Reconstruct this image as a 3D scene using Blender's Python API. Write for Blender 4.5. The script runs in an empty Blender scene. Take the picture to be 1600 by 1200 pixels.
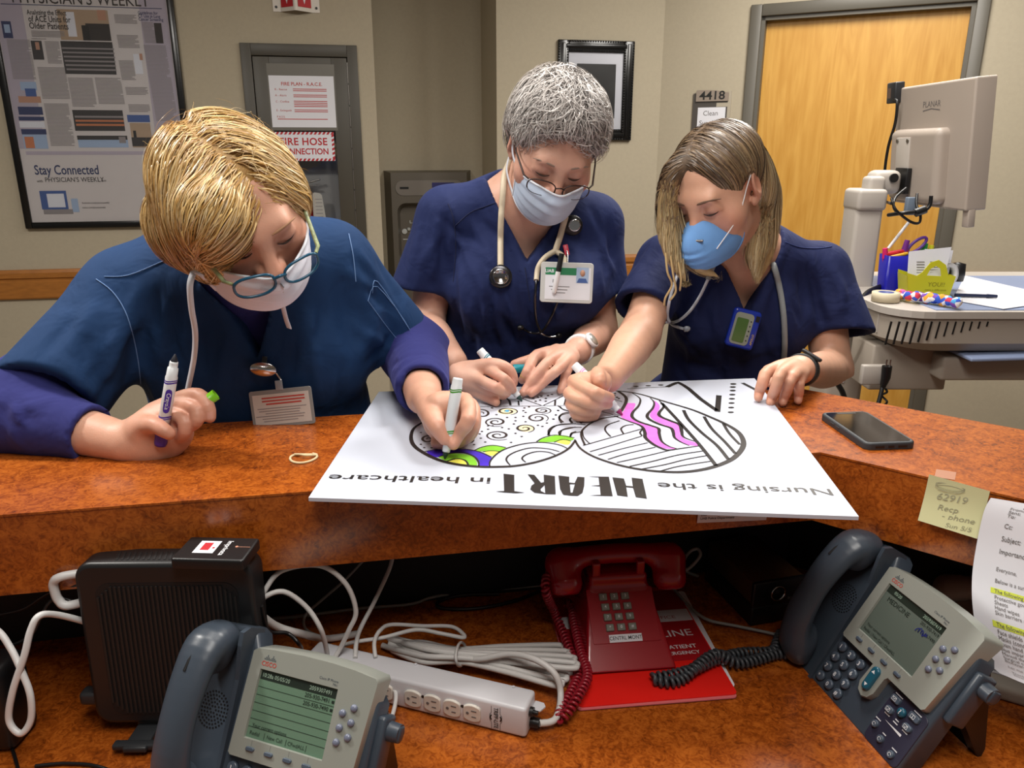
import bpy, bmesh, math, random
import numpy as np
from mathutils import Vector, Matrix, Euler
from mathutils.geometry import tessellate_polygon

# ------------------------------------------------------------------ camera, world, lights, exposure
SC = bpy.context.scene
COL = SC.collection
CAM_H, PITCH, FPX = 1.5, math.radians(17.0),1200.0
_cd = bpy.data.cameras.new('camera'); CAM = bpy.data.objects.new('camera', _cd); COL.objects.link(CAM)
_cd.sensor_fit = 'HORIZONTAL'; _cd.sensor_width = 36.0; _cd.lens = 36.0 * FPX / 1600.0
_cd.clip_start = 0.02
CAM.location = (0,0, CAM_H); CAM.rotation_euler = (math.pi / 2 - PITCH, 0,0)
SC.camera = CAM
W = bpy.data.worlds.new('world'); SC.world = W; W.use_nodes = True
W.node_tree.nodes['Background'].inputs[0].default_value = (1.0,0.95,0.89,1)
W.node_tree.nodes['Background'].inputs[1].default_value = 0.13
SC.view_settings.view_transform = 'Standard'; SC.view_settings.look = 'None'
SC.view_settings.gamma = 1.0; SC.view_settings.use_curve_mapping = False
SC.view_settings.exposure = 0.0
CEIL = 2.75
def ceiling_lamp(x, y, sx, sy, power, rz=0.0, col=(1.0,0.955,0.89)):
    l = bpy.data.lights.new('troffer_light', 'AREA'); l.shape = 'RECTANGLE'; l.size = sx; l.size_y = sy
    l.energy = power; l.color = col
    o = bpy.data.objects.new('troffer_light', l); COL.objects.link(o)
    o.location = (x, y, CEIL - 0.02); o.rotation_euler = (0,0, rz)
    return o
RZB = math.atan(0.19)                       # the building's axes against the camera's
ceiling_lamp(-1.75,1.3,0.25,0.25,44, RZB)    # recessed downlight left of the blond nurse
ceiling_lamp(-0.5,1.2,0.6,0.6,13, RZB)       # above the counter
ceiling_lamp(0.45,1.75,0.45,0.45,27, RZB)
ceiling_lamp(0.1,0.05,0.6,1.2,30, RZB)      # above the desk
ceiling_lamp(1.3,2.9,0.6,1.2,52, RZB)        # corridor lamp by the door

# ------------------------------------------------------------------ helpers
def ray(px, py):
    u = (px - 800.0) / FPX; v = (py - 600.0) / FPX
    return Vector((u, math.cos(PITCH) - math.sin(PITCH) * v, -(math.sin(PITCH) + math.cos(PITCH) * v)))
def on_z(px, py, z):
    d = ray(px, py); t = (z - CAM_H) / d.z
    return Vector((d.x * t, d.y * t, z))
def on_y(px, py, Y):
    d = ray(px, py); t = Y / d.y
    return Vector((d.x * t, Y, CAM_H + d.z * t))
def on_plane(px, py, p0, n):
    d = ray(px, py); o = Vector((0,0, CAM_H)); n = Vector(n)
    t = (Vector(p0) - o).dot(n) / d.dot(n)
    return o + d * t
def lin(c):
    if isinstance(c, str):
        c = c.lstrip('#'); c = tuple(int(c[i:i + 2],16) / 255.0 for i in (0,2,4))
    return tuple((x / 12.92 if x <= 0.04045 else ((x + 0.055) / 1.055) ** 2.4) for x in c)
MATS = {}
def mat(name, col, rough=0.5, metal=0.0, spec=0.5, bump=0.0, bscale=200.0, var=0.0, vscale=30.0, emit=0.0, alpha=1.0,
        trans=0.0, coat=0.0, sss=0.0, sheen=0.0, stretch=None, attr=None, ior=None):
    """a procedural principled material: colour (sRGB hex), noise variation and noise bump"""
    if name in MATS: return MATS[name]
    m = bpy.data.materials.new(name); m.use_nodes = True; MATS[name] = m
    nt = m.node_tree; N = nt.nodes; L = nt.links; b = N['Principled BSDF']
    c = lin(col)
    b.inputs['Base Color'].default_value = (*c, 1); b.inputs['Roughness'].default_value = rough
    b.inputs['Metallic'].default_value = metal; b.inputs['Specular IOR Level'].default_value = spec
    if ior: b.inputs['IOR'].default_value = ior
    if trans: b.inputs['Transmission Weight'].default_value = trans
    if alpha < 1: b.inputs['Alpha'].default_value = alpha
    if coat: b.inputs['Coat Weight'].default_value = coat; b.inputs['Coat Roughness'].default_value = 0.08
    if sss:
        b.inputs['Subsurface Weight'].default_value = sss; b.inputs['Subsurface Radius'].default_value = (0.9,0.35,0.2)
        b.inputs['Subsurface Scale'].default_value = 0.006
    if sheen: b.inputs['Sheen Weight'].default_value = sheen; b.inputs['Sheen Roughness'].default_value = 0.4
    if emit:
        b.inputs['Emission Color'].default_value = (*c, 1); b.inputs['Emission Strength'].default_value = emit
    src = None
    if var or bump:
        tc = N.new('ShaderNodeTexCoord'); vec = tc.outputs['Object']
        if stretch:
            mp = N.new('ShaderNodeMapping'); mp.inputs['Scale'].default_value = stretch
            L.new(vec, mp.inputs[0]); vec = mp.outputs[0]
    if attr:
        a = N.new('ShaderNodeAttribute'); a.attribute_name = attr; src = a.outputs['Color']
        L.new(src, b.inputs['Base Color'])
    if var:
        n = N.new('ShaderNodeTexNoise'); n.inputs['Scale'].default_value = vscale; n.inputs['Detail'].default_value = 4
        L.new(vec, n.inputs['Vector'])
        mr = N.new('ShaderNodeMapRange'); mr.inputs[1].default_value = 0.3; mr.inputs[2].default_value = 0.7
        mr.inputs[3].default_value = 1 - var; mr.inputs[4].default_value = 1 + var; L.new(n.outputs[0], mr.inputs[0])
        mx = N.new('ShaderNodeMix'); mx.data_type = 'RGBA'; mx.blend_type = 'MULTIPLY'; mx.inputs[0].default_value = 1
        if src: L.new(src, mx.inputs[6])
        else: mx.inputs[6].default_value = (*c, 1)
        L.new(mr.outputs[0], mx.inputs[7]); L.new(mx.outputs[2], b.inputs['Base Color'])
    if bump:
        n2 = N.new('ShaderNodeTexNoise'); n2.inputs['Scale'].default_value = bscale; n2.inputs['Detail'].default_value = 3
        L.new(vec, n2.inputs['Vector'])
        bp = N.new('ShaderNodeBump'); bp.inputs['Strength'].default_value = bump; bp.inputs['Distance'].default_value = 0.002
        L.new(n2.outputs[0], bp.inputs['Height']); L.new(bp.outputs[0], b.inputs['Normal'])
    return m

class MB:
    """collects shapes, each with a material slot; build() makes ONE mesh object"""
    def __init__(s): s.v = []; s.f = []; s.mi = []; s.sm = []
    def add(s, vs, fs, M=None, mi=0, smooth=False):
        o = len(s.v)
        if M is not None: vs = [M @ Vector(v) for v in vs]
        s.v += [tuple(v) for v in vs]; s.f += [tuple(i + o for i in f) for f in fs]
        s.mi += [mi] * len(fs); s.sm += [smooth] * len(fs); return s
    def bm(s, b, M=None, mi=0, smooth=False):
        b.verts.index_update(); s.add([v.co.copy() for v in b.verts],[[v.index for v in f.verts] for f in b.faces], M, mi, smooth); b.free(); return s
    def box(s, c, size, r=0.0, seg=2, M=None, mi=0, rz=0.0, R=None):
        b = bmesh.new(); bmesh.ops.create_cube(b, size=1)
        for v in b.verts: v.co = Vector((v.co.x * size[0], v.co.y * size[1], v.co.z * size[2]))
        if r > 0: bmesh.ops.bevel(b, geom=list(b.edges), offset=r, segments=seg, affect='EDGES', profile=0.5)
        T = Matrix.Translation(c)
        if R is not None: T = T @ R.to_4x4()
        elif rz: T = T @ Matrix.Rotation(rz, 4, 'Z')
        return s.bm(b, (M @ T) if M is not None else T, mi, r > 0)
    def cyl(s, a, b_, r1, r2=None, n=20, caps=True, M=None, mi=0, smooth=True):
        r2 = r1 if r2 is None else r2
        a = Vector(a); b_ = Vector(b_); z = (b_ - a).normalized(); x = z.orthogonal().normalized(); y = z.cross(x)
        vs = []
        for p, r in ((a, r1),(b_, r2)):
            for i in range(n):
                t = 2 * math.pi * i / n; vs.append(p + x * (r * math.cos(t)) + y * (r * math.sin(t)))
        s.add(vs, [(i, (i + 1) % n, n + (i + 1) % n, n + i) for i in range(n)], M, mi, smooth)
        if caps: s.add(vs, [tuple(range(n - 1,-1,-1)), tuple(range(n, 2 * n))], M, mi, False)
        return s
    def lathe(s, prof, M=None, n=28, mi=0, smooth=True):
        vs = []; fs = []
        for (r, z) in prof:
            for i in range(n):
                t = 2 * math.pi * i / n; vs.append((r * math.cos(t), r * math.sin(t), z))
        for k in range(len(prof) - 1):
            for i in range(n): fs.append((k * n + i, k * n + (i + 1) % n, (k + 1) * n + (i + 1) % n, (k + 1) * n + i))
        if prof[0][0] > 1e-6: fs.append(tuple(range(n - 1,-1,-1)))
        if prof[-1][0] > 1e-6: fs.append(tuple((len(prof) - 1) * n + i for i in range(n)))
        return s.add(vs, fs, M, mi, smooth)
    def tube(s, pts, r, n=8, M=None, mi=0, closed=False, caps=True):
        pts = [Vector(p) for p in pts]; m = len(pts); vs = []; fs = []
        rr = r if isinstance(r, (list, tuple)) else [r] * m
        x = None
        for i, p in enumerate(pts):
            if closed: d = pts[(i + 1) % m] - pts[i - 1]
            else: d = pts[min(i + 1, m - 1)] - pts[max(i - 1,0)]
            if d.length < 1e-9: d = Vector((0,0,1))
            d.normalize()
            x = d.orthogonal() if x is None else x - d * x.dot(d)
            if x.length < 1e-6: x = d.orthogonal()
            x.normalize(); y = d.cross(x)
            for k in range(n):
                t = 2 * math.pi * k / n; vs.append(p + x * (rr[i] * math.cos(t)) + y * (rr[i] * math.sin(t)))
        for i in range(m if closed else m - 1):
            j = (i + 1) % m
            for k in range(n): fs.append((i * n + k, i * n + (k + 1) % n, j * n + (k + 1) % n, j * n + k))
        s.add(vs, fs, M, mi, True)
        if caps and not closed:
            s.add(vs[:n] + vs[-n:],[tuple(range(n - 1,-1,-1)), tuple(range(n, 2 * n))], M, mi, False)
        return s
    def prism(s, outline, z0, z1, M=None, mi=0, smooth=False):
        """a flat outline (x, y) extruded from z0 to z1"""
        n = len(outline); vs = [(x, y, z0) for x, y in outline] + [(x, y, z1) for x, y in outline]
        a = sum(outline[i][0] * outline[(i + 1) % n][1] - outline[(i + 1) % n][0] * outline[i][1] for i in range(n))
        fs = [(i, (i + 1) % n, n + (i + 1) % n, n + i) for i in range(n)]
        tri = tessellate_polygon([[Vector((x, y, 0)) for x, y in outline]])
        for t in tri: fs.append(tuple(t)); fs.append(tuple(i + n for i in reversed(t)))
        return s.add(vs, fs, M, mi, smooth)
    def text(s, txt, size, M, mi=0, align='CENTER', bold=0.0, xs=1.0, shear=0.0, depth=0.0, space=1.0):
        vs, fs = text_geo(txt, size, align, bold, xs, shear, depth, space); return s.add(vs, fs, M, mi)
    def quadface(s, a, b, c, d, mi=0): return s.add([a, b, c, d],[(0,1,2,3)], None, mi)
    def build(s, name, mats, parent=None, world=False, fix=True):
        me = bpy.data.meshes.new(name); me.from_pydata(s.v, [], s.f)
        for m in (mats if isinstance(mats, (list, tuple)) else [mats]): me.materials.append(m)
        me.polygons.foreach_set('material_index', s.mi); me.polygons.foreach_set('use_smooth', s.sm)
        if fix:
            b = bmesh.new(); b.from_mesh(me); bmesh.ops.recalc_face_normals(b, faces=b.faces); b.to_mesh(me); b.free()
        me.update()
        o = bpy.data.objects.new(name, me); COL.objects.link(o)
        if parent is not None: attach(o, parent, world)
        return o

def basis(o):
    return Matrix.LocRotScale(o.location, o.rotation_euler if o.rotation_mode != 'QUATERNION' else o.rotation_quaternion, o.scale)
def world_of(o):
    m = o.matrix_parent_inverse @ basis(o) if o.parent else basis(o)
    return world_of(o.parent) @ m if o.parent else m
def attach(o, parent, world=False):
    o.parent = parent
    if world: o.matrix_parent_inverse = world_of(parent).inverted()
def text_geo(txt, size, align='CENTER', bold=0.0, xs=1.0, shear=0.0, depth=0.0, space=1.0, valign='CENTER'):
    c = bpy.data.curves.new('t', 'FONT'); c.body = txt; c.size = size; c.align_x = align; c.align_y = valign
    c.offset = bold * size; c.shear = shear; c.extrude = depth; c.space_character = space; c.resolution_u = 3
    o = bpy.data.objects.new('t', c); COL.objects.link(o)
    me = o.to_mesh()
    vs = [Vector((v.co.x * xs, v.co.y, v.co.z)) for v in me.vertices]; fs = [tuple(p.vertices) for p in me.polygons]
    o.to_mesh_clear(); bpy.data.objects.remove(o); bpy.data.curves.remove(c)
    return vs, fs
def frame(o, x, y):
    """matrix with origin o, local x along x, local y towards y, local z = x cross y"""
    x = Vector(x).normalized(); z = x.cross(Vector(y)).normalized(); y = z.cross(x)
    return Matrix(((x.x, y.x, z.x, o[0]),(x.y, y.y, z.y, o[1]),(x.z, y.z, z.z, o[2]),(0,0,0,1)))
def tag(o, label=None, cat=None, group=None, kind=None):
    if label: o['label'] = label
    if cat: o['category'] = cat
    if group: o['group'] = group
    if kind: o['kind'] = kind
    return o
def thing(name, label, cat, loc=(0,0,0), rot=(0,0,0), group=None, M=None):
    o = bpy.data.objects.new(name, None); COL.objects.link(o); o.empty_display_size = 0.05
    if M is not None:
        o.location = M.translation; o.rotation_euler = M.to_euler()
    else:
        o.location = loc; o.rotation_euler = rot
    return tag(o, label, cat, group)
def struct(o): o['kind'] = 'structure'; return o
def catmull(pts, n=8, closed=False):
    pts = [Vector(p) for p in pts]; out = []; m = len(pts)
    rng = range(m) if closed else range(m - 1)
    for i in rng:
        if closed: p0, p1, p2, p3 = pts[i - 1], pts[i], pts[(i + 1) % m], pts[(i + 2) % m]
        else: p0, p1, p2, p3 = pts[max(i - 1,0)], pts[i], pts[i + 1], pts[min(i + 2, m - 1)]
        for k in range(n):
            t = k / n
            out.append(0.5 * ((2 * p1) + (p2 - p0) * t + (2 * p0 - 5 * p1 + 4 * p2 - p3) * t * t + (3 * p1 - p0 - 3 * p2 + p3) * t ** 3))
    if not closed: out.append(pts[-1].copy())
    return out
def rrect(w, h, r, n=5):
    """outline of a rounded rectangle centred on 0"""
    out = []
    for cx, cy, a0 in ((w / 2 - r, h / 2 - r, 0),(-w / 2 + r, h / 2 - r, 90),(-w / 2 + r, -h / 2 + r, 180),(w / 2 - r, -h / 2 + r, 270)):
        for k in range(n + 1):
            a = math.radians(a0 + 90 * k / n); out.append((cx + r * math.cos(a), cy + r * math.sin(a)))
    return out
def ribbon(pts, width, closed=False):
    """flat strip (x, y) along a polyline; returns verts, faces in the plane z = 0"""
    pts = [Vector((p[0], p[1])) for p in pts]; m = len(pts); vs = []; fs = []
    ww = width if isinstance(width, (list, tuple)) else [width] * m
    for i, p in enumerate(pts):
        d = (pts[(i + 1) % m] - pts[i - 1]) if closed else (pts[min(i + 1, m - 1)] - pts[max(i - 1,0)])
        if d.length < 1e-9: d = Vector((1,0))
        d.normalize(); nn = Vector((-d.y, d.x)) * (ww[i] / 2)
        vs += [(p.x + nn.x, p.y + nn.y, 0),(p.x - nn.x, p.y - nn.y, 0)]
    for i in range(m if closed else m - 1):
        j = (i + 1) % m; fs.append((2 * i, 2 * i + 1,2 * j + 1,2 * j))
    return vs, fs
def dup(root, label=None, group=None):
    r = root.copy(); COL.objects.link(r)
    if label: r['label'] = label
    if group: r['group'] = group
    for ch in list(root.children):
        c = ch.copy(); COL.objects.link(c); c.parent = r
        for g in list(ch.children):
            d = g.copy(); COL.objects.link(d); d.parent = c
    return r
# ------------------------------------------------------------------ shared materials
def wood_burl(name, dark, mid, light, rough):
    m = bpy.data.materials.new(name); m.use_nodes = True; nt = m.node_tree; N = nt.nodes; L = nt.links; b = N['Principled BSDF']
    tc = N.new('ShaderNodeTexCoord')
    n1 = N.new('ShaderNodeTexNoise'); n1.inputs['Scale'].default_value = 34; n1.inputs['Detail'].default_value = 7; n1.inputs['Distortion'].default_value = 1.6
    n1.inputs['Roughness'].default_value = 0.62
    n2 = N.new('ShaderNodeTexNoise'); n2.inputs['Scale'].default_value = 90; n2.inputs['Detail'].default_value = 4; n2.inputs['Distortion'].default_value = 2.5
    n3 = N.new('ShaderNodeTexNoise'); n3.inputs['Scale'].default_value = 5; n3.inputs['Detail'].default_value = 3
    for n in (n1, n2, n3): L.new(tc.outputs['Object'], n.inputs['Vector'])
    a = N.new('ShaderNodeMath'); a.operation = 'MULTIPLY_ADD'; a.inputs[1].default_value = 0.45; L.new(n2.outputs[0], a.inputs[0])
    a2 = N.new('ShaderNodeMath'); a2.operation = 'MULTIPLY_ADD'; a2.inputs[1].default_value = 0.45; L.new(n1.outputs[0], a2.inputs[0])
    a3 = N.new('ShaderNodeMath'); a3.operation = 'MULTIPLY'; a3.inputs[1].default_value = 0.2; L.new(n3.outputs[0], a3.inputs[0])
    L.new(a3.outputs[0], a2.inputs[2]); L.new(a2.outputs[0], a.inputs[2])
    cr = N.new('ShaderNodeValToRGB'); e = cr.color_ramp.elements
    e[0].position = 0.40; e[0].color = (*lin(dark),1); e[1].position = 0.66; e[1].color = (*lin(light),1)
    x = e.new(0.52); x.color = (*lin(mid),1)
    L.new(a.outputs[0], cr.inputs[0]); L.new(cr.outputs[0], b.inputs['Base Color'])
    b.inputs['Roughness'].default_value = rough; b.inputs['Specular IOR Level'].default_value = 0.65
    bp = N.new('ShaderNodeBump'); bp.inputs['Strength'].default_value = 0.06; bp.inputs['Distance'].default_value = 0.001
    L.new(a.outputs[0], bp.inputs['Height']); L.new(bp.outputs[0], b.inputs['Normal'])
    return m
M_BURL = wood_burl('burl laminate', '#642c0b', '#8f4513', '#b26020', 0.24)
def wood_door():
    m = bpy.data.materials.new('maple door veneer'); m.use_nodes = True; nt = m.node_tree; N = nt.nodes; L = nt.links; b = N['Principled BSDF']
    tc = N.new('ShaderNodeTexCoord'); mp = N.new('ShaderNodeMapping'); mp.inputs['Scale'].default_value = (7,7,0.8); L.new(tc.outputs['Object'], mp.inputs[0])
    n = N.new('ShaderNodeTexNoise'); n.inputs['Scale'].default_value = 1.6; n.inputs['Detail'].default_value = 3; n.inputs['Distortion'].default_value = 1.2; L.new(mp.outputs[0], n.inputs[0])
    ma = N.new('ShaderNodeMath'); ma.operation = 'MULTIPLY'; ma.inputs[1].default_value = 9; L.new(n.outputs[0], ma.inputs[0])
    fr = N.new('ShaderNodeMath'); fr.operation = 'PINGPONG'; fr.inputs[1].default_value = 1.0; L.new(ma.outputs[0], fr.inputs[0])
    n2 = N.new('ShaderNodeTexNoise'); n2.inputs['Scale'].default_value = 5; n2.inputs['Detail'].default_value = 4; L.new(mp.outputs[0], n2.inputs[0])
    ad = N.new('ShaderNodeMath'); ad.operation = 'MULTIPLY_ADD'; ad.inputs[1].default_value = 0.35; L.new(fr.outputs[0], ad.inputs[0]); L.new(n2.outputs[0], ad.inputs[2])
    cr = N.new('ShaderNodeValToRGB'); e = cr.color_ramp.elements
    e[0].position = 0.3; e[0].color = (*lin('#b9842f'),1); e[1].position = 0.95; e[1].color = (*lin('#cb9a46'),1)
    L.new(ad.outputs[0], cr.inputs[0]); L.new(cr.outputs[0], b.inputs['Base Color']); b.inputs['Roughness'].default_value = 0.42
    return m
M_DOOR = wood_door()
M_WALL = mat('wall paint warm grey', '#aca28d', 0.85, bump=0.12, bscale=160, var=0.025, vscale=60)
M_CEIL = mat('ceiling tile white', '#d8d4ca', 0.9, bump=0.3, bscale=120)
M_FLOOR = mat('floor vinyl', '#8b7c68', 0.4, var=0.08, vscale=8)
M_OAK = mat('oak rail', '#a0662a', 0.4, var=0.14, vscale=6, stretch=(2,14,14))
M_FRAME = mat('door frame paint', '#59554c', 0.45)
M_BLACK = mat('black plastic', '#141416', 0.38, bump=0.05, bscale=900)
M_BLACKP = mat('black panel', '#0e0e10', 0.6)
M_WHITE = mat('white plastic', '#e4e4e6', 0.4)
M_PAPER = mat('white paper', '#dcdde4', 0.75)
M_INK = mat('black ink', '#151413', 0.6)
M_GREYINK = mat('grey ink', '#6a6664', 0.7)
M_CHROME = mat('chrome', '#c9cacc', 0.18, metal=1.0)
M_STEEL = mat('brushed steel', '#8d8a86', 0.38, metal=1.0, var=0.08, vscale=20, stretch=(1,1,30))
M_RED = mat('red print', '#b3202a', 0.55)

# ------------------------------------------------------------------ room shell
WY0, WS = 4.26,0.19                         # the long wall: Y = WY0 + WS * X
wd = Vector((1, WS, 0)).normalized(); wn = Vector((-wd.y, wd.x, 0))     # along the wall, and away from the viewer
def wall_pt(px, py, off=0.0): return on_plane(px, py, Vector((0, WY0,0)) - wn * off, wn)
def wallM(px, py, off=0.0):
    p = wall_pt(px, py, off); return frame(p, wd, (0,0,1))            # local x along, y up, z towards the viewer
def along(p): return (Vector(p) - Vector((0, WY0,0))).dot(wd)
S_LEFT, S_R0, S_R1 = -4.6, along(wall_pt(592,250)), along(wall_pt(776,150))
DOOR_A, DOOR_B = on_plane(1191,26,(0,0,0),(0,0,1)), None
dline = (Vector((1.245,4.19,0)), Vector((2.076,3.775,0)))
dd = (dline[1] - dline[0]).normalized(); dn = Vector((-dd.y, dd.x, 0))
def door_pt(px, py, off=0.0): return on_plane(px, py, dline[0] - dn * off, dn)
def dal(p): return (Vector(p) - dline[0]).dot(dd)
# where the two walls meet
A = Vector((0, WY0,0)); den = wd.x * dd.y - wd.y * dd.x; t = ((dline[0] - A).x * dd.y - (dline[0] - A).y * dd.x) / den
CORNER = A + wd * t; S_C = t; D_C = dal(CORNER)
T = 0.15
def wallseg(name, p0, p1, z0=0.0, z1=CEIL, n=None, m=None):
    n = n or wn; b = MB(); q = [p0, p1, p1 + n * T, p0 + n * T]
    vs = [(v.x, v.y, z0) for v in q] + [(v.x, v.y, z1) for v in q]
    b.add(vs, [(0,1,2,3),(4,5,6,7),(0,1,5,4),(1,2,6,5),(2,3,7,6),(3,0,4,7)])
    return struct(b.build(name, m or M_WALL))
W0 = lambda s_, d=0.0: A + wd * s_ + wn * d
RD = 0.52
CB0, CB1, CBT, CBB = along(wall_pt(379,80)) , along(wall_pt(551,80)), wall_pt(465,73).z, 0.98     # hole for the fire cabinet
b = MB()
for (s0, s1, z0, z1) in ((S_LEFT, CB0,0, CEIL),(CB1, S_R0,0, CEIL),(CB0, CB1, CBT, CEIL),(CB0, CB1,0, CBB)):
    c_ = W0((s0 + s1) / 2, T / 2); b.box((c_.x, c_.y, (z0 + z1) / 2),(s1 - s0, T, z1 - z0), R=Matrix.Rotation(RZB, 3, 'Z'))
c_ = W0((CB0 + CB1) / 2, T + 0.1); b.box((c_.x, c_.y, (CBT + CBB) / 2),(CB1 - CB0 + 0.1,0.02, CBT - CBB + 0.1), R=Matrix.Rotation(RZB, 3, 'Z'))
struct(b.build('wall_left', M_WALL))
wallseg('wall_back', W0(S_R0 - 0.2, RD), W0(S_R1 + 0.2, RD))
wallseg('wall_recess_left', W0(S_R0, T), W0(S_R0, RD), n=-wd)
wallseg('wall_recess_right', W0(S_R1,0.0), W0(S_R1, RD), n=wd)
wallseg('wall_middle', W0(S_R1 + T), W0(S_C))
D0, D1 = dal(door_pt(1191,26)), dal(door_pt(1527,2))
DT = door_pt(1191,26).z
D0P = lambda s_, d=0.0: dline[0] + dd * s_ + dn * d
FW = 0.055
wallseg('wall_right', D0P(D_C), D0P(D0 - FW), n=dn)
wallseg('wall_right_far', D0P(D1 + FW), D0P(D1 + 2.6), n=dn)
wallseg('wall_right_top', D0P(D0 - FW), D0P(D1 + FW), DT + FW, CEIL, n=dn)
# door with its frame
b = MB()
def dbox(mb, s0, s1, z0, z1, d0, d1, mi=0, r=0.0):
    c = D0P((s0 + s1) / 2,(d0 + d1) / 2); c.z = (z0 + z1) / 2
    mb.box(c, (s1 - s0, abs(d1 - d0), z1 - z0), r, R=Matrix.Rotation(math.atan2(dd.y, dd.x),3, 'Z'), mi=mi)
door = MB(); dbox(door, D0, D1,0.005, DT, 0.05,0.09); DOOR = struct(door.build('door_1', M_DOOR))
for nm, s0, s1, z0, z1 in (('door_jamb', D0 - FW, D0,0, DT + FW),('door_jamb', D1, D1 + FW, 0, DT + FW),('door_head', D0, D1, DT, DT + FW)):
    j = MB(); dbox(j, s0, s1, z0, z1,-0.018,0.11, r=0.004); j.build(nm, M_FRAME, DOOR, True)
    # the stop set back inside the frame
j = MB(); dbox(j, D0, D0 + 0.018,0, DT, 0.0,0.05); dbox(j, D1 - 0.018, D1,0, DT, 0.0,0.05); dbox(j, D0, D1, DT - 0.018, DT, 0.0,0.05)
j.build('door_stop', M_FRAME, DOOR, True)
# floor, ceiling
f = MB(); f.box((0,1.2,-0.05),(12,9,0.1)); struct(f.build('floor', M_FLOOR))
f = MB(); f.box((0,1.4, CEIL + 0.05),(12,9.4,0.1)); struct(f.build('ceiling', M_CEIL))
# oak chair rails
RZ1 = 0.93; RH = 0.145
def rail(name, p0, p1, n):
    d = (p1 - p0); Lr = d.length; d.normalize(); mb = MB()
    prof = [(0,0),(0.016,0),(0.020,0.006),(0.020,0.085),(0.016,0.09),(0.016,0.098),(0.026,0.106),(0.026,0.13),(0.02, RH),(0, RH)]
    vs = []
    for q in (p0, p1):
        for (o, z) in prof: vs.append(q - n * o + Vector((0,0, RZ1 - RH + z)))
    k = len(prof)
    mb.add(vs, [(i, (i + 1) % k, k + (i + 1) % k, k + i) for i in range(k)] + [tuple(range(k)), tuple(range(k, 2 * k))])
    return struct(mb.build(name, M_OAK))
rail('trim_1', W0(S_LEFT), W0(along(wall_pt(372,430))), wn)
rail('trim_2', W0(S_R1 + 0.02), W0(S_C - 0.03), wn)
rail('trim_3', D0P(D1 + FW + 0.01), D0P(D1 + 2.5), dn)

# ------------------------------------------------------------------ transaction counter and desk
CZ = 1.07; CTH = 0.112; DZ = 0.76
F0 = Vector((-1.6,0.923 - 0.187 * 1.334,0)); F0 = Vector((-1.6,0.923 + 0.187 * (-1.6 + 0.266),0))
FC = Vector((0.458,1.06,0)); FR = Vector((1.7,1.06 - 0.80 * 1.242,0))
e1 = (FC - F0).normalized(); n1 = Vector((-e1.y, e1.x, 0)); e2 = (FR - FC).normalized(); n2 = Vector((-e2.y, e2.x, 0))
CDEP = 0.30
def off_corner(d):
    # intersection of both edges moved back by d
    a = FC + n1 * d; c = FC + n2 * d; den = e1.x * e2.y - e1.y * e2.x
    t = ((c - a).x * e2.y - (c - a).y * e2.x) / den
    return a + e1 * t
def ctr_outline(d0, d1):
    return [F0 + n1 * d0, off_corner(d0), FR + n2 * d0, FR + n2 * d1, off_corner(d1), F0 + n1 * d1]
CTR = thing('transaction_counter', 'raised orange burl laminate transaction counter the nurses lean on', 'counter', (0,1.2,0))
for nm, pts in (('counter_top', [F0, FC, off_corner(CDEP), F0 + n1 * CDEP]),('counter_top', [FC, FR, FR + n2 * CDEP, off_corner(CDEP)])):
    g = MB(); ins = 0.0006
    g.prism([(p.x, p.y) for p in pts], CZ - 0.003, CZ); g.build(nm, M_BURL, CTR, True)
g = MB(); o = [(p.x, p.y) for p in ctr_outline(0.0012, CDEP - 0.002)]; g.prism(o, CZ - CTH, CZ - 0.0032); g.build('fascia', M_BURL, CTR, True)
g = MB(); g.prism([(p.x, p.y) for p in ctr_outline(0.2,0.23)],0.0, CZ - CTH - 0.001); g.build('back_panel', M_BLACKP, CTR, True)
g = MB(); g.prism([(p.x, p.y) for p in ctr_outline(0.2305,0.245)],0.0, CZ - CTH - 0.001); g.build('front_panel', M_BURL, CTR, True)
DESK = thing('desk', 'orange burl laminate desk under the raised counter holding the phones', 'desk', (0,0.8,0))
dm = off_corner(0.1995)
lft = F0 + n1 * 0.1995; rgt = FR + n2 * 0.1995
seamF = on_z(1310,1200, DZ); seamF = dm + (seamF - dm) * 1.6
front = [lft - n1 * 0.66, seamF, rgt - n2 * 0.62]
for pts in ([lft, dm, seamF, front[0]],[dm, rgt, front[2], seamF]):
    g = MB(); g.prism([(p.x, p.y) for p in pts], DZ - 0.03, DZ); g.build('desk_top', M_BURL, DESK, True)
for c in (lft - n1 * 0.3 + e1 * 0.05, dm - Vector((0,0.35,0)), rgt - n2 * 0.3 - e2 * 0.05):
    g = MB(); g.box((c.x, c.y, (DZ - 0.03) / 2),(0.05,0.4, DZ - 0.03)); g.build('leg_panel', M_BURL, DESK, True)
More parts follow.
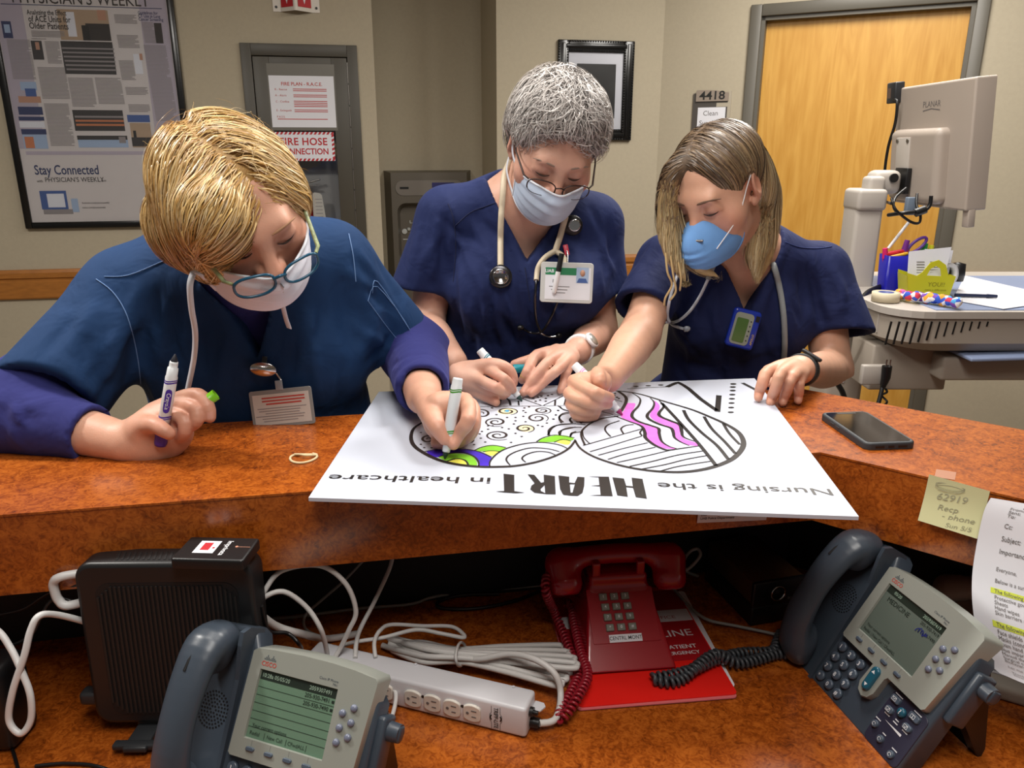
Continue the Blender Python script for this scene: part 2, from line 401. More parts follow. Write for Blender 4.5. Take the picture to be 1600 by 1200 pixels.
# ------------------------------------------------------------------ signed-distance modelling: smooth blends, meshed with sparse surface nets
from concurrent.futures import ThreadPoolExecutor
POOL = ThreadPoolExecutor(4)
def V3(*a): return np.array(a, dtype=np.float64)
def _rot(R): return np.array(R, dtype=np.float32)
class Sdf:
    """an ordered list of primitives; op 'u' smooth union, 's' smooth subtraction, 'i' smooth intersection"""
    def __init__(s): s.p = []
    def _add(s, fn, c, R, k, op): s.p.append((fn, np.asarray(c, float), float(R), float(k), op)); return s
    def cone(s, a, b, ra, rb=None, k=0.01, op='u', flat=None):
        """round cone a->b; flat=(axis, f) squeezes it across the given axis by factor f"""
        a = np.asarray(a, np.float32); b = np.asarray(b, np.float32); rb = ra if rb is None else rb
        ba = b - a; L2 = max(ba @ ba, 1e-12)
        if flat is not None:
            ax = np.asarray(flat[0], np.float32); ax = ax / np.linalg.norm(ax); ff = flat[1]
        def fn(P):
            pa = P - a; t = np.clip(pa @ ba / L2,0,1)
            q = pa - t[:, None] * ba
            if flat is not None:
                h = q @ ax; q = q + np.outer(h * (1 / ff - 1), ax)
                d = np.sqrt((q * q).sum(1)); r = ra + (rb - ra) * t
                g = np.where(d > 1e-9, np.sqrt((d * d - (h / ff) ** 2) + (h / ff / ff) ** 2) / np.maximum(d, 1e-9),1)
                return (d - r) / np.maximum(g, 1e-6)
            return np.sqrt((q * q).sum(1)) - (ra + (rb - ra) * t)
        return s._add(fn, (a + b) / 2, math.sqrt(L2) / 2 + max(ra, rb), k, op)
    def chain(s, pts, rad, k=0.01, op='u', flat=None):
        """polyline of round cones as ONE primitive (its own joints stay plain)"""
        A0 = np.asarray(pts, np.float32); R0_ = np.asarray(rad, np.float32); Aa = A0[:-1]; BA = A0[1:] - Aa; L2 = np.maximum((BA * BA).sum(1),1e-12); ra_ = R0_[:-1]; dr_ = R0_[1:] - ra_
        seg_c = Aa + BA / 2; seg_r = np.sqrt(L2) / 2 + np.maximum(R0_[:-1], R0_[1:]) * (max(1.0, flat[1]) if flat is not None else 1.0)
        if flat is not None:
            fa = np.asarray(flat[0], np.float32); fa = fa / np.linalg.norm(fa); f1 = np.float32(1 / flat[1] - 1); f2 = np.float32(1 / flat[1])
        def fn(P):
            sel = slice(None)
            if len(P) > 40 and len(Aa) > 3:
                lo_ = P.min(0); hi_ = P.max(0); cc = (lo_ + hi_) / 2; hr_ = np.linalg.norm(hi_ - lo_) / 2
                dc = np.sqrt(((seg_c - cc) ** 2).sum(1)); up = (dc - seg_r * 0).min(); sel = np.flatnonzero(dc - seg_r <= up + 2 * hr_)
            A_1, B_1, L_1, r_1, d_1 = Aa[sel], BA[sel], L2[sel], ra_[sel], dr_[sel]
            px = P[:, 0:1] - A_1[:, 0]; py = P[:, 1:2] - A_1[:, 1]; pz = P[:, 2:3] - A_1[:, 2]
            t = np.clip((px * B_1[:, 0] + py * B_1[:, 1] + pz * B_1[:, 2]) / L_1,0,1)
            px = px - t * B_1[:, 0]; py = py - t * B_1[:, 1]; pz = pz - t * B_1[:, 2]; r = r_1 + d_1 * t
            if flat is not None:
                h = px * fa[0] + py * fa[1] + pz * fa[2]; g = h * f1; px = px + g * fa[0]; py = py + g * fa[1]; pz = pz + g * fa[2]
                d = np.sqrt(px * px + py * py + pz * pz); hf = h * f2; gg = np.sqrt(np.maximum(d * d - hf * hf, 0) + (hf * f2) ** 2) / np.maximum(d, 1e-7)
                return ((d - r) / np.maximum(gg, 1e-3)).min(1)
            return (np.sqrt(px * px + py * py + pz * pz) - r).min(1)
        A_ = np.asarray(pts, float); c = (A_.min(0) + A_.max(0)) / 2
        ff = max(1.0, flat[1]) if flat is not None else 1.0
        return s._add(fn, c, np.sqrt(((A_ - c) ** 2).sum(1)).max() + max(rad) * ff, k, op)
    def curve(s, pts, rad, k=0.01, op='u', flat=None, n=4):
        """chain along a Catmull-Rom curve, radii interpolated"""
        q = catmull([(*p, r) for p, r in zip(pts, rad)], n) if False else None
        P4 = [np.array((*p, r), float) for p, r in zip(pts, rad)]; out = []; m = len(P4)
        for i in range(m - 1):
            p0, p1, p2, p3 = P4[max(i - 1,0)], P4[i], P4[i + 1], P4[min(i + 2, m - 1)]
            for j in range(n):
                t = j / n; out.append(0.5 * (2 * p1 + (p2 - p0) * t + (2 * p0 - 5 * p1 + 4 * p2 - p3) * t * t + (3 * p1 - p0 - 3 * p2 + p3) * t ** 3))
        out.append(P4[-1])
        return s.chain([o[:3] for o in out],[o[3] for o in out], k, op, flat)
    def ell(s, c, r, R=None, k=0.01, op='u'):
        c = np.asarray(c, np.float32); r = np.asarray(r, np.float32); Rm = None if R is None else _rot(R)
        def fn(P):
            q = P - c
            if Rm is not None: q = q @ Rm
            k0 = np.sqrt(((q / r) ** 2).sum(1)); k1 = np.sqrt(((q / (r * r)) ** 2).sum(1))
            return np.where(k1 > 1e-9, k0 * (k0 - 1) / np.maximum(k1,1e-9),-r.min())
        return s._add(fn, c, r.max(), k, op)
    def box(s, c, h, rd=0.005, R=None, k=0.005, op='u'):
        c = np.asarray(c, np.float32); h = np.asarray(h, np.float32); Rm = None if R is None else _rot(R)
        def fn(P):
            q = P - c
            if Rm is not None: q = q @ Rm
            q = np.abs(q) - (h - rd)
            return np.sqrt((np.maximum(q, 0) ** 2).sum(1)) + np.minimum(q.max(1),0) - rd
        return s._add(fn, c, np.linalg.norm(h), k, op)
    def plane(s, p0, n, k=0.005, op='s'):
        """half space on the side n points to"""
        p0 = np.asarray(p0, float); n = np.asarray(n, float); n = n / np.linalg.norm(n)
        return s._add(lambda P: -((P - p0) @ n), p0,1e3, k, op)
    def nest(s, other, k=0.01, op='u'):
        U = [q for q in other.p if q[4] == 'u']; lo = np.min([q[1] - q[2] for q in U],0); hi = np.max([q[1] + q[2] for q in U],0)
        return s._add(lambda P: other.ev(P),(lo + hi) / 2, np.linalg.norm(hi - lo) / 2, k, op)
    def fn(s, f, c, R, k=0.0, op='u'): return s._add(f, c, R, k, op)
    def ev(s, P, sub=None):
        d = np.full(len(P),0.06, P.dtype)
        for i in (range(len(s.p)) if sub is None else sub):
            fn, c, R, k, op = s.p[i]; e = fn(P)
            if op == 'd': d = d + e; continue
            if op == 'u':
                if k > 0:
                    h = np.maximum(k - np.abs(d - e),0) / k; d = np.minimum(d, e) - h * h * k * 0.25
                else: d = np.minimum(d, e)
            else:
                if op == 's': e = -e
                if k > 0:
                    h = np.maximum(k - np.abs(d - e),0) / k; d = np.maximum(d, e) + h * h * k * 0.25
                else: d = np.maximum(d, e)
        return d
    def grouped(s, P, cell=0.045):
        """evaluate many points, only the primitives near each 8 cm cell"""
        out = np.empty(len(P)); key = np.floor(P / cell).astype(np.int64)
        kk = (key[:, 0] + 5000) * 100000000 + (key[:, 1] + 5000) * 10000 + key[:, 2] + 5000
        order = np.argsort(kk, kind='stable'); ks = kk[order]
        cuts = np.flatnonzero(np.diff(ks)) + 1; st = np.concatenate(([0], cuts)); en = np.concatenate((cuts, [len(ks)]))
        C = np.array([q[1] for q in s.p]); R = np.array([q[2] for q in s.p]); K = np.array([q[3] for q in s.p])
        hd = cell * 0.8661
        P = np.asarray(P, np.float32)
        def work(k0):
            for a, b in jobs[k0::NT]:
                ids = order[a:b]; cc = (key[ids[0]] + 0.5) * cell
                near = np.flatnonzero(np.sqrt(((C - cc) ** 2).sum(1)) - R < hd + 0.010 + K)
                out[ids] = s.ev(P[ids], near)
        jobs = list(zip(st, en)); NT = 4
        if len(jobs) < 8:
            NT = 1; work(0)
        else: list(POOL.map(work, range(NT)))
        return out
    def mesh(s, h, lo=None, hi=None, keep=None):
        """sparse surface nets with cell size h; returns verts, quads"""
        U = [q for q in s.p if q[4] == 'u']
        if lo is None:
            lo = np.min([q[1] - q[2] for q in U],0) - 0.03; hi = np.max([q[1] + q[2] for q in U],0) + 0.03
        lo = np.asarray(lo, float); hi = np.asarray(hi, float)
        B = 4; bs = B * h; CB_ = 4; cs = bs * CB_; nc = np.ceil((hi - lo) / cs).astype(int)
        g = np.stack(np.meshgrid(*[np.arange(n) for n in nc], indexing='ij'),-1).reshape(-1,3)
        d = s.grouped(lo + (g + 0.5) * cs, 0.12); g = g[np.abs(d) < cs * 0.95 + 0.006]
        sub = np.stack(np.meshgrid(*[np.arange(CB_)] * 3, indexing='ij'),-1).reshape(-1,3)
        g = (g[:, None] * CB_ + sub[None]).reshape(-1,3)
        gc = max(0.045,18 * h); d = s.grouped(lo + (g + 0.5) * bs, gc)
        act = g[np.abs(d) < bs * 0.9 + 0.003]
        if keep is not None: act = act[keep(lo + (act + 0.5) * bs)]
        ax = np.arange(B + 1); loc = np.stack(np.meshgrid(ax, ax, ax, indexing='ij'),-1).reshape(-1,3)
        n = len(act)
        P = lo + ((act[:, None, :] * B + loc[None]) * h).reshape(-1,3)
        vals = np.empty(len(P)); ch = 12000 * len(loc)
        for i in range(0, len(P), ch): vals[i:i + ch] = s.grouped(P[i:i + ch], gc)
        v = vals.reshape(n, B + 1, B + 1, B + 1); neg = v < 0
        # cells
        c8 = [(i, j, k) for i in (0,1) for j in (0,1) for k in (0,1)]
        sl = lambda A, o: A[:, o[0]:o[0] + B, o[1]:o[1] + B, o[2]:o[2] + B]
        cnt = sum(sl(neg, o).astype(np.int8) for o in c8)
        cell = np.argwhere((cnt > 0) & (cnt < 8))
        if len(cell) == 0: return np.zeros((0,3)), np.zeros((0,4), int)
        gi = act[cell[:, 0]] * B + cell[:, 1:]
        cv = np.stack([v[cell[:, 0], cell[:, 1] + o[0], cell[:, 2] + o[1], cell[:, 3] + o[2]] for o in c8],1)
        acc = np.zeros((len(cell),3)); num = np.zeros(len(cell)); cc = np.array(c8, float)
        for a in range(8):
            for b in range(a + 1,8):
                if abs(cc[a] - cc[b]).sum() != 1: continue
                m = (cv[:, a] < 0) != (cv[:, b] < 0)
                t = np.where(m, cv[:, a] / np.where(m, cv[:, a] - cv[:, b],1),0)
                acc += np.where(m[:, None], cc[a] + t[:, None] * (cc[b] - cc[a]),0); num += m
        verts = lo + (gi + acc / num[:, None]) * h
        key = lambda q: (q[:, 0].astype(np.int64) * 40000 + q[:, 1]) * 40000 + q[:, 2]
        ck = key(gi); srt = np.argsort(ck); cks = ck[srt]
        quads = []
        for axis in range(3):
            o1 = [0,0,0]; o1[axis] = 1
            a = v[cell[:, 0], cell[:, 1], cell[:, 2], cell[:, 3]]
            b = v[cell[:, 0], cell[:, 1] + o1[0], cell[:, 2] + o1[1], cell[:, 3] + o1[2]]
            m = np.flatnonzero((a < 0) != (b < 0))
            u, w = [(1,2),(2,0),(0,1)][axis]
            G = gi[m]; idx = []; ok = np.ones(len(m), bool)
            for du, dw in ((0,0),(1,0),(1,1),(0,1)):
                q = G.copy(); q[:, u] -= du; q[:, w] -= dw; k_ = key(q)
                pos = np.clip(np.searchsorted(cks, k_),0, len(cks) - 1); ok &= cks[pos] == k_; idx.append(srt[pos])
            Q = np.stack(idx, 1); flip = (a[m] > 0)
            Q[flip] = Q[flip][:, ::-1]
            quads.append(Q[ok])
        return verts, np.concatenate(quads)
    def project(s, verts, it=1, e=0.0006):
        for _ in range(it):
            d = s.grouped(verts); g = np.empty_like(verts)
            for a in range(3):
                q = verts.copy(); q[:, a] += e; g[:, a] = (s.grouped(q) - d) / e
            nn = np.maximum((g * g).sum(1),0.05); verts = verts - g * np.clip(d / nn, -0.002,0.002)[:, None]
        return verts
    def build(s, name, h, mats, parent=None, world=False, proj=0, keep=None, colfn=None, lo=None, hi=None, matfn=None, smooth=0):
        vs, qs = s.mesh(h, lo, hi, keep)
        if proj: vs = s.project(vs, proj)
        return np_mesh(name, vs, qs, mats, parent, world, colfn, matfn, smooth)
def np_mesh(name, vs, qs, mats, parent=None, world=False, colfn=None, matfn=None, smooth=0):
    me = bpy.data.meshes.new(name); nv, nf = len(vs), len(qs); kf = qs.shape[1]
    if smooth:
        E = np.concatenate([qs[:, [i, (i + 1) % kf]] for i in range(kf)]);
        for _ in range(smooth):
            acc = np.zeros_like(vs); num = np.zeros(nv)
            for a, b in ((0,1),(1,0)):
                for ax in range(3): acc[:, ax] += np.bincount(E[:, a], weights=vs[E[:, b], ax], minlength=nv)
                num += np.bincount(E[:, a], minlength=nv)
            vs = vs * 0.4 + 0.6 * acc / np.maximum(num, 1)[:, None]
    me.vertices.add(nv); me.vertices.foreach_set('co', np.asarray(vs, np.float32).ravel())
    me.loops.add(nf * kf); me.loops.foreach_set('vertex_index', qs.astype(np.int32).ravel())
    me.polygons.add(nf); me.polygons.foreach_set('loop_start', np.arange(0, nf * kf, kf, dtype=np.int32))
    me.polygons.foreach_set('use_smooth', np.ones(nf, bool))
    for m in (mats if isinstance(mats, (list, tuple)) else [mats]): me.materials.append(m)
    if matfn is not None: me.polygons.foreach_set('material_index', matfn(vs[qs].mean(1)).astype(np.int32))
    me.update(calc_edges=True); me.validate()
    if colfn is not None:
        at = me.color_attributes.new('col', 'FLOAT_COLOR', 'POINT'); c = np.ones((nv, 4), np.float32); c[:, :3] = colfn(vs)
        at.data.foreach_set('color', c.ravel())
    o = bpy.data.objects.new(name, me); COL.objects.link(o)
    if parent is not None: attach(o, parent, world)
    return o
# ------------------------------------------------------------------ IP desk phones
M_PHONE = mat('phone slate plastic', '#3b444f', 0.34, bump=0.03, bscale=1500)
M_SILVER = mat('phone silver bezel', '#9fa39b', 0.36, metal=0.35)
M_KEY = mat('phone key slate', '#4a5563', 0.3)
M_BTN = mat('phone line button', '#6b7184', 0.25)
M_TEAL = mat('phone teal rocker', '#1f5468', 0.25)
M_PANEL = mat('phone feature panel', '#2c2c3e', 0.4)
M_LCD = mat('lcd grey green', '#5f7a66', 0.18, spec=0.4)
M_LCDK = mat('lcd dark grey', '#57615a', 0.14, spec=0.5)
M_LCDDK = mat('lcd dark segment', '#232c26', 0.3)
M_LCDTXT = mat('lcd light print', '#8fa694', 0.4)
M_PRINT = mat('white key print', '#d8dade', 0.5)
M_BLUEINK = mat('blue pen ink', '#1d2568', 0.5)
def face_matrix(yaw, tilt, c):
    y = math.radians(yaw); t = math.radians(tilt)
    R = Matrix.Rotation(y, 3, 'Z') @ Matrix(((1,0,0),(0, math.sin(t),-math.cos(t)),(0, math.cos(t), math.sin(t))))
    M = R.to_4x4(); M.translation = c; return M
def Tm(x, y, z): return Matrix.Translation((x * 0.001, y * 0.001, z * 0.001))
def mm(pts): return [(x * 0.001, y * 0.001) for x, y in pts]
def shifted(o, dx, dy): return [(x + dx, y + dy) for x, y in o]
def bevel_prism(outline, z0, z1, r, M=None, mb=None, mi=0, seg=3):
    """extruded outline whose upper rim is rounded inwards"""
    mb = mb or MB(); n = len(outline)
    cx = sum(p[0] for p in outline) / n; cy = sum(p[1] for p in outline) / n
    P = [Vector(p) for p in outline]; nor = []
    area = sum(P[i].x * P[(i + 1) % n].y - P[(i + 1) % n].x * P[i].y for i in range(n)); sg = 1 if area > 0 else -1
    for i in range(n):
        d1 = (P[i] - P[i - 1]).normalized(); d2 = (P[(i + 1) % n] - P[i]).normalized()
        m = Vector((-(d1.y + d2.y), d1.x + d2.x)) * sg
        if m.length < 1e-6: m = Vector((-d1.y, d1.x)) * sg
        m.normalize(); nor.append(m)
    rings = [(0, z0)] + [(r * (1 - math.cos(a)), z1 - r + r * math.sin(a)) for a in [math.pi / 2 * k / seg for k in range(seg + 1)]]
    vs = []; fs = []
    for (o, z) in rings:
        for i in range(n): q = P[i] + nor[i] * o; vs.append((q.x, q.y, z))
    for k in range(len(rings) - 1):
        for i in range(n): fs.append((k * n + i, k * n + (i + 1) % n, (k + 1) * n + (i + 1) % n, (k + 1) * n + i))
    tri = tessellate_polygon([[Vector((x, y, 0)) for x, y in outline]])
    b = (len(rings) - 1) * n
    mb.add(vs, fs, M, mi, True); mb.add(vs, [tuple(b + i for i in t) for t in tri] + [tuple(reversed(t)) for t in tri], M, mi, False)
    return mb
def ip_phone(label, yaw, tilt, c, screen):
    T = thing('desk_phone', label, 'phone', M=face_matrix(yaw, tilt, c))
    S = 0.001
    # lower body of the phone
    out = mm([(-150,-140),(-143,-147),(97,-147),(104,-140),(104,30),(98,38),(-70,60),(-75,74),(-86,80),(-140,80),(-152,70)])
    bevel_prism(out, -0.034,-0.004,0.006).build('body', M_PHONE, T)
    # cradle wall between the handset and the keys, rising towards the top
    mb = MB(); mb.prism([(y * S, z * S) for y, z in [(-146,-6),(-146,-1),(-60,3),(20,8),(60,20),(76,22),(82,10),(80,-20),(60,-25)]],-0.003,0.003,
                        Matrix.Translation((-0.081,0,0)) @ Matrix(((0,0,1,0),(1,0,0,0),(0,1,0,0),(0,0,0,1))))
    mb.build('cradle_wall', M_PHONE, T)
    # silver bezel with arched top and the tongue around the rocker, a window left open for the screen
    arch = [(102,55),(99,60),(70,63.5),(40,65),(0,65),(-40,63),(-62,61),(-69,57)]
    sil = mm(arch + [(-70,-58),(-67,-61),(-2,-61),(-4,-90),(1,-100),(10,-104),(19,-100),(24,-90),(25,-66),(28,-61),(89,-61),(93,-57)])
    hole = mm([(54,39),(-54,39),(-54,-39),(54,-39)])
    # front face with hole: ring of quads + tessellation
    mb = MB(); n = len(sil)
    tri = tessellate_polygon([[Vector((x, y, 0)) for x, y in sil],[Vector((x, y, 0)) for x, y in hole]])
    allp = sil + hole; z = 0.006
    mb.add([(x, y, z) for x, y in allp],[tuple(t) for t in tri])
    outr = [(x * 1.0, y * 1.0) for x, y in sil]
    cx, cy = 0.012,0.0
    rim = [(cx + (x - cx) * 1.012, cy + (y - cy) * 1.014) for x, y in sil]
    back = [(cx + (x - cx) * 1.012, cy + (y - cy) * 1.012 + (0.002 if y > 0.05 else 0)) for x, y in sil]
    vs = [(x, y, z) for x, y in sil] + [(x, y, z - 0.0035) for x, y in rim] + [(x, y, (-0.026 if y > 0 else -0.0055)) for x, y in back]
    fs = []
    for k in range(2):
        for i in range(n): fs.append((k * n + i, k * n + (i + 1) % n, (k + 1) * n + (i + 1) % n, (k + 1) * n + i))
    mb.add(vs, fs, None, 0, True)
    hv = [(x, y, z) for x, y in hole] + [(x * 0.985, y * 0.975,0.0028) for x, y in hole]
    mb.add(hv, [(i, (i + 1) % 4,4 + (i + 1) % 4,4 + i) for i in range(4)])
    BZ = mb.build('bezel', M_SILVER, T)
    # maker's mark on the bezel, left above the screen
    mb = MB(); mb.text('CISCO', 0.0075, Tm(-43.5,45.6,6.3),0, bold=0.012, xs=0.95); mb.build('maker_name', MATS.get('red logo') or mat('red logo', '#b0392c', 0.5), BZ)
    mb = MB()
    for i, hgt in enumerate((2,3.5,6,3.5,2,3.5,6,3.5,2)):
        x = -51 + i * 1.9; mb.box((x * S, (51.2 + hgt / 2 - 1) * S, 0.0063),(0.0007, hgt * S, 0.0003))
    mb.build('maker_mark', M_PHONE, BZ)
    mb = MB(); mb.text('Cisco IP Phone', 0.0042, Tm(53,46.5,6.3),0, 'RIGHT'); mb.text('7961', 0.0036, Tm(53,42.5,6.3),0, 'RIGHT'); mb.build('model_name', M_PHONE, BZ)
    # screen
    lc = M_LCD if screen == 0 else M_LCDK
    mb = MB(); mb.box((0,0,0.0015),(0.1066,0.0764,0.003)); SCN = mb.build('screen', lc, T)
    mb = MB(); mb.box((0,0.0325,0.0031),(0.1056,0.0100,0.0003)); mb.build('screen_header', M_LCDDK, SCN)
    mb = MB(); zz = 3.5
    if screen == 0:
        mb.text('10:28a 05/05/20', 0.0066, Tm(-51,32.5, zz),1, 'LEFT', xs=0.92); mb.text('2059307491', 0.0066, Tm(47,32.5, zz),1, 'RIGHT', xs=0.95)
        mb.text('205-930-7491', 0.0066, Tm(46,23.5, zz),0, 'RIGHT', bold=0.01, xs=0.92); mb.text('205-930-7490', 0.0066, Tm(46,14.5, zz),0, 'RIGHT', bold=0.01, xs=0.92)
        for k in range(6): mb.box((0,(19 - 9.0 * k) * S, 0.0033),(0.1056,0.00035,0.0003))
        for y in (23.5,14.5): mb.box((0.050, y * S, 0.0033),(0.0035,0.003,0.0003))
        mb.text('Your current options', 0.0060, Tm(-48,-24, zz),0, 'LEFT', bold=0.006, xs=0.92)
        mb.text('Redial', 0.006, Tm(-49,-32.5, zz),0, 'LEFT', xs=0.95); mb.text('New Call', 0.006, Tm(-25,-32.5, zz),0, 'LEFT', xs=0.95); mb.text('CFwdALL', 0.006, Tm(4,-32.5, zz),0, 'LEFT', xs=0.95)
        for x in (-28.5,1.5,29): mb.box((x * S, -0.0325,0.0033),(0.0004,0.007,0.0003))
    else:
        mb.text('05/20', 0.0066, Tm(-40,32.5, zz),1, 'LEFT', xs=0.92); mb.text('2059307419', 0.0066, Tm(47,32.5, zz),1, 'RIGHT', xs=0.95)
        mb.text('205-930-7419', 0.0062, Tm(50,23.5, zz),0, 'RIGHT', xs=0.92); mb.text('-7490', 0.0062, Tm(50,14.5, zz),0, 'RIGHT', xs=0.92)
        mb.text('MEDICINE', 0.0095, Tm(-44,20, zz),0, 'LEFT', xs=1.0)
        mb.text('Your current options', 0.0058, Tm(-48,-25, zz),0, 'LEFT', xs=0.92); mb.text('Redial  | New Call | CFwdALL', 0.0056, Tm(-49,-32.5, zz),0, 'LEFT', xs=0.92)
    mb.build('screen_text', [M_LCDDK, M_LCDTXT], SCN)
    if screen == 1:      # the pen scribble on the glass
        mb = MB(); rnd = random.Random(4); p = [(18 + i * 0.9 + rnd.uniform(-1.5,1.5),14 + rnd.uniform(-4,4)) for i in range(22)]
        v_, f_ = ribbon([(q.x, q.y) for q in catmull([(x * S, y * S, 0) for x, y in p],4)],0.0012); mb.add(v_, f_, Tm(0,0,3.7)); mb.build('pen_scribble', M_BLUEINK, SCN)
    # buttons
    for i in range(4):
        mb = bevel_prism(shifted(rrect(0.0115,0.0048,0.0023),(-41 + 25.8 * i) * S, -0.049),0.006,0.0085,0.001); mb.build('soft_key', M_KEY, T)
        l = MB(); l.box(((-41 + 25.8 * i) * S, -0.0425,0.0061),(0.0003,0.006,0.0002)); l.build('key_line', M_GREYINK, BZ)
    for (x, y) in ((67,15.8),(80,24),(67,0),(80,8.2),(67,-15.8),(80,-7.7)):
        mb = MB(); mb.lathe([(0.0042,0.006),(0.0044,0.0075),(0.0036,0.0092),(0.0015,0.0099),(0,0.01)], Matrix.Translation((x * S, y * S, 0)),16); mb.build('line_button', M_BTN, T)
    labs = '123456789*0#'
    for r in range(4):
        for c_ in range(3):
            x = -63.5 + c_ * 20 - r * 1.0; y = -76 - r * 17.8
            mb = MB(); mb.lathe([(0.0073,-0.004),(0.0073,-0.001),(0.0066,0.0004),(0.005,0.0009),(0,0.0011)], Matrix.Translation((x * S, y * S, 0)),20)
            K = mb.build('dial_key', M_KEY, T)
            mb = MB(); mb.text(labs[r * 3 + c_],0.0085, Tm(x - 0.6, y - 0.3,1.5),0, bold=0.02); mb.build('key_digit', M_PRINT, K)
    mb = bevel_prism(shifted(rrect(0.0135,0.036,0.0065,6),0.0098,-0.077),0.005,0.0105,0.003); R_ = mb.build('rocker_key', M_TEAL, T)
    mb = MB()
    mb.add([(0.0068,-0.069,0.0108),(0.0128,-0.069,0.0108),(0.0098,-0.0645,0.0108)],[(0,1,2)]); mb.add([(0.0068,-0.085,0.0108),(0.0128,-0.085,0.0108),(0.0098,-0.0895,0.0108)],[(0,1,2)])
    mb.build('arrow', M_PRINT, R_)
    mb = bevel_prism(shifted(rrect(0.062,0.078,0.008),0.0695,-0.104),-0.005,-0.003,0.0008); PN = mb.build('feature_panel', M_PANEL, T)
    for (x, y, w, h, rr) in ((49,-76,15,9,2.5),(83,-76,17,9,2.5),(50,-92,13,9,4),(83,-92,14,9,4),(45,-119,10,10,4.9),(63,-128,10,10,4.9),(86,-132,10,10,4.9)):
        b_ = bevel_prism(shifted(rrect(w * S, h * S, rr * S), x * S, y * S),-0.004,0.0005,0.0012).build('feature_key', M_KEY, PN)
    mb = MB()
    for (x, y, t_) in ((49,-76,0),(83,-76,1),(50,-92,2),(83,-92,3)):
        v_, f_ = ribbon([(-3.2 * S, 2.3 * S),(3.2 * S, 2.3 * S),(3.2 * S, -2.3 * S),(-3.2 * S, -2.3 * S)],0.0008, True); mb.add(v_, f_, Tm(x - 1, y, 0.8))
        q = [(-3 * S, 2 * S),(0,-0.5 * S),(3 * S, 2 * S)] if t_ == 0 else [(0,2 * S),(0,-2 * S)] if t_ == 1 else [(-2 * S, 0),(-0.5 * S, -1.5 * S),(2.5 * S, 2 * S)]
        v_, f_ = ribbon(q, 0.0008); mb.add(v_, f_, Tm(x - 1, y, 0.8))
    for (x, y, w) in ((49,-69.4,13),(83,-69.4,13),(50,-98.5,9),(83,-98.5,9),(66,-95,6),(66,-99,8),(44,-111.5,9),(63,-120,6),(86,-124.5,9)):
        mb.box((x * S, y * S, -0.0027),(w * S, 0.0013,0.0003))
    for (x, y) in ((45,-119),(63,-128),(86,-132)):
        v_, f_ = ribbon([(2.2 * S * math.cos(a),2.2 * S * math.sin(a)) for a in [k * 0.5 for k in range(11)]],0.0007); mb.add(v_, f_, Tm(x, y, 0.8))
    mb.build('key_print', M_PRINT, PN)
    mb = MB(); mb.lathe([(0.0062,-0.004),(0.0062,0.0005),(0.005,0.0018),(0,0.0026)], Tm(66,-83,0),20); Q = mb.build('help_key', M_TEAL, PN)
    mb = MB(); mb.text('?', 0.009, Tm(66,-83,2.9),0, bold=0.02); mb.build('key_print', M_PRINT, Q)
    mb = MB(); mb.add([(0.052,-0.1055,-0.0026),(0.082,-0.1075,-0.0026),(0.082,-0.104,-0.0026)],[(0,1,2)]); mb.build('volume_mark', M_PRINT, PN)
    # handset: a shallow arch with ear and mouth pieces
    h = Sdf(); X = -0.117
    h.curve([(X, 0.068,0.012),(X, 0.055,0.036),(X, 0.018,0.047),(X, -0.03,0.050),(X, -0.075,0.043),(X, -0.114,0.026),(X, -0.130,0.010)],
            [0.015,0.0165,0.0155,0.0145,0.0155,0.0165,0.015],0.012, flat=((1,0,0),1.6))
    h.ell((X, 0.046,0.018),(0.025,0.026,0.018), k=0.018); h.ell((X, -0.106,0.014),(0.025,0.027,0.017), k=0.018)
    h.box((X + 0.002,0.018,0.0775),(0.0022,0.011,0.012),0.002, k=0.002, op='s')
    H = h.build('handset', 0.0026, M_PHONE, T, proj=1)
    sl = MB(); v_, f_ = ribbon([(-0.1165,0.043),(-0.1195,0.030),(-0.1195,0.012)],0.0035)
    # light slot on the back of the handset
    sl.tube([(-0.114,0.05,0.0535),(-0.117,0.038,0.0582),(-0.117,0.026,0.0612)],0.0022,6); sl.build('message_lamp', M_BLACK, H)
    # speaker grille beneath the handset
    mb = MB()
    for ring in range(1,6):
        for k in range(6 * ring):
            a = 2 * math.pi * k / (6 * ring); r = ring * 0.0042
            mb.cyl((-0.112 + r * math.cos(a),-0.022 + r * math.sin(a),-0.0045),(-0.112 + r * math.cos(a),-0.022 + r * math.sin(a),-0.0034),0.0012, n=6)
    mb.build('speaker_grille', M_BLACK, T)
    # side block, stand button and the foot
    mb = MB(); mb.box((0.108,-0.018,-0.026),(0.012,0.075,0.03),0.004); mb.build('side_block', M_PHONE, T)
    mb = MB(); mb.cyl((0.112,0.003,-0.028),(0.128,0.003,-0.028),0.0115,0.0105,18); mb.box((0.122,0.003,-0.028),(0.016,0.018,0.014),0.003); mb.build('stand_button', M_PHONE, T)
    mb = MB(); a = math.radians(tilt); dn_ = Vector((0,-math.cos(a),-math.sin(a)))      # straight down in phone axes
    p = Vector((0,-0.01,-0.034)); zdesk = T.location.z - DZ
    up_y, up_z = math.cos(a), math.sin(a)
    hgt = zdesk + p.y * up_y + p.z * up_z; q = p + Vector((0,-up_y, -up_z)) * (hgt - 0.004) + Vector((0, math.sin(a),-math.cos(a))) * 0.03
